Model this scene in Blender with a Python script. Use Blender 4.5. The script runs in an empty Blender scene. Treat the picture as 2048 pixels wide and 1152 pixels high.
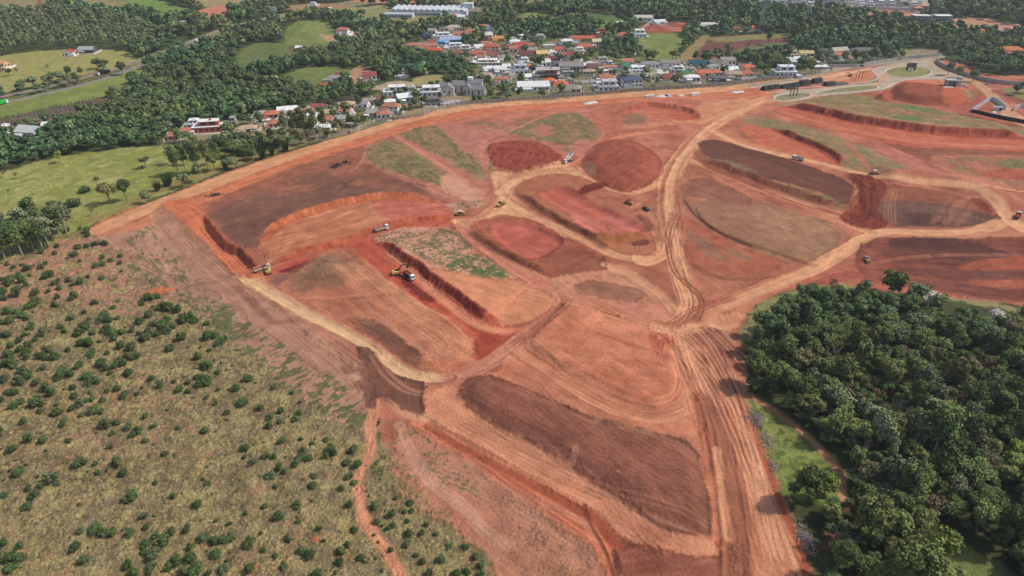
import bpy, math, random
import numpy as np
from mathutils import Matrix, Vector
sc = bpy.context.scene
R = math.radians
# ---------------------------------------------------------------- camera
CH, CP, CF = 180.0, R(31.0), 1365.0        # height of the drone, pitch, focal length in photo pixels
cam_d = bpy.data.cameras.new("camera"); cam = bpy.data.objects.new("camera", cam_d)
sc.collection.objects.link(cam); sc.camera = cam
cam.location = (0, 0, CH); cam.rotation_euler = (R(90) - CP, 0, 0)
cam_d.sensor_width = 36.0; cam_d.lens = 36.0 * CF / 2048.0
cam_d.clip_start = 1.0; cam_d.clip_end = 30000.0
# ---------------------------------------------------------------- light
SUN_EL, SUN_AZ = R(50), R(86)              # azimuth clockwise from +Y
w = bpy.data.worlds.new("World"); sc.world = w; w.use_nodes = True
nt = w.node_tree; bg = nt.nodes["Background"]
sky = nt.nodes.new("ShaderNodeTexSky"); sky.sky_type = 'NISHITA'; sky.sun_disc = False
sky.sun_elevation = SUN_EL; sky.sun_rotation = SUN_AZ; sky.air_density = 1.0; sky.dust_density = 2.5; sky.ozone_density = 1.0
nt.links.new(sky.outputs[0], bg.inputs[0]); bg.inputs[1].default_value = 0.135
sd = bpy.data.lights.new("sun", 'SUN'); sd.energy = 3.3; sd.angle = R(2); sd.color = (1.0, 0.965, 0.91)
sun = bpy.data.objects.new("sun", sd); sc.collection.objects.link(sun)
sun.rotation_euler = (R(90) - SUN_EL, 0, -SUN_AZ + math.pi)
sv = Vector((math.sin(SUN_AZ) * math.cos(SUN_EL), math.cos(SUN_AZ) * math.cos(SUN_EL), math.sin(SUN_EL)))
sun.rotation_euler = sv.to_track_quat('Z', 'Y').to_euler()
sc.view_settings.view_transform = 'Standard'; sc.view_settings.look = 'None'
sc.view_settings.exposure = 0.04; sc.view_settings.gamma = 1.0
sc.cycles.max_bounces = 4; sc.cycles.diffuse_bounces = 2; sc.cycles.glossy_bounces = 1
sc.cycles.transparent_max_bounces = 6; sc.cycles.volume_bounces = 0
COL = sc.collection
rng = np.random.default_rng(7); random.seed(7)
# ---------------------------------------------------------------- noise
_T = rng.random((256, 256)).astype(np.float32)
def vn(x, y, s=0):
    x = np.asarray(x, np.float32) + 37.7 * s; y = np.asarray(y, np.float32) + 91.3 * s
    xi = np.floor(x).astype(np.int64); yi = np.floor(y).astype(np.int64)
    fx = (x - xi).astype(np.float32); fy = (y - yi).astype(np.float32)
    fx = fx * fx * (3 - 2 * fx); fy = fy * fy * (3 - 2 * fy)
    a = xi & 255; b = (xi + 1) & 255; c = yi & 255; d = (yi + 1) & 255
    return (_T[a, c] * (1 - fx) + _T[b, c] * fx) * (1 - fy) + (_T[a, d] * (1 - fx) + _T[b, d] * fx) * fy
def fbm(x, y, s=0, o=4):
    r = 0; a = .5; t = 0
    for i in range(o):
        r = r + a * vn(x * 2 ** i, y * 2 ** i, s + i * 3); t += a; a *= .5
    return r / t
def sst(a, b, x):
    t = np.clip((x - a) / (b - a), 0, 1); return t * t * (3 - 2 * t)
# ---------------------------------------------------------------- macro terrain and pixel-to-ground
def zmac(x, y):
    x = np.asarray(x, np.float64); y = np.asarray(y, np.float64)
    z = 34 * sst(950, 1750, y + 0.25 * np.abs(x)) 
    z = z + sst(1500, 3600, np.hypot(x, y)) * (60 + 150 * fbm(x / 900, y / 900, 5, 3))
    z = z + sst(900, 1400, y) * 16 * (fbm(x / 260, y / 260, 9, 2) - .5)
    z = z + 3.0 * (fbm(x / 120, y / 120, 2, 2) - .5)
    return z
_cp, _sp = math.cos(CP), math.sin(CP)
def G(px, py, it=7):
    px = np.atleast_1d(np.asarray(px, np.float64)); py = np.atleast_1d(np.asarray(py, np.float64))
    dx = (px - 1024) / CF; u = (576 - py) / CF
    dy = _cp + u * _sp; dz = -_sp + u * _cp
    z = np.zeros_like(px); x = y = None
    for _ in range(it):
        t = (z - CH) / dz; x = dx * t; y = dy * t; z = .5 * z + .5 * zmac(x, y)
    t = (z - CH) / dz
    return dx * t, dy * t
def P(pts):
    a = np.array(pts, np.float64); x, y = G(a[:, 0], a[:, 1]); return np.stack([x, y], 1)
def smooth(p, closed, n=4):
    m = len(p)
    if m < 3 and not closed: return p
    out = []
    rngi = range(m) if closed else range(m - 1)
    for i in rngi:
        if closed: p0, p1, p2, p3 = p[i - 1], p[i], p[(i + 1) % m], p[(i + 2) % m]
        else: p0, p1, p2, p3 = p[max(i - 1, 0)], p[i], p[i + 1], p[min(i + 2, m - 1)]
        for k in range(n):
            t = k / n
            out.append(.5 * ((2 * p1) + (-p0 + p2) * t + (2 * p0 - 5 * p1 + 4 * p2 - p3) * t * t + (-p0 + 3 * p1 - 3 * p2 + p3) * t ** 3))
    if not closed: out.append(p[-1])
    return np.array(out)
def linedist(x, y, p):
    """distance, signed (left positive), arc length of the nearest point, for an open polyline"""
    best = np.full(x.shape, 1e18, np.float32); sg = np.zeros_like(best); al = np.zeros_like(best); L = 0.0
    for i in range(len(p) - 1):
        ax, ay = p[i]; bx, by = p[i + 1]; dx, dy = bx - ax, by - ay; l2 = dx * dx + dy * dy
        if l2 < 1e-9: continue
        l = math.sqrt(l2); qx = x - ax; qy = y - ay
        t = np.clip((qx * dx + qy * dy) / l2, 0, 1)
        ex = qx - t * dx; ey = qy - t * dy; d = ex * ex + ey * ey
        m = d < best
        best = np.where(m, d, best); sg = np.where(m, dx * qy - dy * qx, sg); al = np.where(m, L + t * l, al)
        L += l
    d = np.sqrt(best); return d, np.where(sg >= 0, d, -d), al, L
def polysd(x, y, p):
    """signed distance, positive inside"""
    q = np.vstack([p, p[:1]]); d, _, al, L = linedist(x, y, q)
    ins = np.zeros(x.shape, bool)
    for i in range(len(p)):
        ax, ay = q[i]; bx, by = q[i + 1]
        if ay == by: continue
        c = ((ay > y) != (by > y)) & (x < (bx - ax) * (y - ay) / (by - ay) + ax)
        ins ^= c
    return np.where(ins, d, -d), al
# ---------------------------------------------------------------- relief features (world metres, real height steps)
RELIEF = []
def raise_poly(pts, h, slope, sm=True, warp=0.0):
    p = P(pts); p = smooth(p, True) if sm else p
    RELIEF.append(('poly', p, h, slope, warp, (p[:, 0].min(), p[:, 0].max(), p[:, 1].min(), p[:, 1].max())))
def bank(pts, h, wd=2.5, decay=25.0, scal=1.0):
    p = smooth(P(pts), False); m = decay * 3
    RELIEF.append(('bank', p, h, wd, decay, (p[:, 0].min() - m, p[:, 0].max() + m, p[:, 1].min() - m, p[:, 1].max() + m), scal))
def heights(x, y):
    x = np.asarray(x, np.float64); y = np.asarray(y, np.float64); z = zmac(x, y)
    for f in RELIEF:
        bb = f[5]; m = np.nonzero((x > bb[0]) & (x < bb[1]) & (y > bb[2]) & (y < bb[3]))[0]
        if not len(m): continue
        X = x[m]; Y = y[m]
        if f[0] == 'poly':
            s, al = polysd(X, Y, f[1]); s = s + f[4] * (vn(X / 6, Y / 6, 4) - .5)
            z[m] += f[2] * sst(0, f[3], s)
        else:
            d, s, al, L = linedist(X, Y, f[1])
            s2 = s + f[6] * (fbm(X / 2.4, Y / 2.4, 3, 3) - .5) * 2.6 + f[6] * (vn(al / 13, al * 0, 8) - .5) * 2.4
            e = sst(0, min(18, L * .2), al) * sst(0, min(18, L * .2), L - al)
            z[m] += f[2] * e * sst(0, f[3], s2) * np.exp(-np.maximum(s2 - f[3], 0) / f[4])
    return z
def HT(x, y): return float(heights(np.array([x]), np.array([y]))[0])
# positions of the cut banks: (line with the high ground on its left, height, face width, how far the rise reaches)
BANKS = [
 ([(522,545),(486,502),(450,480),(428,455),(408,428)], -4.5, 2.6, 60, .8),
 ([(528,478),(570,448),(640,422),(700,406),(790,396),(865,404)], 2.2, 4.0, 40, .9),
 ([(545,530),(620,506),(700,486),(750,464),(830,447),(915,436)], 2.0, 4.5, 25, 1.1),
 ([(752,482),(790,512),(850,556),(905,598),(965,640),(1010,650)], 4.2, 3.4, 22, .8),
 ([(960,700),(900,640),(830,598),(760,545),(715,505)], 2.0, 3.0, 40, .6),
 ([(1570,212),(1640,228),(1720,246),(1800,258),(1900,270),(2060,277)], 5.5, 4.5, 40, 1.0),
 ([(1545,258),(1600,284),(1640,300),(1668,318),(1674,334)], 3.6, 3.4, 25, .9),
 ([(1400,320),(1450,342),(1530,372),(1600,398),(1690,420)], 3.0, 6.0, 25, 1.0),
 ([(1180,478),(1230,486),(1300,468)], 2.5, 4.0, 9, .4),
 ([(1385,410),(1405,445),(1450,475),(1540,505),(1640,535),(1680,500)], 1.2, 1.5, 40, .2),
 ([(925,460),(985,505),(1060,540),(1110,560)], 2.5, 4.0, 20, .5),
 ([(1030,385),(1080,425),(1150,465),(1220,505)], 2.8, 4.0, 15, .5),
 ([(1215,640),(1160,612),(1120,600)], 2.0, 4.0, 15, .5),
 ([(845,815),(905,800),(1000,860),(1110,925),(1230,1000),(1330,1058),(1420,1080)], .8, 4.5, 14, .2),
 ([(1180,1040),(1205,1080),(1222,1130),(1228,1170)], -2.0, 1.4, 14, .4),
 ([(1760,372),(1850,378),(1930,396),(1985,425)], 5.0, 22.0, 12, .4),
 ([(1240,235),(1290,215),(1360,222),(1400,240)], 3.5, 5.0, 20, 1.4),
]
for b in BANKS: bank(*b)
raise_poly([(1777,197),(1783,176),(1800,168),(1870,168),(1930,180),(1945,192),(1935,206),(1900,214),(1840,212),(1800,205)], 7.0, 13.0)
raise_poly([(1745,200),(1752,190),(1770,184),(1785,192),(1782,203),(1765,206)], 4.5, 9.0, warp=3)
raise_poly([(1160,330),(1180,298),(1215,280),(1260,281),(1305,302),(1324,330),(1312,358),(1280,378),(1240,384),(1190,362)], 3.0, 14.0)
raise_poly([(585,560),(640,512),(665,502),(700,528),(740,560),(700,590),(640,585)], 3.0, 20.0)
raise_poly([(1050,698),(1090,645),(1150,618),(1210,628),(1300,658),(1345,690),(1362,750),(1350,800),(1310,816),(1240,798),(1150,752)], 1.8, 5.0)
raise_poly([(918,782),(960,754),(1010,766),(1100,802),(1180,838),(1240,846),(1310,866),(1370,886),(1400,920),(1415,980),(1420,1060),(1390,1066),(1330,1052),(1260,1008),(1160,948),(1050,878),(950,823)], 2.5, 7.0)
raise_poly([(1075,395),(1130,372),(1185,400),(1255,433),(1300,462),(1280,472),(1220,480),(1175,468),(1135,432)], -2.2, 7.0)
raise_poly([(980,455),(1020,443),(1085,455),(1130,480),(1118,502),(1060,528),(998,492)], -2.0, 5.0)
raise_poly([(1725,485),(1780,476),(1900,478),(2080,482),(2080,600),(1900,590),(1750,562),(1720,530)], -3.0, 9.0)
raise_poly([(1190,848),(1230,842),(1270,858),(1240,868)], 3.0, 6.0, warp=4)
# ---------------------------------------------------------------- materials
def lin(c, k=1.0):
    c = np.asarray(c, np.float64) / 255.0
    return np.where(c <= .04045, c / 12.92, ((c + .055) / 1.055) ** 2.4) * k
KA = 0.80
MATS = {}
def mat(name, rgb, rough=.85, k=KA, noise=0.0, nscale=1.0, metal=0.0, spec=.2, bump=0.0):
    """a procedural surface: one colour varied by noise"""
    if name in MATS: return MATS[name]
    m = bpy.data.materials.new(name); m.use_nodes = True; t = m.node_tree; b = t.nodes["Principled BSDF"]
    c = lin(rgb, k); b.inputs["Roughness"].default_value = rough; b.inputs["Metallic"].default_value = metal
    b.inputs["Specular IOR Level"].default_value = spec
    tc = t.nodes.new("ShaderNodeTexCoord"); n = t.nodes.new("ShaderNodeTexNoise"); n.inputs["Scale"].default_value = nscale
    n.inputs["Detail"].default_value = 3.0; t.links.new(tc.outputs["Object"], n.inputs["Vector"])
    r = t.nodes.new("ShaderNodeMapRange"); r.inputs[1].default_value = .3; r.inputs[2].default_value = .7
    r.inputs[3].default_value = 1 - noise; r.inputs[4].default_value = 1 + noise
    t.links.new(n.outputs[0], r.inputs[0])
    v = t.nodes.new("ShaderNodeVectorMath"); v.operation = 'SCALE'; v.inputs[0].default_value = c
    t.links.new(r.outputs[0], v.inputs["Scale"]); t.links.new(v.outputs[0], b.inputs["Base Color"])
    if bump:
        bn = t.nodes.new("ShaderNodeBump"); bn.inputs["Distance"].default_value = bump; t.links.new(n.outputs[0], bn.inputs["Height"])
        t.links.new(bn.outputs[0], b.inputs["Normal"])
    MATS[name] = m; return m
def leafmat(name, rgb, var=.35, k=KA, trans=.12):
    """foliage: colour varies per tree (object random) and per leaf clump (noise)"""
    if name in MATS: return MATS[name]
    m = bpy.data.materials.new(name); m.use_nodes = True; t = m.node_tree; b = t.nodes["Principled BSDF"]
    b.inputs["Roughness"].default_value = .75; b.inputs["Specular IOR Level"].default_value = .15
    at = t.nodes.new("ShaderNodeAttribute"); at.attribute_name = "tint"
    oi = t.nodes.new("ShaderNodeObjectInfo")
    hs = t.nodes.new("ShaderNodeHueSaturation")
    c = lin(rgb, k); mx = t.nodes.new("ShaderNodeMixRGB"); mx.blend_type = 'MULTIPLY'; mx.inputs[0].default_value = 1
    mx.inputs[1].default_value = (*c, 1); t.links.new(at.outputs[0], mx.inputs[2])
    def rg(src, a, bb):
        r = t.nodes.new("ShaderNodeMapRange"); r.inputs[3].default_value = a; r.inputs[4].default_value = bb
        t.links.new(src, r.inputs[0]); return r.outputs[0]
    t.links.new(rg(oi.outputs["Random"], .485, .515), hs.inputs["Hue"])
    fr = t.nodes.new("ShaderNodeMath"); fr.operation = 'MULTIPLY'; fr.inputs[1].default_value = 17.31; t.links.new(oi.outputs["Random"], fr.inputs[0])
    f2 = t.nodes.new("ShaderNodeMath"); f2.operation = 'FRACT'; t.links.new(fr.outputs[0], f2.inputs[0])
    t.links.new(rg(f2.outputs[0], 1 - var, 1 + var), hs.inputs["Value"]); t.links.new(mx.outputs[0], hs.inputs["Color"])
    t.links.new(hs.outputs[0], b.inputs["Base Color"])
    MATS[name] = m; return m
# ---------------------------------------------------------------- object helpers
def mesh(name, V, F, mats, midx=None, cols=None, smoothf=False):
    me = bpy.data.meshes.new(name)
    V = np.asarray(V, np.float32)
    if isinstance(F, np.ndarray):
        n, k = F.shape; me.vertices.add(len(V)); me.vertices.foreach_set("co", V.ravel())
        me.loops.add(n * k); me.loops.foreach_set("vertex_index", F.astype(np.int32).ravel())
        me.polygons.add(n); me.polygons.foreach_set("loop_start", np.arange(0, n * k, k, dtype=np.int32))
        me.update(calc_edges=True)
    else:
        me.from_pydata(V.tolist(), [], F); me.update()
    for m in (mats if isinstance(mats, (list, tuple)) else [mats]): me.materials.append(m)
    if midx is not None: me.polygons.foreach_set("material_index", np.asarray(midx, np.int32))
    if cols is not None:
        a = me.color_attributes.new("tint", 'FLOAT_COLOR', 'POINT')
        c = np.ones((len(V), 4), np.float32); c[:, :3] = cols; a.data.foreach_set("color", c.ravel())
    if smoothf: me.polygons.foreach_set("use_smooth", np.ones(len(me.polygons), bool))
    return me
def ob(name, me, parent=None, loc=None, rz=None, scale=None):
    o = bpy.data.objects.new(name, me); COL.objects.link(o)
    if parent is not None: o.parent = parent
    if loc is not None: o.location = loc
    if rz is not None: o.rotation_euler = (0, 0, rz)
    if scale is not None: o.scale = scale if hasattr(scale, '__len__') else (scale,) * 3
    return o
def tag(o, label=None, cat=None, group=None, kind=None):
    if label: o["label"] = label
    if cat: o["category"] = cat
    if group: o["group"] = group
    if kind: o["kind"] = kind
    return o
def empty(name, loc, rz=0, label=None, cat=None, group=None):
    o = bpy.data.objects.new(name, None); COL.objects.link(o); o.location = loc; o.rotation_euler = (0, 0, rz)
    o.empty_display_size = 1; return tag(o, label, cat, group)
class MB:
    """collects boxes, prisms and tubes into one mesh"""
    def __init__(s): s.V = []; s.F = []; s.M = []
    def add(s, V, F, m=0):
        n = len(s.V); s.V += [tuple(v) for v in V]; s.F += [tuple(i + n for i in f) for f in F]; s.M += [m] * len(F); return s
    def box(s, x0, x1, y0, y1, z0, z1, m=0, tx=0, ty=0, rot=None, at=(0, 0, 0)):
        V = [(x0, y0, z0), (x1, y0, z0), (x1, y1, z0), (x0, y1, z0), (x0 + tx, y0 + ty, z1), (x1 - tx, y0 + ty, z1), (x1 - tx, y1 - ty, z1), (x0 + tx, y1 - ty, z1)]
        if rot is not None: V = [tuple(rot @ Vector(v) + Vector(at)) for v in V]
        return s.add(V, [(0, 3, 2, 1), (4, 5, 6, 7), (0, 1, 5, 4), (1, 2, 6, 5), (2, 3, 7, 6), (3, 0, 4, 7)], m)
    def tube(s, a, b, r0, r1=None, n=8, m=0, cap=True):
        r1 = r0 if r1 is None else r1; a = Vector(a); b = Vector(b); d = (b - a).normalized()
        u = d.cross(Vector((0, 0, 1)) if abs(d.z) < .9 else Vector((1, 0, 0))).normalized(); v = d.cross(u)
        V = [a + r0 * (math.cos(2 * math.pi * i / n) * u + math.sin(2 * math.pi * i / n) * v) for i in range(n)] + \
            [b + r1 * (math.cos(2 * math.pi * i / n) * u + math.sin(2 * math.pi * i / n) * v) for i in range(n)]
        F = [(i, (i + 1) % n, n + (i + 1) % n, n + i) for i in range(n)]
        if cap: F += [tuple(range(n))[::-1], tuple(range(n, 2 * n))]
        return s.add(V, F, m)
    def prism(s, prof, y0, y1, m=0):
        """profile in x,z extruded along y"""
        n = len(prof); V = [(x, y0, z) for x, z in prof] + [(x, y1, z) for x, z in prof]
        return s.add(V, [tuple(range(n)), tuple(range(n, 2 * n))[::-1]] + [(i, n + i, n + (i + 1) % n, (i + 1) % n) for i in range(n)], m)
    def me(s, name, mats=()):
        e = mesh(name, s.V, s.F, mats, s.M); return e
    def ob(s, name, mats, parent=None, **k): return ob(name, s.me(name, mats), parent, **k)
# ================================================================ GROUND: one sheet to the horizon
_pys = np.concatenate([np.arange(1290, 620, -2.0), np.arange(620, 330, -1.6), np.arange(330, -72, -1.25)])
_yf = []
for v in _pys:
    u = (576 - v) / CF; dyv = _cp + u * _sp; dzv = -_sp + u * _cp; _yf.append(dyv * (-CH / dzv))
_yf = np.array(_yf)
_ys = np.concatenate([np.linspace(-85, _yf[0] - .7, 170), _yf, _yf[-1] * np.geomspace(1.012, 9.5, 170)])
_ss = np.arange(-1180, 1181, 2.0) / CF
_ss = np.concatenate([-np.geomspace(5.0, -_ss[0] * 1.01, 70), _ss, np.geomspace(_ss[-1] * 1.01, 5.0, 70)])
NR, NC = len(_ys), len(_ss)
GY, GS = np.meshgrid(_ys, _ss, indexing='ij')
_dep = GY * _cp + CH * _sp
GX = (GS * _dep).astype(np.float64).ravel(); GY = GY.ravel()
SP = (np.hypot(np.hypot(GX, GY), CH) / 683.0).astype(np.float32)          # about one finished-picture pixel in metres
GXf = GX.astype(np.float32); GYf = GY.astype(np.float32)
C = np.empty((len(GX), 3), np.float32); C[:] = (74, 84, 52)
N1 = fbm(GXf / 18, GYf / 18, 1, 4); N2 = .6 * fbm(GXf / 3.1, GYf / 3.1, 6, 3) + .4 * vn(GXf / .8, GYf / .8, 15); N3 = fbm(GXf / 60, GYf / 60, 11, 3)
MICRO = np.zeros(len(GX), np.float32)
def sel(p, m):
    return np.nonzero((GXf > p[:, 0].min() - m) & (GXf < p[:, 0].max() + m) & (GYf > p[:, 1].min() - m) & (GYf < p[:, 1].max() + m))[0]
def octv(base, need):
    """feature size in whole octaves so that the pattern stays unstretched over distance"""
    return (base * 2.0 ** np.ceil(np.log2(np.maximum(need / base, 1.0)) - .15)).astype(np.float32)
def grain(X, Y, sp, ang, short, long_, seed):
    c, s = math.cos(ang), math.sin(ang); u = X * c + Y * s; v = -X * s + Y * c
    v = v + 3 * (vn(u / 60, v / 60, seed + 2) - .5) * 2
    sh = octv(short, sp * 1.0)
    return .6 * vn(u / long_, v / sh, seed) + .4 * vn(u / (long_ * .35), v / (sh * .6), seed + 1)
def px_dir(a, b):
    p = P([a, b]); d = p[1] - p[0]; return math.atan2(d[1], d[0])
_seed = [20]
def poly(pts, col, e=1.2, warp=2.0, op=1.0, g=None, ga=14, gs=1.0, gl=28.0, nz=10, sm=True, micro=0.0, col2=None, inner=None):
    """fill a patch of ground; g = two photo points giving the direction of the machine passes"""
    _seed[0] += 1; sd_ = _seed[0]
    p = P(pts); p = smooth(p, True) if sm else p
    m = sel(p, e * 2 + warp * 2)
    if not len(m): return
    X, Y, sp = GXf[m], GYf[m], SP[m]
    s, al = polysd(X, Y, p)
    s = s + warp * 2 * (fbm(X / 9, Y / 9, sd_, 3) - .5) + min(warp, 1.5) * 1.6 * (vn(X / 1.1, Y / 1.1, sd_ + 9) - .5)
    ee = np.maximum(e * .55, sp * .5); a = sst(-ee, ee, s) * op
    c = np.empty((len(m), 3), np.float32); c[:] = col
    if col2 is not None: 
        f = sst(.35, .65, N1[m])[:, None]; c = c * (1 - f) + np.array(col2, np.float32) * f
    if g is not None:
        gr = grain(X, Y, sp, px_dir(*g), gs * .8, gl, sd_) - .5
        c = c + (gr * 1.9 * ga)[:, None] * np.array([1, .85, .75], np.float32)
        if micro: MICRO[m] += (gr * micro * a).astype(np.float32)
    c = c + ((N2[m] - .5) * nz * 2 + (N1[m] - .5) * nz * 2)[:, None]
    if g is not None and op > .8:
        lip = np.exp(-(s / np.maximum(.9, sp * .6)) ** 2) * vn(al / 5, s * 0, sd_ + 3); MICRO[m] += (lip * .5).astype(np.float32); c = c - (lip * 16)[:, None]
    C[m] = C[m] * (1 - a[:, None]) + c * a[:, None]
def specks(pts, col, dens=.5, scale=2.5, op=.8, e=4.0, g=None, st=3.0, var=12, sm=True):
    """tufts and weeds breaking through bare soil"""
    _seed[0] += 1; sd_ = _seed[0]
    p = P(pts); p = smooth(p, True) if sm else p; m = sel(p, e)
    if not len(m): return
    X, Y, sp = GXf[m], GYf[m], SP[m]; s, al = polysd(X, Y, p)
    a = sst(-e, e, s); scale = scale * .62
    ang = px_dir(*g) if g else 0; cc, ssn = math.cos(ang), math.sin(ang); u = X * cc + Y * ssn; v = -X * ssn + Y * cc
    k = st if g else 1.0; sca = octv(scale, sp * 1.2)
    n = .5 * vn(u / (sca * k), v / sca, sd_) + .22 * vn(u / (sca * .45 * k), v / (sca * .45), sd_ + 1) + .28 * vn(u / (sca * 6), v / (sca * 6), sd_ + 2)
    th = .72 - .42 * dens; f = sst(th, th + .09, n * (.6 + .4 * a)) * op * a
    c = np.array(col, np.float32) + ((vn(X / 1.3, Y / 1.3, sd_ + 5) - .5) * 2 * var)[:, None]
    C[m] = C[m] * (1 - f[:, None]) + c * f[:, None]
    MICRO[m] += (f * .35).astype(np.float32)
def stroke(pts, wd, col, op=1.0, e=.8, st=18, sl=30.0, sw=.9, warp=.8, fade=0.0, sm=True, depth=0.0, gap=0.0):
    """a lane or track: wd metres wide, streaked along its length by tyres"""
    _seed[0] += 1; sd_ = _seed[0]
    p = P(pts); p = smooth(p, False) if sm else p; m = sel(p, wd + e * 3)
    if not len(m): return
    X, Y, sp = GXf[m], GYf[m], SP[m]; d, s, al, L = linedist(X, Y, p)
    k = d < wd * .5 + warp + np.maximum(e, sp) * 2
    m = m[k]; X, Y, sp, d, s, al = X[k], Y[k], sp[k], d[k], s[k], al[k]
    hw = wd * .5 + warp * 2 * (fbm(al / 14, al * 0 + (s > 0) * 9, sd_, 3) - .5)
    ee = np.maximum(e, sp * .6); a = sst(-ee, ee, hw - d) * op
    a = a * np.clip(wd / np.maximum(sp * .8, .01), 0, 1)
    if fade: a = a * sst(0, fade, al) * sst(0, fade, L - al)
    if gap: a = a * sst(gap - .1, gap + .1, vn(al / 7, al * 0, sd_ + 7))
    sw_ = octv(sw, sp * .8)
    gr = .55 * vn(s / sw_, al / sl, sd_ + 1) + .45 * vn(s / (sw_ * .55), al / (sl * .5), sd_ + 2) - .5
    c = np.array(col, np.float32) + (gr * 2 * st)[:, None] * np.array([1, .9, .8], np.float32) + ((N2[m] - .5) * 10)[:, None]
    C[m] = C[m] * (1 - a[:, None]) + c * a[:, None]
    MICRO[m] += (a * (gr * .25 - depth)).astype(np.float32)
    if wd > 5 and op > .5: MICRO[m] += (.55 * np.exp(-((d - hw - .3) / .8) ** 2) * vn(al / 6, s * 0, sd_ + 4)).astype(np.float32)
def tracks(pts, col, n=3, spread=6.0, wd=.55, op=.7, seed=0, gauge=2.0, rnd=None):
    """several pairs of wheel ruts following one way"""
    r = random.Random(seed); p = smooth(P(pts), False, 5)
    t = np.gradient(p, axis=0); t /= np.linalg.norm(t, axis=1)[:, None] + 1e-9; nrm = np.stack([-t[:, 1], t[:, 0]], 1)
    for i in range(n):
        o = (r.random() - .5) * spread; o2 = (r.random() - .5) * spread; f = np.linspace(0, 1, len(p))[:, None]
        q0 = p + nrm * (o * (1 - f) + o2 * f + 1.2 * np.sin(f * 5 + i))
        c = np.array(col) + (r.random() - .5) * 14
        for sgn in (-.5, .5): wstroke(q0 + nrm * gauge * sgn, wd, c, op)
def wstroke(q, wd, col, op):
    m = sel(q, wd * 3)
    if not len(m): return
    d, s, al, L = linedist(GXf[m], GYf[m], q); sp = SP[m]
    a = sst(np.maximum(.3, sp * .6), 0, d - wd * .5) * op * np.clip(wd / (sp * .9), 0, 1) * sst(0, 8, al) * sst(0, 8, L - al)
    C[m] = C[m] * (1 - a[:, None]) + np.array(col, np.float32) * a[:, None]
    MICRO[m] -= (a * .12).astype(np.float32)
T1 = (216, 152, 118); T2 = (205, 128, 98); OR = (202, 112, 80); RB = (172, 98, 76); DB = (132, 80, 66); PK = (200, 104, 94)
DR = (166, 72, 54); LIL = (182, 136, 118); VD = (104, 60, 52); WET = (124, 48, 40); GRN = (96, 104, 66); GRD = (72, 92, 58)
# ---- base of the earthworks
poly([(180,455),(350,385),(480,335),(600,297),(700,268),(800,236),(900,214),(1000,203),(1200,189),(1400,175),(1540,160),(1700,140),(1760,128),(1900,120),(1980,150),(2120,170),(2160,640),(2048,612),(1900,596),(1800,584),(1650,572),(1560,588),(1505,622),(1478,662),(1492,720),(1500,790),(1530,860),(1560,960),(1600,1060),(1650,1180),(1650,1300),(980,1300),(990,1152),(960,1100),(850,1020),(800,940),(700,800),(560,680),(400,560),(300,500)], RB, nz=12, col2=(190,110,86))
# ---- left field of dry grass and young bushes
poly([(-120,560),(0,520),(60,500),(180,455),(230,470),(330,540),(420,620),(520,700),(620,790),(735,830),(730,900),(770,960),(860,1020),(960,1100),(1000,1170),(1000,1300),(-200,1300),(-260,900)], (134,114,92), warp=5, e=4, nz=16, col2=(122,104,82))
specks([(-200,560),(180,470),(420,640),(730,850),(950,1100),(980,1300),(-200,1300)], (150,134,98), dens=.7, scale=5, op=.75)
specks([(-200,560),(180,470),(420,640),(730,850),(950,1100),(980,1300),(-200,1300)], (158,116,94), dens=.3, scale=7, op=.7)
specks([(-200,560),(180,470),(420,640),(730,850),(950,1100),(980,1300),(-200,1300)], (118,108,96), dens=.4, scale=4, op=.55)
specks([(-200,560),(180,470),(420,640),(730,850),(950,1100),(980,1300),(-200,1300)], (172,156,106), dens=.5, scale=.8, op=.7)
specks([(-200,560),(180,470),(420,640),(730,850),(950,1100),(980,1300),(-200,1300)], (96,86,62), dens=.42, scale=.7, op=.6)
specks([(-200,560),(180,470),(380,600),(300,640),(100,600),(-100,620)], (178,122,104), dens=.7, scale=4, op=.7)
# bare lilac soil between field and works
poly([(190,468),(340,410),(400,450),(470,540),(560,625),(720,740),(745,800),(760,860),(700,850),(600,790),(500,700),(420,640),(330,570),(250,500)], LIL, warp=4, e=3, nz=12, col2=(166,122,104), g=((400,500),(700,760)), ga=12)
specks([(230,500),(330,440),(420,560),(420,640),(300,570)], GRD, dens=.42, scale=1.6, op=.6, g=((400,500),(700,760)))
specks([(420,640),(440,600),(560,680),(730,790),(745,850),(690,860),(580,790),(480,700)], (80,94,60), dens=.62, scale=1.8, op=.75, g=((560,690),(600,670)), st=2.5)
specks([(360,560),(440,600),(500,680),(400,650)], (90,96,66), dens=.6, scale=2, op=.6)
poly([(790,855),(850,850),(1000,965),(1180,1085),(1220,1180),(1220,1300),(1010,1300),(985,1150),(950,1090),(850,1015),(790,930)], (184,122,98), warp=6, e=5, nz=12, g=((850,900),(1200,1152)), ga=14, col2=(178,112,90))
specks([(770,850),(850,860),(960,950),(960,1010),(880,990),(800,960)], (82,100,74), dens=.42, scale=1.3, op=.7)
specks([(1000,960),(1200,1100),(1200,1200),(1020,1160)], (110,90,78), dens=.3, scale=1.0, op=.6)
specks([(760,940),(860,990),(960,1080),(960,1140),(860,1040)], (104,96,66), dens=.55, scale=2.2, op=.7)
stroke([(745,800),(742,860),(736,905),(722,950),(720,1000),(735,1050),(770,1100),(810,1170)], 4.5, (206,134,104), st=22, warp=2.0, sw=.7)
stroke([(800,850),(820,900),(850,950),(930,1020),(1010,1090)], 5, (194,142,122), op=.8, warp=1.5)
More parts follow.
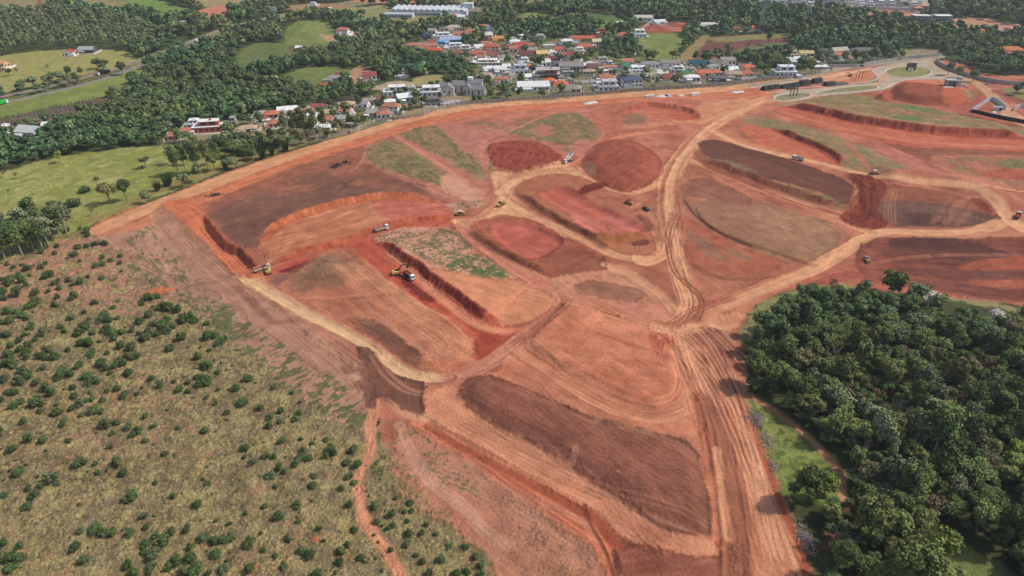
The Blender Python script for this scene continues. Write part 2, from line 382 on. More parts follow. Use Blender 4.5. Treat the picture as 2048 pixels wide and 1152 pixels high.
for a, b in (((300,575),(340,578)), ((500,1135),(515,1138)), ((285,885),(300,878)), ((625,1075),(640,1080))):
    poly([(a[0],a[1]),(b[0],a[1]-4),(b[0],b[1]+2),(a[0],b[1]+5)], (206,112,72), warp=1)
poly([(305,572),(345,570),(342,582),(310,584)], (206,112,72), warp=2)
# ---- pasture and verge on the left
poly([(-160,370),(0,345),(100,318),(240,298),(325,290),(410,292),(480,318),(440,345),(340,385),(180,452),(60,505),(-160,560)], (144,142,72), e=3, warp=4, nz=10, g=((0,400),(330,300)), ga=11, gs=2.0, gl=14, col2=(154,150,90))
specks([(0,345),(325,290),(400,310),(180,450),(0,480)], (120,134,70), dens=.4, scale=5, op=.6, g=((0,400),(330,300)))
specks([(0,345),(325,290),(400,310),(180,450),(0,480)], (176,172,116), dens=.25, scale=2, op=.6)
poly([(175,450),(340,380),(480,330),(600,292),(700,262),(710,256),(600,284),(470,322),(340,368),(180,438)], (150,128,84), op=.9, warp=3)
# ---- perimeter road: tan upper lane, orange lower lane
poly([(180,457),(350,387),(480,337),(600,299),(700,269),(800,238),(900,215),(1000,204),(1200,190),(1400,176),(1540,162),(1700,142),(1745,134),(1748,150),(1690,161),(1540,173),(1400,188),(1200,201),(1000,214),(900,227),(800,251),(700,283),(600,316),(500,351),(400,391),(330,407),(280,442),(210,470)], (212,146,108), warp=1.2, g=((500,340),(900,216)), ga=16, gs=1.2, gl=60)
poly([(200,468),(240,450),(330,420),(300,452),(225,470)], (202,124,92), warp=2)
poly([(330,405),(400,391),(500,352),(600,317),(700,284),(800,252),(900,228),(1000,215),(1200,202),(1400,189),(1540,174),(1560,190),(1400,200),(1200,212),(1100,218),(1000,226),(900,242),(800,266),(730,294),(620,327),(520,364),(430,402),(350,415)], (204,112,78), warp=1.5, g=((500,360),(900,235)), ga=18, gs=1.2, gl=50)
for k, (yy, c) in enumerate([(0, (222,160,120)), (9, (228,150,112)), (20, (190,92,62)), (26, (216,128,92))]):
    stroke([(260,436+yy*.5),(400,372+yy),(500,335+yy),(600,299+yy*1.0),(700,269+yy),(800,239+yy),(900,216+yy*.9),(1000,206+yy*.8),(1200,192+yy*.6),(1400,178+yy*.55),(1530,166+yy*.5)], 1.8, c, op=.65, warp=1.2, gap=.35)
poly([(740,292),(900,244),(1010,228),(1200,214),(1400,200),(1500,198),(1440,225),(1300,205),(1180,225),(1100,218),(1000,230),(880,258)], (192,112,92), nz=12, e=2)
# ---- north-west brown fill
poly([(440,400),(520,364),(620,327),(728,292),(735,315),(762,336),(860,382),(945,415),(905,421),(865,402),(790,395),(700,404),(640,421),(570,446),(528,478),(515,500),(486,500),(450,478),(412,428)], (144,90,74), g=((520,450),(700,300)), ga=12, gs=1.2, gl=30, nz=8, col2=(154,88,70))
poly([(414,430),(470,405),(560,366),(640,345),(700,372),(760,392),(700,402),(640,419),(570,444),(526,474),(500,500),(448,478)], (124,84,72), e=5, warp=5, g=((430,440),(640,350)), ga=10, gs=.9, gl=40, op=.9)
poly([(728,292),(650,318),(560,350),(470,390),(450,400),(520,395),(600,365),(660,340),(740,330)], (166,92,70), e=4, warp=5, op=.65, g=((500,380),(700,310)), ga=12)
poly([(560,382),(590,372),(630,370),(640,378),(600,388),(565,392)], (184,98,68), e=3, warp=3, op=.7)
stroke([(735,310),(720,330),(700,345)], 3, (196,130,108), op=.7)
stroke([(728,292),(734,302),(730,316),(760,338),(800,358),(860,386),(930,412)], 3.5, (190,126,106), op=.7, warp=1)
tracks([(560,445),(640,400),(720,360),(860,395)], (116,76,64), 7, 40, .8, .5, 3)
tracks([(470,440),(600,370),(640,345)], (142,92,78), 6, 30, .7, .5, 4)
poly([(330,418),(350,403),(400,414),(412,432),(440,470),(486,505),(522,545),(508,560),(478,556),(440,510),(395,462),(350,432)], (206,106,72), g=((400,440),(490,540)), ga=18, gs=1.0, gl=30, warp=1.5, nz=10)
tracks([(300,430),(350,425),(400,455),(450,510),(490,555)], (176,84,58), 4, 8, .8, .6, 5)
tracks([(310,440),(340,450),(400,510),(470,570),(560,640),(700,745)], (150,100,82), 8, 16, .9, .55, 6)
stroke([(320,430),(345,470),(400,530),(480,590),(600,680),(720,765)], 13, (178,128,108), op=.6, st=24, warp=3)
stroke([(470,575),(530,635),(560,645),(600,640)], 4, (140,92,78), op=.7, warp=2)
stroke([(660,690),(685,720),(695,745),(720,740),(735,760)], 2.6, (132,82,68), op=.8, warp=1)
stroke([(672,685),(700,715),(700,742)], 2.0, (132,82,68), op=.8)
# ---- orange benches
poly([(528,480),(570,448),(640,422),(700,406),(790,397),(865,404),(905,421),(918,436),(830,447),(750,464),(700,484),(620,506),(545,530),(534,505)], (198,118,86), g=((560,510),(860,420)), ga=26, gs=1.6, gl=34, nz=12)
poly([(760,400),(865,404),(905,421),(918,436),(830,446),(780,440),(760,420)], (192,96,80), e=6, warp=5, g=((760,430),(900,425)), ga=22, gs=1.2)
stroke([(530,480),(570,449),(640,424),(700,408),(790,399),(865,406)], 5, (190,92,58), st=10, sw=2, warp=1.5)
stroke([(545,528),(620,505),(700,484),(750,463),(830,446),(900,437)], 5.5, (182,84,60), op=.85, st=10, warp=2)
poly([(540,548),(560,532),(640,508),(720,484),(770,466),(840,450),(925,437),(935,447),(860,455),(790,466),(752,480),(720,494),(665,502),(630,518),(600,545),(560,552)], (192,84,68), g=((600,520),(860,450)), ga=20, gs=1.1, gl=40)
poly([(560,542),(600,527),(660,508),(668,504),(630,520),(598,546),(570,546)], WET, e=2, warp=1, nz=4)
poly([(490,500),(520,495),(535,520),(532,545),(515,545),(495,520)], (166,94,74), warp=3, nz=14)
poly([(525,550),(600,548),(580,575),(540,570)], (178,96,76), warp=2)
poly([(548,553),(570,550),(575,565),(555,578),(545,566)], (140,94,92), warp=2, e=2)
# ---- west lobe
poly([(560,572),(600,545),(640,512),(665,502),(715,508),(760,546),(830,598),(900,640),(958,690),(948,715),(892,750),(850,752),(790,722),(720,670),(640,620)], (184,108, 82), g=((640,520),(900,730)), ga=20, gs=1.2, gl=45, nz=12, col2=(194,118,88))
poly([(578,562),(612,535),(640,512),(665,502),(690,512),(712,545),(690,575),(650,585),(600,578)], (150,104,82), e=6, warp=6, nz=12)
specks([(578,562),(640,510),(700,520),(700,570),(610,580)], (100,84,72), dens=.3, scale=1, op=.5)
poly([(694,640),(720,638),(780,660),(830,700),(868,742),(850,752),(812,740),(770,705),(720,665)], (116,76,62), e=2, warp=3, g=((700,640),(860,740)), ga=8)
stroke([(720,600),(760,640),(810,680),(870,710),(940,722)], 2.2, (196,134,112), op=.9, warp=.7)
stroke([(715,545),(770,590),(830,640),(900,680),(950,700)], 2.2, (212,138,104), op=.7, warp=1)
stroke([(600,600),(680,598),(760,590),(840,592)], 3.5, (198,118,88), op=.8)
stroke([(620,603),(700,601),(830,590)], 1.2, (158,84,62), op=.7)
tracks([(700,520),(800,600),(880,650),(945,700)], (206,136,104), 8, 30, .8, .6, 8)
tracks([(640,600),(700,650),(800,710),(870,735)], (160,92,70), 6, 20, .8, .45, 9)
poly([(830,735),(880,720),(935,722),(905,745),(870,752)], (206,116,78), e=3, warp=3, op=.7)
# ---- red cut with the excavator
poly([(715,500),(752,482),(790,512),(850,556),(905,598),(965,640),(1010,652),(1060,650),(1110,615),(1130,612),(1090,648),(1030,690),(970,722),(948,718),(958,690),(900,640),(830,598),(760,545)], (190,84,64), g=((760,510),(900,610)), ga=20, gs=1.0, gl=40, warp=1.5, nz=9)
poly([(788,548),(815,548),(842,572),(868,598),(858,604),(830,590),(808,568)], WET, e=1.5, warp=1.2, nz=3)
stroke([(752,482),(790,513),(850,557),(905,599),(965,641)], 3.5, (150,62,46), st=14, sw=1, warp=1.2)
tracks([(800,540),(860,580),(930,630),(990,655),(1050,655),(1110,620)], (214,118,90), 4, 6, .8, .7, 11)
poly([(945,680),(985,670),(1000,685),(975,712),(955,718)], (168,68,48), e=2, warp=3)
# ---- green and pink knoll with its sandy skirt
poly([(850,558),(900,552),(1000,560),(1050,572),(1110,590),(1118,606),(1080,635),(1020,650),(965,640),(905,598)], (206,128,94), g=((880,560),(1080,610)), ga=20, gs=1.4, gl=34)
poly([(752,480),(775,464),(820,456),(870,456),(912,468),(960,512),(1010,545),(1040,562),(980,560),(900,552),(850,545),(800,512)], (196,140,118), warp=2, g=((800,480),(1000,560)), ga=10, nz=12)
specks([(756,478),(800,460),(905,465),(960,512),(1030,560),(900,548),(800,508)], (104,98,74), dens=.62, scale=2.2, op=.75)
specks([(900,530),(960,510),(1010,545),(1035,562),(960,560),(890,548)], (74,100,60), dens=.75, scale=2.5, op=.8)
specks([(830,480),(870,470),(930,510),(900,530),(850,500)], (84,108,62), dens=.35, scale=2.0, op=.8)
stroke([(880,460),(910,470),(940,495)], 3, (96,88,66), op=.8)
# ---- lane from junction down the east side of the knoll
stroke([(925,448),(955,480),(1000,516),(1060,552),(1120,582),(1200,618),(1280,648),(1340,655)], 11, (204,126,104), st=26, warp=1.5)
stroke([(930,450),(960,482),(1005,516),(1065,550),(1130,585),(1200,618),(1280,648)], 3.2, (224,158,122), op=.8, warp=1)
tracks([(930,450),(1000,514),(1120,580),(1290,650)], (184,104,86), 4, 8, .6, .6, 12)
# ---- lower haul road
stroke([(482,552),(540,588),(610,628),(690,668),(750,706),(800,742),(850,758),(905,756),(955,738),(1010,702),(1060,665),(1105,630),(1130,602),(1112,578)], 8.5, (194,122,100), st=20, warp=1.2)
stroke([(482,552),(540,588),(610,628),(690,668),(750,706),(800,742),(850,758),(900,758)], 6, (214,166,128), st=14, warp=1.0, fade=6)
tracks([(490,556),(610,630),(750,708),(850,760),(955,740),(1060,668),(1125,605)], (192,140,110), 4, 5, .6, .5, 13)
tracks([(850,762),(955,742),(1060,668),(1125,605)], (170,96,80), 4, 8, .6, .6, 14)
stroke([(850,766),(890,768),(950,748)], 2.5, (160,88,70), op=.6)
# ---- brown spread fan by the road
poly([(722,702),(745,706),(765,732),(800,752),(850,768),(846,800),(846,832),(800,818),(772,796),(745,800),(735,810),(728,760)], (126,82, 68), warp=1.2, g=((760,740),(765,800)), ga=14, gs=.9, gl=14, nz=6)
stroke([(725,700),(742,740),(745,780),(742,810)], 5, (122,78,64), warp=1.5)
stroke([(750,712),(775,745),(815,775),(850,786)], .9, (196,130,106), op=.9)
stroke([(742,716),(768,752),(808,782),(848,792)], .9, (196,130,106), op=.9)
poly([(700,770),(722,760),(735,775),(715,785)], (124,78,64), warp=2, op=.8)
# ---- green strips in the north centre
poly([(735,305),(765,282),(800,272),(870,252),(960,244),(1010,236),(1060,240),(1110,232),(1160,224),(1195,250),(1200,275),(1150,312),(1130,318),(1090,290),(1030,282),(980,290),(975,330),(985,375),(960,408),(920,410),(840,372),(760,335)], (184,112, 94), g=((800,290),(960,390)), ga=14, nz=14, warp=1.5)
poly([(733,308),(762,284),(800,284),(850,318),(930,372),(958,392),(900,372),(840,362),(760,335)], (152,122,90), e=3, warp=5, nz=12)
specks([(733,308),(762,282),(800,284),(860,325),(950,385),(860,370),(760,335)], (100,100,66), dens=.6, scale=2.2, op=.7, g=((740,300),(950,380)))
poly([(905,345),(960,385),(962,400),(930,402),(880,372)], (204,146,126), e=4, warp=3)
poly([(800,268),(870,252),(905,262),(960,300),(985,335),(980,360),(935,345),(880,312),(820,282)], (152,120,90), e=3, warp=5)
specks([(800,268),(900,250),(975,300),(982,345),(920,335)], (98,98,66), dens=.6, scale=2.2, op=.7, g=((800,270),(960,370)))
poly([(880,254),(915,250),(975,285),(975,340),(940,310)], (186,116,104), e=4, warp=3, op=.9)
poly([(1010,262),(1090,232),(1150,226),(1195,252),(1198,278),(1150,306),(1105,285),(1060,274)], (154,116,90), e=3, warp=5)
specks([(1010,262),(1090,232),(1160,226),(1198,268),(1140,305)], (104,104,66), dens=.65, scale=2.2, op=.7, g=((1040,250),(1150,300)))
specks([(920,246),(1010,240),(1090,228),(1060,240),(980,262)], (112,108,68), dens=.5, scale=2, op=.7)
poly([(1060,262),(1085,248),(1110,262),(1090,275)], (194,112,100), e=3, warp=3, op=.7)
poly([(1140,300),(1160,280),(1195,285),(1165,312)], (192,112,98), e=3, warp=3, op=.8)
stroke([(790,272),(850,310),(920,355),(968,388)], 3.6, (204,128,108), op=.95)
stroke([(960,300),(975,278),(1020,262),(1070,240),(1110,226)], 3.2, (206,122,102), op=.9)
stroke([(962,290),(968,330),(990,375)], 3, (196,118,98), op=.8)
poly([(895,408),(925,404),(955,400),(965,410),(930,422),(905,424)], (186,140,118), warp=2)
specks([(905,408),(960,400),(955,415),(915,422)], (90,76,60), dens=.4, scale=1.4, op=.8)
# ploughed red heaps
poly([(975,300),(985,288),(1020,282),(1070,284),(1100,296),(1128,318),(1110,330),(1075,338),(1045,345),(1010,338),(985,330)], (158,70,56), warp=1.5, nz=8)
# ---- main junction
poly([(985,345),(1030,348),(1080,338),(1130,322),(1160,340),(1215,368),(1195,368),(1140,348),(1085,350),(1040,368),(1025,385),(1045,420),(1110,455),(1130,478),(1060,442),(1010,430),(960,440),(925,452),(905,440),(950,425),(988,395)], (220,158,120), warp=2, e=2, nz=12, g=((1000,350),(1010,420)), ga=16)
stroke([(920,444),(960,435),(1000,408),(1015,372),(1050,352),(1110,340),(1150,340)], 7, (224,162,124), st=18)
tracks([(905,440),(960,432),(995,395),(1010,360),(1060,345),(1130,330)], (186,116,88), 7, 16, .7, .6, 15)
poly([(895,436),(940,424),(975,405),(985,385),(990,400),(965,425),(930,440)], (180,104,80), warp=2, op=.8, g=((900,436),(980,400)), ga=20)
stroke([(1000,385),(1050,425),(1110,455),(1170,482),(1230,510),(1290,520),(1325,505),(1342,480),(1340,440)], 7, (218,154,116), st=18, warp=1)
tracks([(1000,385),(1110,455),(1230,510),(1300,520),(1340,480)], (188,120,90), 4, 6, .6, .6, 16)
stroke([(1150,335),(1200,365),(1240,382),(1280,382),(1320,365),(1350,335),(1375,300),(1400,272),(1440,240),(1500,212),(1560,196)], 8, (214,144,108), st=20)
stroke([(1150,332),(1180,304),(1220,278),(1260,268),(1330,262),(1400,258)], 7, (196,104,76), st=22)
tracks([(1150,330),(1190,300),(1240,275),(1330,262),(1410,255)], (214,134,100), 5, 9, .7, .6, 17)
# red mound
poly([(1160,330),(1180,299),(1215,281),(1260,282),(1305,303),(1323,330),(1312,358),(1280,378),(1242,383),(1190,362)], (160,78,60), g=((1170,360),(1290,290)), ga=16, gs=1.1, gl=25, micro=.5, warp=1.2, nz=8)
poly([(1166,332),(1180,328),(1192,340),(1188,352),(1172,342)], (152,106,86), warp=2)
poly([(1255,285),(1300,304),(1318,330),(1308,355),(1270,340),(1280,310)], (172,84,60), e=5, warp=3, op=.7)
# central lanes west-north
stroke([(1290,520),(1330,500),(1345,460),(1335,400),(1345,345),(1375,300),(1410,262),(1460,230),(1530,200),(1570,192)], 14, (212,146,110), st=26, warp=2)
stroke([(1345,470),(1340,400),(1350,345),(1380,298),(1415,260),(1470,228),(1540,200)], 7, (226,168,128), op=.8, st=18)
tracks([(1340,500),(1338,400),(1350,340),(1400,270),(1480,222),(1560,194)], (184,108,80), 8, 16, .6, .65, 18)
stroke([(1260,415),(1300,410),(1330,390),(1350,360),(1360,320)], 5, (196,122,92), op=.8)
stroke([(1285,412),(1310,450),(1330,490)], 9, (200,134,102), st=18, op=.8)
tracks([(1280,410),(1310,445),(1332,490)], (166,94,72), 4, 8, .6, .6, 19)
poly([(1262,400),(1300,396),(1330,375),(1332,420),(1330,470),(1310,430),(1290,412)], (182,112,86), e=3, warp=2, op=.7)
tracks([(1240,440),(1280,420),(1330,375),(1350,355)], (156,80,60), 2, 3, .7, .7, 20)
# ---- first pit
poly([(1030,378),(1060,357),(1110,349),(1145,358),(1170,378),(1230,408),(1272,428),(1300,458),(1312,498),(1290,513),(1240,503),(1190,480),(1120,446),(1052,408)], (176,102,76), warp=1.2, g=((1050,380),(1290,500)), ga=10, nz=8)
poly([(1075,395),(1100,378),(1132,374),(1185,402),(1255,434),(1298,462),(1282,471),(1222,478),(1176,468),(1130,430)], (192,94,78), warp=2.5, e=1.5, g=((1090,385),(1260,470)), ga=18, gs=1.2, gl=35)
poly([(1150,430),(1230,430),(1262,440),(1297,462),(1280,471),(1222,478),(1176,468),(1148,448)], (204,110,98), e=4, warp=4, op=.85, g=((1090,385),(1260,470)), ga=18, gs=1.0, gl=25)
poly([(1157,384),(1172,372),(1200,366),(1218,372),(1190,382),(1170,390)], WET, e=1.2, warp=1.5)
poly([(1190,476),(1225,484),(1280,470),(1292,468),(1290,478),(1230,492),(1205,488)], (178,100,58), e=1, warp=.6, nz=6)
poly([(1258,486),(1285,478),(1298,484),(1290,492),(1270,492)], (112,54,46), e=1, warp=1)
poly([(1205,492),(1260,492),(1300,492),(1310,505),(1280,510),(1240,502)], (186,112,82), e=2, warp=2)
poly([(1272,430),(1298,440),(1304,462),(1290,455)], (140,78,62), warp=2)
# ---- second pit
poly([(942,452),(975,440),(1030,434),(1085,450),(1135,478),(1185,500),(1218,528),(1195,556),(1130,562),(1060,538),(990,502)], (172,90,66), warp=1.5, nz=9, g=((960,460),(1180,550)), ga=12)
poly([(980,458),(1015,444),(1082,455),(1128,480),(1116,500),(1062,526),(998,492)], (190,92,78), e=1.5, warp=2, g=((990,460),(1100,510)), ga=14, gs=1.0)
poly([(1128,496),(1180,500),(1215,530),(1190,556),(1130,560),(1082,532)], (150,82,62), e=3, warp=3, g=((1100,540),(1180,500)), ga=14)
stroke([(1000,494),(1062,528),(1118,502)], 2, (140,58,46), op=.8)
poly([(1165,545),(1195,540),(1200,558),(1175,572),(1160,560)], (190,90,76), warp=3)
# ---- ground south of the pits
poly([(1100,560),(1200,540),(1250,530),(1320,585),(1350,622),(1340,645),(1290,648),(1200,612)], (200,132,104), e=2, warp=3, nz=12, g=((1200,540),(1340,640)), ga=18, gs=1.4)
poly([(1150,575),(1180,562),(1225,566),(1280,580),(1288,595),(1262,605),(1225,598),(1180,592)], (152,98, 78), e=1.5, warp=2, g=((1160,570),(1280,600)), ga=10)
poly([(1215,600),(1260,606),(1330,610),(1345,630),(1300,645),(1240,622)], (206,130,110), e=2, warp=2)
stroke([(1150,600),(1210,628),(1260,645)], 4, (146,94,68), op=.7)
stroke([(1210,530),(1270,556),(1325,592),(1352,625)], 6, (216,152,116), op=.8)
# ---- east lot and surroundings
poly([(1345,365),(1400,345),(1480,385),(1570,420),(1650,440),(1700,470),(1690,500),(1640,532),(1540,560),(1420,590),(1380,560),(1350,500),(1345,430)], (176,104, 80), nz=12, g=((1370,380),(1640,530)), ga=14, gs=1.4)
poly([(1368,372),(1395,355),(1440,368),(1500,395),(1570,422),(1640,440),(1680,470),(1670,500),(1632,528),(1560,512),(1480,488),(1410,448),(1370,405)], (156,106, 84), warp=1.5, nz=8, g=((1390,380),(1640,490)), ga=10, gs=1.2, gl=30)
poly([(1368,372),(1395,355),(1440,368),(1500,395),(1500,412),(1450,405),(1375,398)], (148,86, 70), e=3, warp=3, g=((1370,380),(1500,400)), ga=10)
poly([(1375,395),(1408,396),(1405,404),(1380,404)], (190,110,84), warp=2)
poly([(1520,412),(1650,445),(1676,470),(1660,505),(1620,524),(1520,500)], (164,120, 92), e=8, warp=5, op=.7, g=((1540,430),(1640,520)), ga=10)
stroke([(1368,400),(1385,425),(1410,448),(1445,470),(1500,494)], 1.6, (76,48,42), op=.9, warp=.5)
poly([(1360,440),(1400,450),(1470,490),(1560,520),(1530,545),(1440,545),(1380,520)], (178,96, 72), e=3, warp=2, g=((1380,450),(1520,530)), ga=14)
poly([(1374,462),(1400,470),(1440,500),(1470,522),(1430,520),(1395,500)], (150,104,82), e=3, warp=3, op=.8)
poly([(1455,498),(1500,512),(1502,522),(1475,520)], (158,112,88), e=2, warp=2)
tracks([(1345,470),(1380,530),(1450,555),(1560,548)], (150,84,62), 3, 6, .6, .6, 22)
# upper lane of east lot
stroke([(1360,318),(1400,328),(1460,352),(1540,385),(1620,415),(1690,445),(1740,466)], 8, (214,148,112), st=20)
tracks([(1370,322),(1460,352),(1620,415),(1730,460)], (180,104,78), 4, 8, .6, .6, 23)
# dark strip
poly([(1395,292),(1410,282),(1450,282),(1530,304),(1600,328),(1670,352),(1705,372),(1700,400),(1675,412),(1640,392),(1570,372),(1520,362),(1430,325)], (110,64, 54), warp=1.5, g=((1420,295),(1680,380)), ga=9, gs=1.1, nz=6)
poly([(1388,298),(1430,325),(1520,360),(1560,378),(1545,388),(1500,372),(1440,348),(1395,322)], (158,86,64), e=1.5, warp=2)
specks([(1405,312),(1440,320),(1505,345),(1512,358),(1460,342),(1410,322)], (134,122,92), dens=.8, scale=2, op=.85)
poly([(1535,368),(1600,384),(1690,412),(1680,422),(1600,402),(1540,384)], (176,112,88), warp=2)
specks([(1535,368),(1600,380),(1692,408),(1690,422),(1600,402)], (92,104,66), dens=.6, scale=1.6, op=.8, g=((1540,370),(1690,415)))
stroke([(1530,380),(1600,400),(1680,425)], 2.4, (208,136,110), op=.8)
stroke([(1540,388),(1600,408),(1680,430)], 2, (168,74,54), op=.8)
# ---- long lane on the east side with the loop
poly([(1410,268),(1460,262),(1500,285),(1600,310),(1700,338),(1650,332),(1560,312),(1480,292)], (204,122,90), warp=2, op=.9)
stroke([(1425,262),(1480,288),(1560,311),(1640,327),(1720,347),(1800,362),(1890,374),(1950,385),(1990,408),(2018,432)], 7.5, (220,156,120), st=16, warp=1)
stroke([(2018,432),(1990,452),(1930,464),(1850,467),(1780,464),(1745,472),(1705,492),(1650,528),(1580,558),(1500,590),(1430,620),(1380,648),(1352,662)], 9, (220,156,118), st=18, warp=1)
stroke([(1560,566),(1500,592),(1430,622),(1370,655)], 12, (198,116,88), op=.6, st=24)
stroke([(1950,384),(2000,382),(2080,380)], 6, (214,146,112))
stroke([(2015,428),(2035,450),(2080,470)], 12, (216,156,118))
stroke([(1745,470),(1850,472),(2000,470),(2090,478)], 8, (200,128,98), op=.8)
tracks([(1430,268),(1560,312),(1720,347),(1890,374),(1990,408)], (192,120,90), 3, 5, .5, .6, 25)
tracks([(2000,450),(1850,467),(1745,472),(1650,528),(1500,590),(1370,655)], (190,118,88), 4, 7, .5, .6, 26)
poly([(1745,372),(1850,378),(1930,396),(1985,425),(2000,440),(1965,452),(1860,455),(1770,452),(1745,430)], (150,82, 60), e=1.5, warp=1, g=((1800,375),(1790,440)), ga=10, gs=1.0, gl=18)
poly([(1760,405),(1820,402),(1900,412),(1975,428),(1985,440),(1950,451),(1860,454),(1780,448),(1755,430)], (112,78, 68), e=4, warp=3, g=((1800,375),(1790,440)), ga=9)
poly([(1810,432),(1850,425),(1880,445),(1830,450)], (92,60,54), e=2, warp=2)
for q in ([(1860,447),(1885,412),(1896,404),(1880,440)], [(1882,450),(1912,405),(1930,400),(1905,446)], [(1905,450),(1932,418),(1945,415),(1925,448)]): poly(q, (176,108,90), e=1.5, warp=3, op=.55)
tracks([(1790,372),(1780,400),(1785,440),(1800,455)], (180,110,86), 2, 5, .7, .5, 27)
tracks([(1800,452),(1860,456),(1960,452),(1998,436)], (176,104,82), 3, 4, .6, .6, 28)
poly([(1698,352),(1720,350),(1745,358),(1772,368),(1762,392),(1756,420),(1775,452),(1740,458),(1700,448),(1680,432),(1702,412),(1715,385)], (134,58,42), e=1.2, warp=2, g=((1738,370),(1745,450)), ga=14, gs=1.4, gl=18, micro=1.2, nz=10)
stroke([(1722,372),(1728,410),(1735,440)], 3, (92,38,32), op=.7)
stroke([(1745,372),(1745,410),(1752,440)], 3, (98,42,34), op=.7)
poly([(1705,392),(1718,400),(1702,418),(1690,424)], (160,84,58), warp=2)
poly([(1940,398),(1965,402),(1985,425),(1960,415)], (134,60,44), warp=2)
# ---- terraces in the north-east
poly([(1570,212),(1640,228),(1720,246),(1800,258),(1900,270),(2100,280),(2100,305),(1900,298),(1780,290),(1680,265),(1600,242),(1555,225)], (192, 96, 70), warp=1.2, g=((1600,230),(2000,290)), ga=16, gs=1.4, gl=60)
stroke([(1560,222),(1640,244),(1720,265),(1800,280),(1900,290),(2080,296)], 8, (204,114,84), op=.8, st=20)
stroke([(1572,213),(1640,229),(1720,247),(1800,259),(1900,271),(2060,278)], 6, (168,70,50), st=14, sw=2, warp=1.6)
poly([(1560,208),(1640,196),(1700,190),(1760,196),(1830,214),(1900,226),(1980,242),(2100,262),(2100,276),(1900,268),(1800,256),(1720,244),(1640,226),(1580,214)], (162,122, 90), warp=2, e=2, nz=12, g=((1600,205),(2000,250)), ga=10)
specks([(1610,204),(1700,190),(1800,206),(1960,240),(2090,262),(2090,274),(1900,262),(1740,240),(1640,220)], (112,112,68), dens=.72, scale=2.2, op=.75, g=((1600,205),(2000,250)))
specks([(1800,212),(1850,208),(1870,222),(1820,226)], (88,124,58), dens=.9, scale=2, op=.8)
specks([(1770,240),(1830,240),(1850,250),(1800,252)], (88,120,58), dens=.9, scale=2, op=.8)
stroke([(1640,214),(1740,226),(1830,232),(1900,244),(2060,262)], 4, (168,96,76), op=.8, warp=1.5)
poly([(1910,222),(1960,232),(2100,250),(2100,262),(1980,246),(1920,234)], (150,72,54), e=2, warp=2)
poly([(1480,240),(1505,232),(1560,240),(1620,256),(1690,282),(1745,300),(1800,330),(1818,350),(1740,346),(1676,334),(1668,316),(1600,284),(1545,258)], (160,118, 90), warp=2, nz=12, g=((1500,240),(1780,345)), ga=12)
specks([(1485,242),(1560,240),(1690,282),(1800,330),(1800,348),(1690,335),(1600,282)], (114,116,74), dens=.66, scale=2.2, op=.75, g=((1500,240),(1780,345)))
poly([(1480,252),(1545,258),(1600,284),(1640,300),(1668,318),(1674,332),(1600,312),(1520,290)], (196,100, 72), warp=1.2, g=((1500,265),(1660,325)), ga=16, gs=1.2)
stroke([(1547,259),(1600,285),(1640,301),(1668,319)], 4.5, (164,72,52), warp=1.2)
stroke([(1690,285),(1715,315),(1740,338),(1755,346)], 4, (190,104,84), op=.9)
poly([(1740,285),(1800,292),(1850,300),(1870,312),(1845,325),(1880,345),(1940,362),(1900,370),(1830,350),(1790,325)], (184,106,90), e=2, warp=2, g=((1760,290),(1880,360)), ga=18, gs=1.4)
poly([(1770,288),(1850,296),(2100,306),(2100,318),(1900,312),(1866,312),(1858,325),(1900,350),(1930,362),(1870,345),(1830,315)], (150,84, 66), e=1.5, warp=1.5, g=((1850,300),(2040,312)), ga=12)
poly([(1868,315),(1950,310),(2100,318),(2100,375),(2000,378),(1930,365),(1880,335)], (186,108, 86), warp=2, nz=14)
specks([(1870,318),(1950,312),(2100,318),(2100,370),(1940,362)], (122,114,78), dens=.55, scale=2.2, op=.75)
specks([(1990,325),(2070,320),(2090,340),(2010,340)], (98,118,66), dens=.8, scale=2.2, op=.75)
poly([(1965,345),(2000,338),(2090,345),(2090,358),(1990,358)], (176,84,62), e=2, warp=2)
stroke([(1900,338),(1940,318),(1980,330),(2080,352)], 2.4, (166,84,62), op=.8)
poly([(2010,395),(2060,392),(2100,400),(2100,450),(2050,445),(2020,420)], (176,100, 78), warp=2)
# ---- between the perimeter road and the north centre
poly([(1180,226),(1230,214),(1330,206),(1430,206),(1500,206),(1440,232),(1400,258),(1300,262),(1240,262),(1205,250)], (188,104, 82), nz=12, warp=2, g=((1250,230),(1420,220)), ga=16)
poly([(1240,236),(1262,228),(1285,232),(1290,248),(1262,252)], (152,106,86), e=1.5, warp=2)
poly([(1285,222),(1330,214),(1370,224),(1400,238),(1370,246),(1320,240)], (190,92,66), e=2, warp=3)
stroke([(1180,226),(1200,250),(1230,270)], 8, (190,104,80), op=.9)
tracks([(1240,255),(1330,246),(1420,240),(1480,225)], (212,140,106), 6, 14, .8, .6, 31)
tracks([(1280,222),(1340,240),(1400,262)], (206,128,98), 4, 14, .8, .5, 32)
poly([(1410,205),(1520,196),(1570,200),(1500,214),(1440,235),(1400,250)], (208,138,102), e=3, warp=3, op=.8, g=((1420,245),(1540,200)), ga=18)
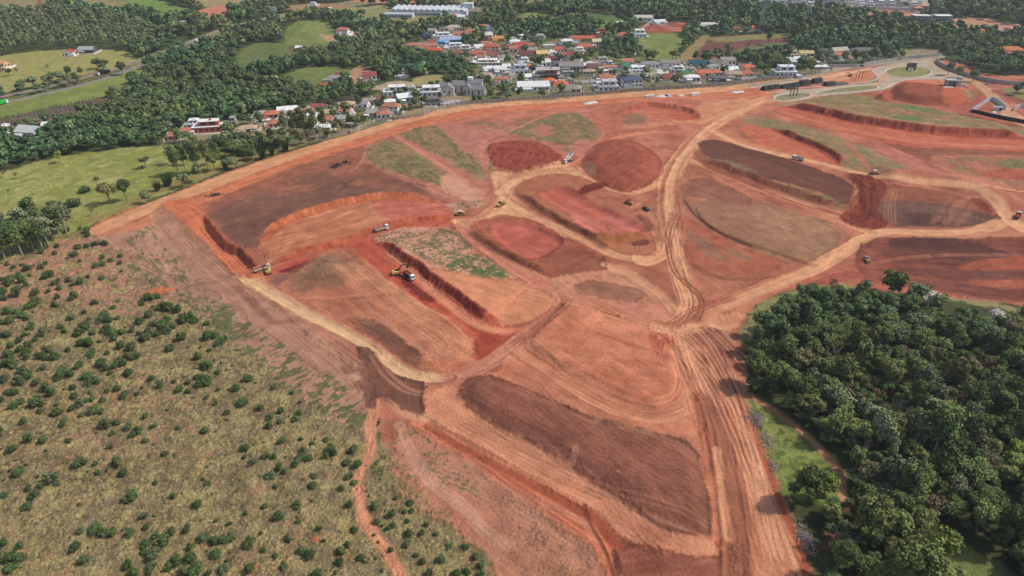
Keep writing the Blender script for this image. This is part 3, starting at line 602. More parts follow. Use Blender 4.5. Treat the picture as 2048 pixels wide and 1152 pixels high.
# ---- big lot in the middle of the south
poly([(1000,735),(1050,672),(1110,628),(1140,604),(1200,620),(1300,652),(1352,665),(1380,720),(1400,790),(1415,860),(1370,880),(1300,862),(1200,838),(1100,795),(1010,762),(960,750)], (200,118, 90), nz=10, g=((1060,700),(1380,840)), ga=18, gs=1.6, gl=50)
poly([(1050,696),(1090,644),(1150,617),(1210,627),(1300,657),(1345,690),(1362,750),(1350,798),(1310,816),(1240,799),(1150,752)], (200,116, 86), e=1, warp=1, g=((1090,640),(1330,790)), ga=16, gs=1.2, gl=36, nz=8, col2=(206,122, 92))
stroke([(1035,688),(1090,728),(1170,780),(1250,818),(1320,832),(1370,815),(1390,790)], 10, (214,140,108), op=.85, st=24, warp=2)
stroke([(1080,640),(1140,606),(1220,622),(1310,652)], 5, (186,96, 72), op=.7)
tracks([(1040,690),(1120,750),(1220,806),(1310,826),(1375,805)], (186,104, 78), 5, 9, .7, .55, 33)
tracks([(1330,700),(1350,760),(1335,800),(1280,812)], (216,136,106), 2, 3, .7, .6, 34)
stroke([(1190,670),(1240,690),(1290,705),(1340,715)], 1.6, (172, 84, 62), op=.6)
# ---- dark lot
poly([(860,790),(915,775),(950,822),(1050,876),(1160,946),(1260,1006),(1330,1052),(1400,1074),(1456,1092),(1450,1108),(1380,1112),(1300,1092),(1240,1072),(1180,1022),(1090,966),(960,890),(860,835)], (210,134,102), warp=1.5, g=((900,820),(1380,1100)), ga=14, gs=1.3, gl=50, nz=8)
poly([(918,782),(960,754),(1010,766),(1100,802),(1180,838),(1240,846),(1310,866),(1370,886),(1400,920),(1415,980),(1420,1060),(1390,1066),(1330,1052),(1260,1008),(1160,948),(1050,878),(950,823)], (142, 84, 68), e=.9, warp=1.5, g=((980,780),(1400,1050)), ga=13, gs=1.0, gl=30, nz=7, micro=.25, col2=(150,86,70))
specks([(1200,950),(1290,960),(1360,1030),(1300,1020)], (196,130,108), dens=.28, scale=1.4, op=.8, g=((980,780),(1400,1050)), st=4)
poly([(1180,845),(1235,842),(1300,866),(1270,872),(1220,866)], (156,110, 88), e=3, warp=4, op=.8)
stroke([(1155,905),(1148,925),(1135,938)], 2, (192,128,106), op=.8)
poly([(1330,868),(1380,888),(1405,925),(1420,990),(1422,1060),(1408,1062),(1404,990),(1385,925),(1350,892)], (136, 90, 74), e=3, warp=2, op=.7)
poly([(1425,900),(1440,960),(1450,1030),(1455,1080),(1440,1085),(1425,1060),(1418,980)], (214,142,108), warp=2, op=.9)
poly([(1405,880),(1425,900),(1440,1060),(1425,1062),(1415,980),(1395,905)], (206,116, 84), warp=1.5, op=.9)
poly([(1428,1080),(1450,1076),(1462,1084),(1455,1095),(1435,1094)], (184,92,64), warp=1, e=1)
# trench and band
poly([(838,838),(880,850),(980,905),(1100,975),(1180,1030),(1230,1085),(1236,1180),(1216,1160),(1195,1100),(1170,1075),(1010,975),(900,900),(820,850)], (206,112, 82), warp=1.2, g=((860,860),(1180,1060)), ga=16, gs=1.0)
stroke([(858,850),(930,893),(1020,942),(1100,984),(1160,1018),(1200,1046),(1238,1082)], 5.0, (172, 84, 58), st=10, warp=.8, depth=.5)
tracks([(830,850),(900,892),(1000,958),(1100,1020),(1180,1075)], (170,78,56), 2, 3, .7, .7, 36)
poly([(1235,1088),(1262,1080),(1300,1092),(1380,1112),(1450,1108),(1480,1090),(1492,1120),(1500,1300),(1245,1300),(1238,1160),(1226,1120)], (154, 86, 68), e=1.2, warp=1.5, g=((1240,1140),(1480,1110)), ga=12, nz=8)
stroke([(1170,1010),(1185,1055),(1205,1090),(1222,1130),(1236,1180)], 1.2, (120,60,44), op=.9, warp=.6)
poly([(1228,1092),(1240,1100),(1244,1140),(1230,1130)], (108,62,52), warp=1)
tracks([(790,850),(850,880),(1000,900)], (170,104, 84), 0)
stroke([(780,800),(800,820),(850,838),(870,850)], 4.0, (200,140,112), op=.9, warp=2)
# ---- south-east lanes
poly([(1352,668),(1400,640),(1470,625),(1500,640),(1480,690),(1500,780),(1530,860),(1560,960),(1600,1060),(1660,1200),(1700,1300),(1490,1300),(1470,1120),(1450,960),(1420,850),(1380,760)], (212,138,106), nz=10, g=((1420,720),(1600,1152)), ga=20, gs=1.2, gl=40, warp=2)
poly([(1380,668),(1425,655),(1470,668),(1492,700),(1492,760),(1465,735),(1420,705)], (146, 84, 68), e=3, warp=4, g=((1400,680),(1490,730)), ga=14)  # darker brown patch with soft edges, left of the wood
poly([(1450,668),(1500,640),(1482,700)], (170,96,78), e=3, warp=3)
stroke([(1370,665),(1400,650),(1440,656),(1475,690)], 2, (216,160,134), op=.6, warp=1.5)
stroke([(1385,712),(1405,760),(1430,830),(1448,900),(1462,980),(1472,1060),(1475,1130),(1480,1300)], 9, (166, 98, 74), st=12, warp=1.5)
stroke([(1425,700),(1450,760),(1475,830),(1500,850)], 8, (164, 90, 70), op=.8, warp=2)
stroke([(1440,800),(1455,830),(1462,850)], 3, (220,160,128), op=.8)
stroke([(1495,860),(1520,940),(1550,1030),(1590,1140),(1620,1230)], 1.4, (226,160,130), op=.8, gap=.3)
stroke([(1500,850),(1540,950),(1580,1060),(1620,1160)], 2.5, (176, 86, 62), op=.8, warp=1)
tracks([(1350,665),(1380,720),(1410,800),(1430,880),(1440,960)], (168, 88, 66), 8, 16, .9, .6, 38)
tracks([(1430,780),(1480,900),(1520,1020),(1560,1150)], (182,106, 80), 8, 26, .7, .5, 39)
tracks([(1370,690),(1420,760),(1470,850),(1540,1000)], (216,142,112), 5, 20, .7, .5, 40)
tracks([(1345,665),(1300,660),(1200,625)], (176, 86, 66), 4, 8, .7, .6, 41)
tracks([(1352,662),(1330,690),(1340,730)], (176, 80, 60), 5, 14, .9, .6, 42)
stroke([(1320,655),(1365,640),(1378,600),(1362,550),(1350,510),(1345,460)], 9, (210,140,106), st=24, warp=1.5)
tracks([(1320,655),(1368,635),(1376,595),(1352,520),(1345,460)], (180,104, 78), 5, 9, .6, .6, 43)
tracks([(1340,500),(1360,560),(1380,620),(1360,660)], (222,158,122), 3, 6, .6, .6, 44)
# ---- dark lot on the east edge
poly([(1724,486),(1780,476),(1900,478),(2100,482),(2120,600),(2048,606),(1900,590),(1750,562),(1716,535)], (118, 64, 54), warp=1.5, g=((1760,500),(2040,500)), ga=12, gs=1.4, nz=10, col2=(134, 68, 54))
poly([(1780,478),(1850,474),(1960,484),(2060,500),(2060,508),(1950,506),(1850,500),(1790,490)], (94, 54, 48), e=3, warp=3)
poly([(1850,505),(1930,502),(1950,512),(1900,522),(1870,520)], (98, 52, 44), e=3, warp=3)
poly([(1925,522),(2000,506),(2100,502),(2100,530),(2000,532),(1930,532)], (172, 80, 54), e=2, warp=2)
poly([(1850,524),(1950,532),(2100,530),(2100,548),(1950,548),(1860,540)], (122, 70, 60), e=2, warp=2)
poly([(1925,552),(2000,550),(2100,545),(2100,565),(2000,566)], (178, 88, 62), e=2, warp=2)
tracks([(1735,522),(1800,510),(1900,500),(2060,498)], (190,116, 94), 1, 1, .8, .8, 45)
tracks([(1690,545),(1760,525),(1900,520)], (168, 88, 70), 3, 6, .6, .6, 46)
poly([(1640,545),(1720,545),(1760,562),(1900,592),(2110,606),(2110,640),(2048,612),(1900,600),(1800,586),(1660,574),(1600,580)], (186,102, 82), warp=2, g=((1650,560),(2040,600)), ga=18)
tracks([(1600,575),(1700,545),(1760,560),(2040,600)], (160, 78, 60), 5, 10, .7, .6, 47)
# ---- more wheel marks, spill and crossings
_rt = random.Random(99)
for a, b_, n, w_, c, o in [((560,460),(900,415),5,26,(214,138,104),.5),((620,560),(930,700),10,60,(210,136,106),.5),((640,600),(900,735),8,50,(150,84,64),.45),((1080,650),(1350,760),14,70,(220,140,112),.45),((1060,690),(1330,800),12,60,(176,92,70),.5),((960,790),(1400,1000),16,60,(170,108,88),.45),
  ((1000,800),(1410,1050),14,60,(120,68,56),.45),((880,830),(1440,1095),8,14,(222,150,118),.5),((880,840),(1380,1105),6,12,(180,100,74),.5),((1390,380),(1660,480),12,50,(182,134,108),.4),((1400,420),(1640,500),10,40,(134,88,72),.4),((1410,290),(1690,385),10,30,(136,84,70),.45),((1740,500),(2060,520),8,20,(170,96,76),.45),
  ((1730,545),(2060,590),9,26,(210,128,104),.4),((1460,720),(1620,1140),12,34,(216,140,110),.45),((1420,700),(1520,1140),10,26,(160,88,68),.45),((440,450),(720,330),12,60,(150,100,84),.4),((520,480),(740,395),8,20,(160,86,62),.45),((1060,380),(1290,500),8,24,(150,80,60),.45),((960,460),(1190,540),8,30,(146,74,56),.45),
  ((1180,225),(1480,215),8,30,(214,140,110),.45),((1600,240),(2050,295),6,14,(214,126,96),.5),((1750,300),(2040,375),8,40,(206,132,108),.4),((1150,560),(1340,630),8,26,(180,108,84),.5),((800,870),(1200,1140),10,40,(198,148,128),.4),((820,860),(1180,1150),8,50,(160,110,94),.4),((350,430),(740,790),10,24,(200,152,130),.4),((260,480),(520,620),6,24,(160,112,96),.4)]:
    mx, my = (a[0] + b_[0]) / 2, (a[1] + b_[1]) / 2; ln = math.hypot(b_[0] - a[0], b_[1] - a[1])
    for k in range(2): tracks([a, (mx + _rt.uniform(-.06, .06) * ln, my + _rt.uniform(-.03, .05) * ln), b_], c, n // 2, w_, _rt.uniform(.45, .8), o * .5, _rt.randrange(999))
for a in ((1352,660),(1130,605),(1010,400),(1345,470),(1740,468),(925,445),(1150,338),(505,560)):
    for k in range(7): t_ = _rt.uniform(0, 6.28); r1 = _rt.uniform(18, 46); tracks([(a[0] - r1 * math.cos(t_), a[1] - r1 * .5 * math.sin(t_)), (a[0] + _rt.uniform(-8, 8), a[1] + _rt.uniform(-6, 6)), (a[0] + r1 * math.cos(t_ + 1.2), a[1] + r1 * .5 * math.sin(t_ + 1.2))], _rt.choice([(222,156,122), (170,92,68), (206,132,100)]), 1, 3, .6, .4, _rt.randrange(999))
for q, c, dn in (([(940,770),(1180,840),(1400,900),(1415,1060),(1260,1000),(1050,870)], (100,62,52), .34), ([(1090,645),(1300,660),(1360,750),(1310,815),(1100,700)], (170,88,66), .3), ([(440,400),(728,292),(940,415),(640,420),(500,495)], (98,66,58), .3), ([(1370,370),(1500,395),(1680,470),(1630,528),(1400,440)], (118,84,70), .3), ([(1725,486),(2080,482),(2080,600),(1750,560)], (90,50,44), .34), ([(600,560),(760,560),(950,700),(850,750),(700,660)], (150,84,64), .3), ([(1400,660),(1480,700),(1600,1060),(1640,1180),(1480,1180),(1400,800)], (166,92,70), .34), ([(850,780),(1450,1095),(1380,1110),(860,835)], (186,112,84), .3)):
    specks(q, c, dens=dn, scale=1.2, op=.28, g=(q[0], q[1]), st=3)
# ---- main lanes swept clear again over the crossings
stroke([(484,553),(540,588),(610,628),(690,668),(750,706),(800,742),(850,757),(900,757)], 5.6, (218,172,134), op=.95, st=14, warp=.8, fade=6)
stroke([(900,757),(955,738),(1010,702),(1060,665),(1105,630),(1128,604)], 5, (200,130,106), op=.7, st=18, fade=4)
stroke([(1335,505),(1345,460),(1338,400),(1348,345),(1378,300),(1412,262),(1465,230),(1535,202)], 6, (226,168,130), op=.7, st=18, fade=5)
stroke([(1005,352),(1010,372),(1000,390),(1040,420),(1110,455),(1170,482),(1230,510),(1290,520)], 5, (222,160,124), op=.7, st=16, fade=5)
stroke([(2010,440),(1930,464),(1850,467),(1780,465),(1745,472),(1705,492),(1650,528),(1580,558),(1500,590),(1430,620)], 6, (222,160,124), op=.75, st=14, fade=5)
stroke([(1430,264),(1480,288),(1560,311),(1640,327),(1720,347),(1800,362),(1890,374),(1950,385),(1990,408)], 5, (222,160,124), op=.75, st=14, fade=5)
def bank_face(i, col, top=None, k=1.0):
    pts, h, wd, dec, sc_ = BANKS[i]; p = smooth(P(pts), False); m = sel(p, wd + 6); X, Y, sp = GXf[m], GYf[m], SP[m]; d, s, al, L = linedist(X, Y, p)
    s2 = s + sc_ * (fbm(X / 2.4, Y / 2.4, 3, 3) - .5) * 2.6 + sc_ * (vn(al / 13, al * 0, 8) - .5) * 2.4
    e_ = np.maximum(.5, sp * .6); f = sst(-1.2 - e_, -.2, s2) * sst(wd + .5 + e_, wd - .2, s2) * sst(0, 10, al) * sst(0, 10, L - al) * k
    c = np.array(col, np.float32) + ((vn(al / 1.2, s2 / 6, 91) - .5) * 44 + (vn(al / 5, s2 / 3, 92) - .5) * 30)[:, None] * np.array([1, .8, .7], np.float32)
    C[m] = C[m] * (1 - f[:, None]) + c * f[:, None]
    g_ = sst(-5, -1.5, s2) * sst(0, -1.0, s2) * sst(0, 10, al) * sst(0, 10, L - al) * sst(.45, .6, vn(X / 2.2, Y / 2.2, 93)) * .5 * k; C[m] = C[m] * (1 - g_[:, None]) + (np.array(col, np.float32) * 1.05) * g_[:, None]; MICRO[m] += (g_ * .5).astype(np.float32)
for i, c, k in ((0, (170,84,58), 1), (1, (192,98,64), .95), (2, (180,84,58), .95), (3, (172,74,56), 1), (5, (168,74,54), 1), (6, (164,74,56), 1), (7, (150,80,60), .8), (8, (170,96,60), .8), (11, (150,84,62), .7), (10, (150,84,62), .6), (16, (176,88,64), .8)): bank_face(i, c, None, k)
# crisp features drawn last
stroke([(338,410),(380,428),(420,466),(470,515),(505,550)], 9, (206,106,72), op=.85, st=18, warp=1.2)
poly([(722,702),(745,706),(765,732),(800,752),(850,768),(846,800),(846,832),(800,818),(772,796),(745,800),(735,810),(728,760)], (122,78,64), warp=1.0, g=((760,740),(765,800)), ga=10, gs=.9, gl=14, nz=6, op=.95)
stroke([(750,712),(775,745),(815,775),(850,786)], .9, (196,130,106), op=.8)
stroke([(742,716),(768,752),(808,782),(848,792)], .9, (196,130,106), op=.8)
stroke([(858,850),(930,893),(1020,942),(1100,984),(1160,1018),(1200,1046),(1238,1082)], 4.6, (166,80,56), st=8, warp=.9, op=.95)
stroke([(845,838),(930,884),(1020,932),(1100,972),(1160,1006)], 1.0, (226,152,116), op=.6)
stroke([(1170,1010),(1185,1055),(1205,1090),(1222,1130),(1236,1180)], 1.1, (110,54,42), op=.9, warp=.6)
stroke([(1404,745),(1425,815),(1445,890),(1460,980),(1470,1060),(1474,1130),(1480,1300)], 7, (160,94,72), st=10, warp=1.2, op=.92)
stroke([(1428,705),(1452,762),(1480,820),(1510,852)], 6, (162,88,68), op=.85, warp=1.5)
stroke([(1430,900),(1442,960),(1450,1030),(1456,1076)], 3.2, (218,146,112), op=.85, warp=1.2)
stroke([(1488,850),(1515,930),(1545,1020),(1580,1110),(1610,1200)], 1.0, (128,62,46), op=.8, warp=.8)
stroke([(1500,852),(1530,930),(1562,1020),(1600,1110),(1630,1200)], 3.4, (178,88,64), op=.85, warp=1.2)
stroke([(1495,862),(1520,940),(1552,1030),(1590,1140)], .9, (232,170,140), op=.8, gap=.3)
stroke([(1150,905),(1146,925),(1132,940)], 1.6, (192,128,106), op=.7)
for q in ([(915,778),(960,752),(1010,764),(1100,800),(1180,836)], [(918,784),(950,824),(1050,878),(1160,948),(1260,1008),(1330,1053),(1390,1068)], [(1310,866),(1370,886),(1402,920),(1416,980),(1420,1060)]): stroke(q, 1.0, (98,56,46), op=.7, warp=.8, gap=.3)
for q in ([(1090,644),(1050,696),(1150,752),(1240,799),(1310,816)], [(1150,617),(1210,627),(1300,657),(1345,690)], [(1352,665),(1340,690),(1330,720)]): stroke(q, .9, (150,74,54), op=.6, warp=.8, gap=.3)
for q in ([(942,452),(990,502),(1060,538),(1130,562)], [(1030,378),(1052,408),(1120,446),(1190,480)], [(1180,299),(1215,281),(1260,282),(1305,303),(1323,330),(1312,358),(1280,378),(1242,383),(1190,362)], [(1724,486),(1716,535),(1750,562)], [(1745,372),(1850,378),(1930,396),(1985,425)]): stroke(q, .9, (120,56,42), op=.65, warp=.8, gap=.3)
for a, q, n, w_, sd0 in (((224,160,126), [(1345,460),(1356,540),(1380,600),(1360,655),(1372,720),(1410,800)], 5, 12, 201), ((160,84,62), [(1300,640),(1350,650),(1390,620),(1480,592)], 4, 8, 202), ((168,90,66), [(1352,655),(1400,700),(1440,770),(1470,860),(1500,960)], 5, 12, 203), ((226,162,128), [(1365,650),(1420,700),(1480,790),(1530,900),(1570,1020),(1610,1140)], 6, 22, 204),
  ((150,80,60), [(1345,420),(1330,480),(1345,540),(1400,600),(1380,650)], 3, 8, 205), ((222,154,120), [(1130,600),(1200,625),(1290,648),(1350,660),(1420,650)], 4, 7, 206), ((158,84,64), [(1120,585),(1130,610),(1080,650),(1010,700)], 3, 6, 207), ((214,142,110), [(760,500),(820,545),(890,600),(960,650),(1040,665)], 3, 6, 208)):
    tracks(q, a, n, w_, .55, .6, sd0)
# ---- grass collar and clearings by the forest
poly([(1480,662),(1505,622),(1560,588),(1650,572),(1700,570),(1700,600),(1560,620),(1500,690)], (136,132, 86), e=2, warp=2)
poly([(1860,598),(1960,600),(2060,622),(2100,650),(1900,640)], (150,138, 98), e=2, warp=2)
poly([(1700,590),(1900,600),(2100,640),(2300,700),(2300,1300),(1660,1300),(1640,1160),(1590,1040),(1555,950),(1500,800),(1495,700),(1560,620)], (74, 80, 50), e=3, warp=3, nz=10)
poly([(1500,795),(1560,830),(1640,900),(1690,950),(1680,990),(1600,1000),(1560,970),(1530,880)], (112,130, 66), e=3, warp=4, nz=16, col2=(132,136, 72))
specks([(1500,795),(1560,830),(1640,900),(1690,960),(1600,1000),(1540,900)], (84,100, 54), dens=.6, scale=3, op=.7)
stroke([(1505,795),(1560,828),(1610,868),(1650,908),(1680,945),(1686,990),(1680,1020)], 3.4, (184,128, 98), warp=.8)
poly([(1655,1020),(1690,1010),(1680,1060),(1660,1100),(1640,1090)], (120, 74, 62), e=2, warp=3)
poly([(1860,1060),(1950,1100),(2040,1152),(2060,1200),(1900,1200),(1850,1120)], (120,126, 78), e=3, warp=3)
specks([(1500,800),(1530,860),(1545,920),(1530,900),(1510,840)], (190,176,164), dens=.5, scale=1.0, op=.8)
specks([(1590,1050),(1612,1060),(1632,1120),(1610,1110)], (186,160,146), dens=.6, scale=.9, op=.8)
# ---- gatehouse mound
poly([(1770,200),(1778,176),(1795,164),(1880,160),(1945,158),(1990,195),(2060,240),(2060,252),(1980,240),(1900,226),(1840,216),(1790,208)], (184,100, 78), warp=1.5, nz=9)
poly([(1777,197),(1783,177),(1800,170),(1835,175),(1880,182),(1925,190),(1935,206),(1900,214),(1840,212),(1800,205)], (158, 78, 58), e=1, warp=.8, nz=6)
poly([(1795,178),(1805,168),(1870,168),(1935,180),(1925,188),(1880,185),(1835,180)], (208,116, 84), e=1.5, warp=1.5)
poly([(1885,186),(1920,188),(1932,202),(1905,212),(1880,208)], (192, 96, 66), e=2, warp=1)
poly([(1920,192),(1950,180),(1962,182),(1950,200),(1935,200)], (140,114, 74), e=1.5, warp=1.5, op=.8)
poly([(1960,180),(1990,200),(2000,205),(1960,225),(1900,218),(1940,205),(1955,190)], (170, 88, 68), e=1.5, warp=1.5)
poly([(1750,200),(1756,190),(1772,184),(1784,190),(1782,202),(1765,205)], (164, 82, 62), warp=1.5, e=1)
poly([(1860,158),(1900,154),(1935,160),(1930,168),(1880,166)], (188,166,152), e=1.5, warp=2, op=.8)
# ---- paved roundabout and access road
PAVE = [(1545,196),(1552,188),(1573,181),(1640,176),(1690,170),(1738,165),(1754,160),(1750,150),(1744,138),(1790,126),(1840,117),(1884,112),(1888,122),(1872,130),(1895,143),(1925,150),(1950,162),(1895,157),(1850,159),(1810,161),(1798,165),(1778,178),(1740,183),(1700,188),(1640,194),(1590,202),(1560,204)]
poly(PAVE, (182,162,148), e=.5, warp=.6, nz=8, sm=True, g=((1560,195),(1860,130)), ga=10, gs=1.0)
poly([(1925,150),(1950,160),(1985,180),(2010,205),(2040,230),(2080,250),(2080,268),(2030,246),(1995,222),(1970,190),(1945,168),(1915,158)], (196,148,118), e=.8, warp=.8, nz=8)
poly([(1985,180),(2060,176),(2100,178),(2100,225),(2040,208),(2000,190)], (150, 84, 66), e=1.5, warp=1.5)
poly([(2000,178),(2060,176),(2110,185),(2110,215),(2050,200)], (138,130, 88), e=1.5, warp=1.5)
tracks([(1560,196),(1650,186),(1740,172),(1765,150),(1790,128)], (200,150,124), 4, 6, .9, .6, 50)
stroke([(1500,172),(1580,160),(1660,143),(1740,130),(1830,118),(1885,112)], 9, (160,148,138), st=10, warp=.4)
stroke([(1740,136),(1790,126),(1850,117)], 3, (150,120,106), op=.6)
poly([(1700,155),(1730,142),(1745,140),(1747,155),(1740,163),(1690,170)], (196,116, 88), e=1, warp=1.5)
poly([(1817 + 46 * math.cos(a), 144 + 11 * math.sin(a)) for a in np.linspace(0, 2 * math.pi, 18)[:-1]], (146,140,92), e=.4, warp=.2, nz=10, col2=(132,130,80))
poly([(1633,185.5),(1660,179.5),(1691,175.5),(1736,171.5),(1756,174),(1745,180),(1691,186),(1645,188)], (142,134,98), e=.4, warp=.2, nz=8)
poly([(1548,197),(1558,191),(1586,186.5),(1612,186),(1623,191),(1606,196.5),(1575,202),(1555,201)], (144,132,108), e=.4, warp=.2, nz=8)
poly([(1740,158),(1756,156),(1757,163),(1742,166)], (140,132,100), e=.5, warp=.3)
# ---- background land: meadows, motorway, fields
poly([(-120,125),(0,112),(60,104),(130,99),(230,99),(265,110),(262,126),(205,142),(150,156),(70,172),(-120,206)], (164,152,96), e=4, warp=5, nz=12, col2=(150,146,84))
poly([(170,150),(200,142),(205,148),(180,155)], (150,104,76), e=2, warp=2)
poly([(-120,222),(0,203),(100,183),(200,158),(270,134),(290,140),(262,165),(235,186),(120,212),(0,238),(-120,262)], (140,146,76), e=4, warp=5, nz=14, col2=(118,128,66))
poly([(-120,266),(0,240),(100,217),(205,196),(228,205),(150,232),(60,252),(-120,290)], (112, 98, 86), e=3, warp=3, g=((0,248),(200,205)), ga=16, gs=3)
stroke([(0,262),(100,240),(200,216)], 3, (150,128,110), op=.8)
poly([(238,178),(262,172),(266,188),(245,196)], (150,122, 94), e=2, warp=2)
# ---- verge of the far motorway, kept open
for q in ([(385,82),(440,60),(500,43),(560,28),(640,12),(720,0),(740,8),(660,24),(570,40),(510,56),(450,74),(400,92)], [(262,126),(330,100),(345,106),(280,136)]): poly(q, (128,130,84), e=3, warp=3, nz=12)
stroke([(-120,218),(0,194),(60,182),(130,165),(200,147),(260,127),(330,102),(390,80),(440,60),(500,44),(560,30),(640,15),(700,4),(760,-10)], 9.5, (152,138,130), st=6, warp=.4, e=.6)
stroke([(-120,234),(0,207),(50,197),(110,183),(200,160),(262,138),(330,113),(400,88),(450,68),(510,50),(570,35),(650,21),(720,10),(790,-4)], 9, (146,138,134), st=6, warp=.4, e=.6)
stroke([(-120,225),(0,200),(60,188),(130,172),(200,153),(262,132),(330,107),(400,82)], 3, (134,134, 86), warp=.5)
for d in (-1, 1): stroke([(200,147+d*2),(260,127+d*2),(330,102+d*2),(390,80+d*2)], .6, (206,200,192), op=.5)
poly([(-100,-30),(0,-16),(60,-10),(110,8),(70,28),(0,22),(-100,20)], (150,136,104), e=6, warp=6)
poly([(150,-12),(225,-6),(265,12),(250,26),(200,20),(165,10)], (142,134, 92), e=6, warp=6)
poly([(262,-16),(310,-4),(350,10),(392,26),(330,32),(285,20),(250,4)], (118,144, 74), e=4, warp=4)
poly([(350,-22),(480,-18),(480,16),(430,16),(390,8)], (160,142,106), e=6, warp=4)
poly([(386,28),(420,14),(456,14),(452,30),(420,40),(390,38)], (204,124, 98), e=2, warp=3)
poly([(400,34),(450,36),(470,50),(440,48)], (140,134, 92), e=5, warp=5)
poly([(560,14),(640,6),(690,10),(700,18),(650,20),(600,24)], (158,128, 96), e=5, warp=5)
poly([(700,2),(770,-4),(860,0),(840,6),(760,6)], (204,130,104), e=3, warp=3)
poly([(640,20),(720,14),(770,10),(800,24),(880,34),(872,48),(810,54),(760,44),(700,34)], (152,142,102), e=4, warp=4, nz=12, col2=(136,136, 86))
stroke([(700,24),(730,18),(770,10)], 4, (176,160,144))
stroke([(720,33),(780,34),(850,42),(880,46)], 1.5, (178,160,140), op=.7)
poly([(860,8),(950,12),(980,18),(960,24),(900,16)], (150,140,124), e=3, warp=2)
poly([(940,-10),(1040,-4),(1110,2),(1000,10),(900,2)], (140,134, 96), e=4, warp=5)
poly([(1230,-8),(1310,-4),(1370,2),(1330,8),(1290,6)], (140,136,100), e=4, warp=5)
poly([(570,66),(596,42),(650,44),(672,66),(664,96),(610,108),(572,98)], (116,128, 72), e=5, warp=5, nz=12, col2=(130,136, 78))
poly([(480,100),(530,84),(590,92),(585,122),(540,128),(500,148),(478,130)], (108,118, 70), e=5, warp=5)
poly([(560,158),(610,136),(690,136),(700,152),(670,170),(590,176)], (116,126, 70), e=5, warp=5)
poly([(640,68),(690,74),(700,66),(730,60),(720,75),(680,84),(655,82)], (178,146,118), e=2, warp=3)
poly([(575,95),(600,92),(610,100),(585,102)], (120, 80, 64), e=3, warp=3)
poly([(1020,50),(1050,25),(1110,30),(1160,32),(1200,34),(1260,38),(1240,46),(1150,42),(1080,46),(1040,52)], (118,128, 76), e=4, warp=4, nz=10, col2=(132,136, 86))
poly([(970,55),(1010,52),(1025,60),(1000,75),(975,72)], (118,122, 78), e=3, warp=3)
poly([(1202,47),(1226,45),(1222,56),(1206,56)], (104,146, 62), e=1, warp=1)
poly([(1170,28),(1230,30),(1240,40),(1180,42)], (92,116, 70), e=2, warp=2)
# village ground and streets
poly([(470,262),(490,232),(560,222),(620,206),(700,202),(760,186),(820,180),(900,176),(1000,180),(1040,186),(1000,204),(900,216),(800,238),(700,266),(620,284),(560,282),(500,270)], (120,122, 84), e=4, warp=5, nz=16, col2=(152,134,108))
poly([(330,272),(400,250),(470,240),(500,250),(460,268),(400,280),(330,292)], (150,138,112), e=3, warp=4, nz=16, col2=(112,116, 80))
poly([(800,92),(860,78),(900,52),(980,56),(1010,80),(1060,90),(1150,70),(1180,84),(1160,120),(1240,130),(1400,128),(1480,130),(1560,138),(1660,130),(1700,128),(1740,130),(1540,160),(1400,175),(1200,189),(1040,202),(1000,180),(960,160),(930,130),(860,112)], (130,124, 98), e=4, warp=5, nz=18, col2=(112,116, 76))
stroke([(916,110),(960,112),(1020,113),(1028,122),(1050,132),(1160,136),(1250,132),(1340,130)], 7, (164,150,140), st=6)
poly([(925,108),(1010,104),(1012,118),(940,120)], (150,134,122), e=1, warp=1)
stroke([(790,96),(840,92),(880,78),(910,68)], 6, (184,168,154), st=6)
stroke([(862,86),(880,96),(900,112)], 4, (150,122,106), st=6)
stroke([(1480,158),(1560,150),(1640,143),(1700,133)], 4, (160,148,138), op=.7)
poly([(1640,141),(1690,130),(1712,130),(1700,138),(1650,146)], (172,150,136), e=1, warp=1)
poly([(1285,50),(1325,44),(1398,46),(1394,60),(1320,66),(1272,64)], (158, 78, 60), e=1.5, warp=1, nz=8)
for k in range(4): stroke([(1312+k*-4,47+k*4.2),(1345,47.5+k*4.3),(1388,48+k*4.0)], 2.2, (206,150,128), op=.9, warp=.6)
stroke([(1255,76),(1285,56),(1305,44)], 3, (198,186,176))
poly([(1380,122),(1402,96),(1420,74),(1470,70),(1560,68),(1580,78),(1572,100),(1556,110),(1500,114),(1450,117)], (118, 78, 70), e=2, warp=2, g=((1400,112),(1560,104)), ga=8, gs=2.5, gl=80)
poly([(1420,76),(1500,70),(1560,68),(1570,76),(1500,80),(1440,84)], (134,130, 82), e=2, warp=3)
poly([(1470,104),(1500,92),(1570,84),(1574,92),(1510,102)], (108,116, 76), e=2, warp=2)
poly([(1350,128),(1372,100),(1400,74),(1420,72),(1395,104),(1382,122)], (150,128, 92), e=2, warp=3)
poly([(1270,70),(1320,66),(1370,75),(1350,120),(1320,125),(1280,100)], (124,134, 72), e=4, warp=5, nz=14)
poly([(1160,120),(1200,104),(1300,120),(1240,130)], (120,122, 70), e=4, warp=4)
poly([(825,158),(860,150),(890,152),(880,170),(835,172)], (160,146,104), e=2, warp=2)
poly([(742,176),(790,162),(830,166),(820,176),(760,180)], (176,158,138), e=2, warp=2)
poly([(700,140),(735,132),(745,160),(720,178),(705,170)], (178,132,108), e=2, warp=3)
poly([(1800,102),(1870,98),(1885,110),(1810,116)], (150,134,118), e=2, warp=2)
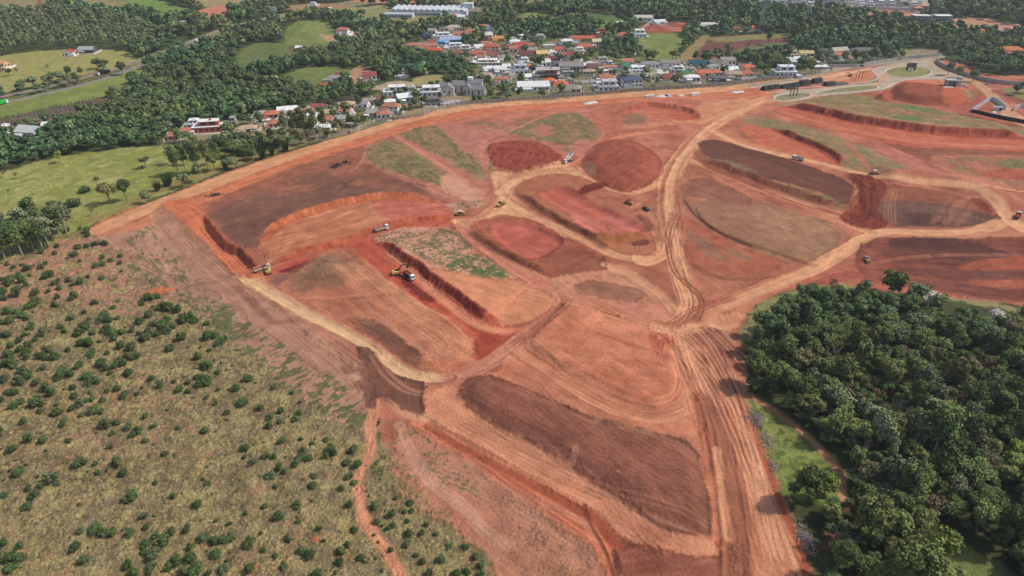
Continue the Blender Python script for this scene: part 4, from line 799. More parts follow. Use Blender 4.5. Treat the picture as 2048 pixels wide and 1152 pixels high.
# subdivision and building sites on the horizon side
poly([(1460,-20),(1880,-20),(1870,8),(1850,18),(1800,16),(1640,12),(1625,22),(1590,14),(1500,8)], (168,160,152), e=3, warp=3, nz=16)
poly([(1640,13),(1700,12),(1800,16),(1850,20),(1842,34),(1790,38),(1740,32),(1690,24)], (164,112, 94), e=2, warp=3, nz=12, g=((1650,16),(1840,24)), ga=12, gs=3)
poly([(1720,26),(1780,30),(1840,26),(1836,36),(1790,38)], (200,128,106), e=2, warp=3)
poly([(1900,38),(1960,36),(2010,46),(2060,58),(2060,76),(1990,66),(1930,58),(1895,48)], (184,138,116), e=3, warp=4, nz=16)
poly([(1925,52),(1975,56),(1965,66),(1930,60)], (208,118, 92), e=2, warp=2)
poly([(1990,60),(2020,64),(2016,74),(1992,70)], (206,198,188), e=1, warp=1)
# ---------------------------------------------------------------- micro relief: heaps and ruts
def heaps(pts, n, r, h, seed, rows=None):
    rr = random.Random(seed); p = P(pts); x0, x1, y0, y1 = p[:, 0].min(), p[:, 0].max(), p[:, 1].min(), p[:, 1].max()
    k = 0
    for _ in range(n * 4):
        if k >= n: break
        if rows: 
            a = rows[0]; i = rr.randrange(rows[1]); c, s = math.cos(a), math.sin(a)
            u = (rr.random() - .5) * 90; v = (i - rows[1] / 2) * rows[2]; cx, cy = (x0 + x1) / 2 + u * c - v * s, (y0 + y1) / 2 + u * s + v * c
        else: cx = rr.uniform(x0, x1); cy = rr.uniform(y0, y1)
        s0, _a = polysd(np.array([cx]), np.array([cy]), p)
        if s0[0] < 1: continue
        k += 1; m = np.nonzero((np.abs(GXf - cx) < r * 1.3) & (np.abs(GYf - cy) < r * 1.3))[0]
        q = np.hypot(GXf[m] - cx, GYf[m] - cy) / (r * rr.uniform(.8, 1.2)); MICRO[m] = np.maximum(MICRO[m], (h * rr.uniform(.6, 1.1) * np.clip(1 - q * q, 0, 1)).astype(np.float32))
heaps([(975,300),(985,288),(1020,282),(1070,284),(1100,296),(1128,318),(1110,330),(1075,338),(1045,345),(1010,338),(985,330)], 330, 3.2, 1.8, 5, rows=(px_dir((980,295),(1110,325)), 13, 5.0))
heaps([(1698,352),(1720,350),(1745,358),(1772,368),(1740,376),(1705,368)], 18, 4.5, 2.2, 6)
heaps([(1690,430),(1720,425),(1765,450),(1730,456)], 16, 3.0, 1.0, 7)
# ---------------------------------------------------------------- build the sheet
GZ = heights(GX, GY)
_near = (GY < 1300)
GZ += (MICRO * np.clip(1.2 - SP * .25, .25, 1)) + np.where(_near, .35 * (N2 - .5) * np.clip(1.4 - SP * .5, 0, 1), 0)
WOODM = np.all(np.abs(C - np.array([74, 84, 52], np.float32)) < 2.5, axis=1); GREENM = (C[:, 1] > C[:, 0] - 22) & (C[:, 0] < 168)
_l = C @ np.array([.35, .5, .15], np.float32); _red = sst(.28, .6, (C[:, 0] - C[:, 2]) / np.maximum(C[:, 0], 1))[:, None]
C = _l[:, None] + (C - _l[:, None]) * (.97 - .08 * _red)      # overall tone of the soil and grass
C = C * (1 + _red * np.array([-.005, .012, -.045], np.float32)) * (1 - (1 - _red) * np.array([0, .015, .09], np.float32)); C = np.clip(C, 12, 250)
Cl = np.empty((len(C), 4), np.float32); Cl[:, :3] = lin(C, KA); Cl[:, 3] = 1
# beyond the painted land: rolling fields and woods
far = sst(1500, 1900, np.hypot(GX, GY)).astype(np.float32)[:, None]
fc = np.where((fbm(GXf / 160, GYf / 160, 31, 3) > .55)[:, None], lin((140,136,92), KA), lin((66,80,52), KA))
Cl[:, :3] = Cl[:, :3] * (1 - far) + fc * far
_i = np.arange(NR - 1)[:, None] * NC + np.arange(NC - 1)[None, :]
_F = np.stack([_i, _i + 1, _i + NC + 1, _i + NC], -1).reshape(-1, 4)
gm = bpy.data.materials.new("bare_earth_and_grass"); gm.use_nodes = True
t = gm.node_tree; b = t.nodes["Principled BSDF"]; b.inputs["Roughness"].default_value = .95; b.inputs["Specular IOR Level"].default_value = .08
at = t.nodes.new("ShaderNodeAttribute"); at.attribute_name = "soil"
tc = t.nodes.new("ShaderNodeTexCoord")
def _noise(s, d):
    n = t.nodes.new("ShaderNodeTexNoise"); n.inputs["Scale"].default_value = s; n.inputs["Detail"].default_value = d
    t.links.new(tc.outputs["Object"], n.inputs["Vector"]); return n
n1 = _noise(1.3, 6.0); n2 = _noise(.12, 4.0)
ad = t.nodes.new("ShaderNodeMath"); ad.operation = 'ADD'; t.links.new(n1.outputs[0], ad.inputs[0]); t.links.new(n2.outputs[0], ad.inputs[1])
mr = t.nodes.new("ShaderNodeMapRange"); mr.inputs[1].default_value = .7; mr.inputs[2].default_value = 1.3; mr.inputs[3].default_value = .74; mr.inputs[4].default_value = 1.26
t.links.new(ad.outputs[0], mr.inputs[0])
vm = t.nodes.new("ShaderNodeVectorMath"); vm.operation = 'SCALE'; t.links.new(at.outputs[0], vm.inputs[0]); t.links.new(mr.outputs[0], vm.inputs["Scale"])
t.links.new(vm.outputs[0], b.inputs["Base Color"])
bp = t.nodes.new("ShaderNodeBump"); bp.inputs["Distance"].default_value = .35; bp.inputs["Strength"].default_value = .7; t.links.new(n1.outputs[0], bp.inputs["Height"]); t.links.new(bp.outputs[0], b.inputs["Normal"])
gme = mesh("ground", np.stack([GX, GY, GZ], 1), _F, gm, smoothf=True)
ca = gme.color_attributes.new("soil", 'FLOAT_COLOR', 'POINT'); ca.data.foreach_set("color", Cl.ravel())
ground = tag(ob("ground", gme), kind="structure")
# ================================================================ BUILDINGS
FOOT = []                                   # footprints kept clear of trees: x, y, radius
def gp(px, py):
    x, y = G(px, py); return float(x[0]), float(y[0])
def ppm(px, py):
    x, y = gp(px, py); return CF / (y * _cp + CH * _sp)
WIN = mat("dark_window_glass", (46,52,60), .15, spec=.6)
def wallm(c): return mat("render_%d_%d_%d" % c, c, .9, k=.95, noise=.10, nscale=.35)
def roofm(c):
    n = "tiles_%d_%d_%d" % c
    if n in MATS: return MATS[n]
    m = mat(n, c, .85, noise=.18, nscale=.8, bump=.1); return m
WH = (238,236,230); CR = (216,200,172); GR = (172,166,158); BK = (52,52,56); PKW = (206,160,140); YL = (218,186,112); BL = (120,160,204)
ORR = (184,122,98); RDR = (150,92,78); DRR = (122,70,62); GYR = (164,158,150); DGR = (104,100,100); WHR = (236,234,230); BGR = (190,164,132); GNR = (58,128,104)
def windows(par, w, d, z, hh, n, sides=2):
    """each window a part: frame-deep pane set proud of the wall"""
    k = 0
    for i in range(n):
        x = -w / 2 + w * (i + .5) / n; ww = min(1.1, w / n * .32)
        MB().box(x - ww, x + ww, -d / 2 - .06, -d / 2 + .02, z + hh * .35, z + hh * .78).ob("window", WIN, par)
    for i in range(max(1, int(d / 5)) if sides else 0):
        y = -d / 2 + d * (i + .5) / max(1, int(d / 5))
        MB().box(w / 2 - .02, w / 2 + .06, y - .9, y + .9, z + hh * .35, z + hh * .78).ob("window", WIN, par)
def hip(w, d, z, rise, o=.6):
    m = MB(); a = w / 2 + o; b = d / 2 + o; r = max(0, a - b) if a > b else 0; r2 = max(0, b - a) if b > a else 0
    V = [(-a, -b, z), (a, -b, z), (a, b, z), (-a, b, z), (-r - .05, -r2, z + rise), (r + .05, -r2, z + rise), (r + .05, r2, z + rise), (-r - .05, r2, z + rise)]
    m.add(V, [(0, 1, 5, 4), (1, 2, 6, 5), (2, 3, 7, 6), (3, 0, 4, 7), (4, 5, 6, 7)]); m.box(-a, a, -b, b, z - .22, z - .004); return m
def gable(w, d, z, rise, o=.6):
    m = MB(); a = w / 2 + o; b = d / 2 + o; t = .22
    for s in (-1, 1):
        V = [(-a, s * b, z), (a, s * b, z), (a, 0, z + rise), (-a, 0, z + rise), (-a, s * b, z + t), (a, s * b, z + t), (a, 0, z + rise + t), (-a, 0, z + rise + t)]
        m.add(V, [(0, 1, 2, 3), (4, 5, 6, 7), (0, 1, 5, 4), (1, 2, 6, 5), (3, 0, 4, 7), (2, 3, 7, 6)])
    return m
def house(px, py, wpx, d, h, rot, kind, wall, roof, label, cat="house", name="house", group=None, st=1):
    x, y = gp(px, py); k = ppm(px, py); w = max(4.0, wpx / k * 1.05); rz = R(rot); h = h * 1.15
    cx, cy = x - math.sin(rz) * 0, y + d / 2; z = min(HT(cx, cy), HT(x, y)) - .25
    FOOT.append((cx, cy, max(w, d) * .5 + 2.2))
    e = empty(name, (cx, cy, z), rz, label, cat, group); wm = wallm(wall); rm = roofm(roof); h += .25
    if kind == 'flat':                       # white cubic house: lower block, upper block, parapet roofs
        MB().box(-w / 2, w / 2, -d / 2, d / 2, 0, h * .55).ob("wall", wm, e)
        MB().box(-w / 2 - .25, w / 2 + .25, -d / 2 - .25, d / 2 + .25, h * .55 + .003, h * .55 + .35).ob("roof", rm, e)
        if h > 4.5:
            up = MB().box(-w * .28, w * .42, -d * .28, d * .42, h * .55 + .355, h).ob("upper_floor", wm, e)
            MB().box(-w * .28 - .3, w * .42 + .3, -d * .28 - .5, d * .42 + .3, h + .003, h + .3).ob("roof", rm, up)
            for i in range(2): MB().box(-w * .2 + i * w * .3, -w * .2 + i * w * .3 + w * .2, -d * .28 - .06, -d * .28 + .02, h * .7, h * .9).ob("window", WIN, up)
        windows(e, w, d, .2, h * .5, max(2, int(w / 4)))
    elif kind == 'hip' or kind == 'gable' or kind == 'gablex':
        rise = min(w, d) * .24 if kind == 'hip' else min(w, d) * .3
        wb = MB().box(-w / 2, w / 2, -d / 2, d / 2, 0, h)
        if kind == 'gable': 
            for s in (-1, 1): wb.add([(s * w / 2, -d / 2, h), (s * w / 2, d / 2, h), (s * w / 2, 0, h + rise * d / (d + 1.2) )], [(0, 1, 2)])
        wb.ob("wall", wm, e)
        if kind == 'gablex':
            g = gable(d, w, h, min(w, d) * .3).ob("roof", rm, e); g.rotation_euler = (0, 0, R(90))
            MB().add([(-w / 2, -d / 2 - .02, h), (w / 2, -d / 2 - .02, h), (0, -d / 2 - .02, h + rise * .9)], [(0, 1, 2)]).ob("gable", wm, e)
        else:
            (hip if kind == 'hip' else gable)(w, d, h, rise).ob("roof", rm, e)
        for s in range(st): windows(e, w, d, h / st * s, h / st, max(2, int(w / 3.6)))
        MB().box(-.5, .5, -d / 2 - .07, -d / 2 + .02, .1, 2.2).ob("door", mat("brown_door", (96,68,50)), e)
        if w > 12:                          # a lower wing with its own roof in front
            wg = MB().box(-w * .45, -w * .05, -d / 2 - 3.4, -d / 2 - .01, 0, h * .72).ob("wing", wm, e)
            r = hip(w * .4, 3.4, h * .72, 1.1, .4).ob("roof", rm, wg); r.location = (-w * .25, -d / 2 - 1.75, 0)
    elif kind == 'frame':                    # open concrete frame of a building under construction
        n = max(2, int(w / 6))
        for f in range(2):
            for i in range(n + 1):
                for yy in (-d / 2 + .4, d / 2 - .4):
                    X = -w / 2 + .4 + (w - .8) * i / n; MB().box(X - .25, X + .25, yy - .25, yy + .25, f * h / 2, (f + 1) * h / 2 - .3).ob("column", wm, e)
            MB().box(-w / 2, w / 2, -d / 2, d / 2, (f + 1) * h / 2 - .297, (f + 1) * h / 2).ob("floor_slab" if f == 0 else "roof_slab", rm, e)
        MB().box(-w * .3, w * .35, -d * .2, d * .35, .01, h / 2 - .31).ob("infill_wall", wallm((160,104,84)), e)
        MB().box(-w * .1, w * .38, -d * .2, d * .35, h / 2 + .01, h - .31).ob("infill_wall", wallm((160,104,84)), e)
    rg = random.Random(int(px * 7 + py * 13))      # yard: paving, a low wall round it and lean-to annexes
    if group is None and w > 6:
        yw, yd = w / 2 + rg.uniform(2, 4), d / 2 + rg.uniform(2.5, 5); pv_ = wallm(rg.choice([(186,176,162), (172,160,146), (196,186,172), (150,140,128)]))
        MB().box(-yw, yw, -yd, yd, -.6, .30).ob("paved_yard", pv_, e); b2 = MB(); ym = wallm(rg.choice([WH, CR, GR, (206,200,190)]))
        b2.box(-yw - .18, -yw, -yd, yd, -.6, 2.0).box(yw, yw + .18, -yd, yd, -.6, 2.0).box(-yw, yw, yd, yd + .18, -.6, 2.0).box(-yw, yw * rg.uniform(-.2, .5), -yd - .18, -yd, -.6, 1.7).ob("yard_wall", ym, e)
        for _ in range(rg.choice([1, 2, 2])):
            aw, ad, ah = rg.uniform(3, 6), rg.uniform(3, 5), rg.uniform(2.4, 3.2); ax = rg.choice([-1, 1]) * (yw - aw / 2 - .3); ay = rg.uniform(-yd + ad, yd - ad)
            if abs(ax) - aw / 2 < w / 2 + .2: ay = yd - ad / 2 - .1 if yd - ad > d / 2 + .1 else -yd + ad / 2; 
            an = MB().box(ax - aw / 2, ax + aw / 2, ay - ad / 2, ay + ad / 2, .31, ah).ob("annex", wm, e); MB().box(ax - aw / 2 - .3, ax + aw / 2 + .3, ay - ad / 2 - .3, ay + ad / 2 + .3, ah + .003, ah + .2).ob("roof", roofm(rg.choice([WHR, GYR, (204,198,190), roof])), an)
        if kind == 'flat' or w > 14: MB().box(w * .1, w * .1 + 1.8, -.9, .9, h * (.55 if kind == 'flat' and h > 4.5 else 1) , h + 1.4).ob("water_tank_tower", wm, e)
    return e
OG, GY_, WT = "orange-tiled", "grey", "white"
HS = [
(412,266,52,11,7.5,12,'flat',(180,102,82),WHR,"unfinished red brick building with pale concrete roof slabs, left end of the village"),
(384,256,24,9,5,10,'flat',WH,WHR,"pale unfinished block joined behind the red brick building"),
(345,281,22,9,3.2,14,'hip',PKW,ORR,"low house with orange tiled roof, furthest left of the village"),
(368,271,22,8,3.2,14,'hip',CR,ORR,"orange-roofed bungalow just left of the brick building"),
(463,252,13,8,5.5,8,'flat',GR,GYR,"narrow grey block standing right of the brick building"),
(492,266,34,9,3,10,'hip',CR,BGR,"beige-roofed house right of the brick building"),
(520,236,18,9,3.2,10,'hip',WH,GYR,"house with pale grey roof beside the pink house"),
(540,238,26,10,3.4,14,'hip',PKW,(202,112,88),"pink house with salmon tiled roof"),
(524,246,14,7,3,14,'hip',PKW,RDR,"small red-roofed house below the pink house"),
(573,229,36,9,3.2,18,'gable',WH,WHR,"long low shed with pale grey sheet roof"),
(590,231,13,7,3,10,'hip',YL,ORR,"small cottage with bright orange roof right of the grey shed"),
(548,256,26,9,3.4,20,'hip',CR,ORR,"orange-roofed house in front among the tall eucalyptus trees"),
(651,236,26,10,3.6,8,'hip',YL,BGR,"ochre house with sand-coloured hip roof"),
(692,219,28,10,3.6,2,'hip',CR,(200,168,128),"cream house with wide sandy hip roof"),
(690,245,30,8,2.8,14,'gable',GR,GYR,"low grey outbuilding behind the boundary wall"),
(738,206,26,9,3.2,10,'flat',CR,GYR,"flat cream house with solar panels on its roof"),
(766,239,25,9,4.0,10,'hip',WH,ORR,"white house with orange hip roof nearest the curved dirt road"),
(782,227,32,9,5.6,-12,'hip',WH,ORR,"two-storey white house with orange roof behind the nearest orange-roofed one",),
(808,208,30,10,5,24,'gable',(150,170,192),WHR,"long pale blue hall with a white roof"),
(789,194,44,13,7.5,4,'flat',WH,WHR,"large white cubic villa with stepped flat roofs"),
(822,190,20,9,5.5,4,'flat',WH,GYR,"small white cube house right of the stepped villa"),
(858,194,46,14,7,6,'flat',(206,204,200),WHR,"wide light grey villa with a red door beside the gabled mansion"),
(866,212,32,9,4.6,8,'flat',GR,DGR,"garage with black solar panels on its roof beside the wall"),
(738,160,26,10,3.6,8,'gable',WH,(156,84,78),"white house with red sheet roof on bare red soil"),
(668,164,28,9,3.4,-8,'hip',WH,GYR,"white house with grey roof deep in the trees"),
(680,158,18,8,3.2,-8,'gable',CR,RDR,"red-roofed annex behind the grey-roofed tree house"),
(645,180,14,8,3,30,'gable',PKW,(190,88,62),"small tilted red roof alone in the wood"),
(685,70,22,10,6,-10,'hip',WH,ORR,"two-storey white house with orange roof on the hillside",),
(694,82,28,10,5,12,'flat',WH,WHR,"white flat-roofed house below the hillside orange roof"),
(597,102,11,7,3,0,'gable',WH,WHR,"tiny white farmhouse in the meadow"),
(812,142,24,9,4.5,0,'flat',GR,WHR,"dark glass pavilion with thin white roof among trees"),
(803,156,14,6,3,0,'flat',WH,WHR,"small white garden house by a yellow lawn"),
(826,98,30,11,3.6,8,'hip',CR,ORR,"wide orange-roofed house at the west end of the village street"),
(838,103,18,8,3.4,8,'hip',CR,ORR,"small orange-roofed house between two bigger orange roofs"),
(864,110,36,12,4.2,6,'hip',CR,(198,94,60),"largest orange-roofed house by the dark lane"),
(860,100,26,9,4.2,14,'gable',CR,ORR,"orange gabled house behind the largest orange roof"),
(852,80,18,9,4,20,'gable',DGR,(58,64,80),"small house with dark blue pitched roof"),
(884,78,34,10,6,10,'flat',WH,WHR,"two-storey white terrace with arched front"),
(908,64,30,11,5,12,'hip',CR,(190,170,160),"pale villa with light pink hip roof"),
(886,66,26,9,4.5,6,'flat',CR,GYR,"cream house with shaded flat veranda"),
(926,76,30,10,3.8,0,'gable',CR,ORR,"long orange roof beside the blue canopies"),
(938,68,18,8,3.4,20,'hip',CR,ORR,"orange-roofed cottage behind the long orange roof"),
(966,60,22,9,4,10,'hip',YL,ORR,"orange-roofed house at the edge of the green field"),
(978,62,9,7,4,5,'flat',BL,BL,"small sky-blue house by the field"),
(902,87,42,10,4,4,'gable',BL,(170,186,206),"long hall with pale blue striped roofs"),
(908,98,34,10,5,8,'flat',WH,WHR,"white villa with balconies below the blue hall"),
(881,90,13,7,3.6,20,'hip',(90,170,214),(90,170,214),"bright blue pavilion with domed roof"),
(968,84,20,8,3.4,0,'hip',PKW,(156,90,80),"pinkish house with brown roof left of the yellow house"),
(995,86,24,9,5,10,'hip',YL,(214,150,86),"yellow house with orange and ochre roofs"),
(982,105,28,10,6,6,'hip',CR,(190,98,78),"two-storey house with bright red-orange roof on the street"),
(957,111,30,6,3,2,'hip',PKW,(198,112,86),"pink gateway building along the street"),
(972,131,52,12,4.6,2,'flat',CR,WHR,"long white bungalow with deep flat eaves"),
(1012,102,13,8,4,10,'hip',PKW,(150,66,58),"narrow house with maroon roof"),
(1038,102,28,14,4,34,'gable',PKW,(168,76,64),"long row house with faded red roof"),
(1056,116,32,10,3.6,2,'gable',CR,(126,72,64),"brown-roofed hall behind the playground"),
(1083,116,22,10,4,16,'gable',YL,(214,190,120),"yellow chalet with pale pitched roof"),
(1117,106,20,10,4,0,'hip',WH,(196,104,82),"white house with bright orange-red hip roof and white walls by a palm"),
(1134,116,24,9,3.4,8,'hip',CR,(190,98,80),"low house with salmon roof in the middle of the village"),
(1108,123,18,8,3.2,0,'hip',PKW,(134,62,58),"little maroon-roofed house beside the salmon roof"),
(1150,120,28,11,3.6,20,'gable',WH,(150,60,68),"white-walled house with wine-red roof"),
(1062,106,24,8,3,4,'gable',WH,GYR,"grey-roofed carport between red roofs"),
(1038,150,34,12,8,2,'flat',WH,(190,196,206),"black and white modern villa with a glass front"),
(978,146,22,9,4,0,'hip',WH,WHR,"white house with curved white roof behind the hedge of dark trees"),
(1001,148,22,10,4,-6,'gable',WH,WHR,"white barn-like house beside a white ramp"),
(1096,158,46,14,8,4,'frame',GR,(186,180,172),"unfinished concrete-frame building with brick infill"),
(1116,140,22,10,5,16,'gable',GR,DGR,"grey house with dark pitched roof behind the concrete frame"),
(1142,144,46,12,5,2,'gable',GR,(150,146,140),"wide house with long weathered grey roofs"),
(1134,154,30,9,4,6,'flat',GR,GYR,"grey flat-roofed annex with black trees in front"),
(1099,172,20,9,4.4,0,'hip',WH,(214,110,68),"two-storey house with small orange hip roof by the long white roof"),
(1122,177,26,10,3.6,-14,'hip',WH,(214,110,68),"house with steep bright orange roof right of the long white roof"),
(1066,182,60,13,3.6,3,'gable',WH,WHR,"very long low house with plain white roof by the wall"),
(1145,186,34,12,3.4,-8,'hip',CR,(158,146,134),"cluster house with sandy grey hip roofs behind the wall"),
(1045,82,28,10,5.5,16,'flat',WH,WHR,"white villa at the foot of a long white ramp"),
(1080,80,15,8,5,0,'hip',WH,GYR,"white house half hidden by big trees"),
(1166,83,42,9,3.4,-4,'gable',CR,(198,110,82),"long single-storey house with vivid orange roof"),
(1193,81,22,8,3.6,0,'gable',CR,(130,66,58),"dark red roof joined to the long orange one"),
(1193,93,18,9,5,16,'gable',CR,(206,190,160),"cream two-storey gable house"),
(1170,101,30,10,4,-2,'hip',WH,(204,106,84),"white house with broad coral roof above the green slope"),
(1203,68,16,9,5,0,'flat',(206,146,128),(190,120,104),"terracotta-pink cube house at the wood's edge"),
(1246,75,18,8,3.4,-4,'hip',CR,(196,114,92),"orange-roofed house sunk among dark trees"),
(1278,76,26,12,8,4,'flat',WH,WHR,"white modern villa with black window band above the pines"),
(1216,184,38,13,8,3,'flat',(206,206,206),(196,196,196),"big pale grey modern house hard against the boundary wall"),
(1264,174,38,12,6,4,'hip',WH,(86,92,120),"white house with blue solar panels covering its roof"),
(1256,158,18,9,4,0,'gable',CR,GYR,"small grey-roofed house behind the solar roof"),
(1275,146,38,12,4.6,4,'flat',WH,WHR,"white house with several flat terraces behind the solar roof"),
(1251,141,15,8,4,30,'gable',CR,GNR,"cottage with emerald green roof"),
(1300,137,34,10,4,-4,'hip',WH,(150,150,146),"white house with dark grey stepped roofs near the water tower"),
(1340,136,36,9,4.6,0,'gable',WH,(150,142,134),"long white house with grey-brown roof below the ploughed field"),
(1338,163,27,11,4,0,'hip',CR,(150,86,72),"cream house with large brown hip roof"),
(1311,162,22,9,4.4,14,'gablex',CR,(196,180,150),"cream gabled house left of the brown hip roof"),
(1368,156,15,9,4,40,'gable',YL,(56,120,96),"A-frame house with green roof"),
(1166,139,26,8,3.4,0,'gable',GR,WHR,"low shed with whitish roof at the village centre"),
(1186,140,22,8,3.4,8,'gable',CR,(126,88,76),"brown-roofed house at the village centre"),
(1177,150,20,8,3.2,0,'hip',CR,(188,160,140),"peach-roofed bungalow half under the trees"),
(1410,155,30,11,4,0,'hip',CR,(210,116,86),"house with the brightest orange roof at the east end"),
(1433,154,20,10,4,0,'hip',CR,(206,118,90),"orange-roofed house with a skylight next to the brightest orange roof"),
(1400,133,40,8,3.4,0,'gable',GR,(40,98,108),"long building with teal roof at the foot of the field"),
(1434,137,22,11,5,12,'gablex',CR,(160,146,128),"stone-coloured house with arched open front"),
(1456,131,28,9,5,0,'gable',WH,(162,152,140),"wide grey-roofed house right of the arched house"),
(1468,162,30,11,6,-4,'hip',CR,(176,160,138),"cream two-storey house with tall chimney by the wall"),
(1440,164,26,8,3,-10,'gable',DGR,(112,110,112),"dark grey garage beside the chimney house"),
(1497,143,26,10,4,14,'hip',CR,(206,114,86),"orange-roofed house with a bare tree in front"),
(1494,154,24,9,3.4,-6,'hip',CR,(196,112,90),"lower orange roof just behind the wall near the pipes"),
(1571,155,42,13,9,2,'flat',(214,216,220),(226,226,226),"large white modern villa with blue-tinted glass near the pipe stacks"),
(1584,116,24,12,6,4,'flat',CR,(206,180,150),"stepped cream house climbing the slope"),
(1613,114,26,9,3.4,-4,'gable',CR,(206,184,134),"house with pale straw-yellow roof"),
(1643,138,28,9,3.4,0,'flat',GR,WHR,"open white canopy house beside the street"),
(1679,112,32,11,5,14,'gable',CR,(186,176,160),"cream house with tilted pale roofs"),
(1656,110,20,8,3.4,0,'gable',GR,(128,118,112),"grey roof left of the tilted pale roofs"),
(1729,110,46,10,4.6,-2,'hip',GR,(118,114,112),"very wide house with dark grey roof"),
(1752,116,26,9,5,8,'flat',PKW,(206,190,176),"pinkish white house at the end of the street"),
(2025,114,44,14,6.5,-4,'hip',WH,(204,122,82),"big white house with orange hip roof in the woods at far right"),
(1287,43,34,10,4.4,0,'gable',WH,(206,196,180),"long cream-roofed hall by the red building site"),
(1242,52,28,9,4,12,'flat',WH,WHR,"white house beside a bright green lawn"),
(1319,49,22,8,3.2,14,'gable',WH,(228,228,228),"white tent-like shed on the red building site"),
(1412,55,36,8,3.2,0,'gable',WH,(214,210,204),"long white hall against the dark wood"),
(1435,52,18,7,3.2,0,'flat',WH,WHR,"white block at the right end of the long hall"),
(1474,62,20,8,3.4,8,'hip',CR,(140,96,84),"brown-roofed farmhouse by the ploughed field"),
(1503,62,18,8,4,12,'hip',WH,(206,108,80),"farmhouse with white wall and orange roof under the pylon"),
(172,107,28,10,3.6,0,'gable',DGR,(176,172,170),"open barn with pale grey sheet roof on the dry meadow"),
(137,113,15,8,4,10,'gablex',WH,(190,64,60),"white chapel-like house with a red roof end in the meadow"),
(4,138,12,10,5,0,'gable',(220,180,130),(206,160,110),"sand-yellow house cut by the left edge of the view"),
(352,58,12,7,3,0,'gable',WH,WHR,"white farm shed on the wooded hillside, lower of two"),
(368,52,12,7,3.6,0,'gable',WH,WHR,"white farm shed on the wooded hillside, upper of two"),
(55,276,44,13,4,-12,'gable',WH,(208,208,200),"white hall with shallow pitched roof at lower left of the vineyard"),
(93,259,16,7,3,6,'gable',CR,WHR,"little white shed beside the bare orchard rows"),
(4,266,16,9,4.5,0,'flat',WH,WHR,"white house at the left edge by the bare orchard"),
(625,14,14,8,5,0,'flat',WH,WHR,"white roadside shed by the motorway"),
(908,38,12,8,4,10,'hip',CR,ORR,"orange-roofed house right of the factory"),
(922,40,14,8,3.6,0,'gable',WH,WHR,"white shed behind the factory's orange-roofed neighbour"),
(420,148,10,7,3,0,'hip',CR,(196,130,104),"lone pinkish roof in the dark wood left of the motorway bend"),
]
for h in HS: house(*h, st=2 if h[4] >= 5.5 else 1)
# smaller houses and sheds filling the gaps of the village, each named by its neighbour
VILH = [P(q) for q in ([(490,246),(560,226),(640,212),(700,208),(760,196),(830,184),(900,182),(900,206),(800,222),(760,240),(660,262),(500,268)], [(820,86),(870,64),(950,52),(1000,78),(1060,94),(1150,84),(1170,110),(1240,132),(1360,126),(1480,132),(1540,136),(1500,158),(1400,168),(1200,182),(1040,192),(980,184),(960,160),(930,132),(860,112)], [(1560,122),(1640,104),(1760,104),(1760,120),(1640,130),(1560,136)])]
rr = random.Random(77); NB = [(gp(h[0], h[1]), h) for h in HS]; used = set(); nf = 0
MX, MY = gp(930, 192)
for it_ in range(4000):
    if nf >= 66: break
    v = rr.choice([0, 0, 1, 1, 1, 2]); q = VILH[v]; x = rr.uniform(q[:, 0].min(), q[:, 0].max()); y = rr.uniform(q[:, 1].min(), q[:, 1].max())
    if polysd(np.array([x]), np.array([y]), q)[0][0] < 4: continue
    if min(math.hypot(x - f[0], y - f[1] + 5) - f[2] for f in FOOT) < 6 or math.hypot(x - MX, y - MY - 9) < 34: continue
    z_ = float(zmac(x, y)); dd = y * _cp + (CH - z_) * _sp; px = 1024 + CF * x / dd; py = 576 - CF * (y * _sp - (CH - z_) * _cp) / dd
    (nx, ny), nh = min(NB, key=lambda n: math.hypot(n[0][0] - x, (n[0][1] - y) * 1.3)); head = nh[9].split(" with ")[0].split(" by ")[0].split(" behind ")[0].split(" beside ")[0].split(",")[0]
    rel = "right of" if x - nx > abs(y - ny) * .8 else ("left of" if nx - x > abs(y - ny) * .8 else ("behind" if y > ny else "in front of"))
    rc, rn = rr.choice([(ORR, "terracotta roof"), (RDR, "dull red roof"), (WHR, "white roof"), (WHR, "white roof"), ((226,220,210), "pale roof"), (GYR, "grey roof"), (GYR, "grey roof"), (BGR, "sandy roof"), ((196,130,104), "pinkish roof")])
    kd, kn = rr.choice([('hip', "house"), ('gable', "house"), ('gable', "shed"), ('flat', "house")])
    lab = "smaller %s with %s %s the %s" % (kn, rn, rel, head)
    if lab in used or len(lab.split()) > 16: continue
    used.add(lab); nf += 1; house(px, py, rr.uniform(8, 15) * CF / dd, rr.uniform(7, 10), rr.choice([3, 3.2, 5]) if kn == "house" else 2.8, rr.uniform(-12, 18), kd, rr.choice([WH, CR, WH, (212,206,196)]), rc, lab, cat=kn, name=kn)
print("fill houses", nf)
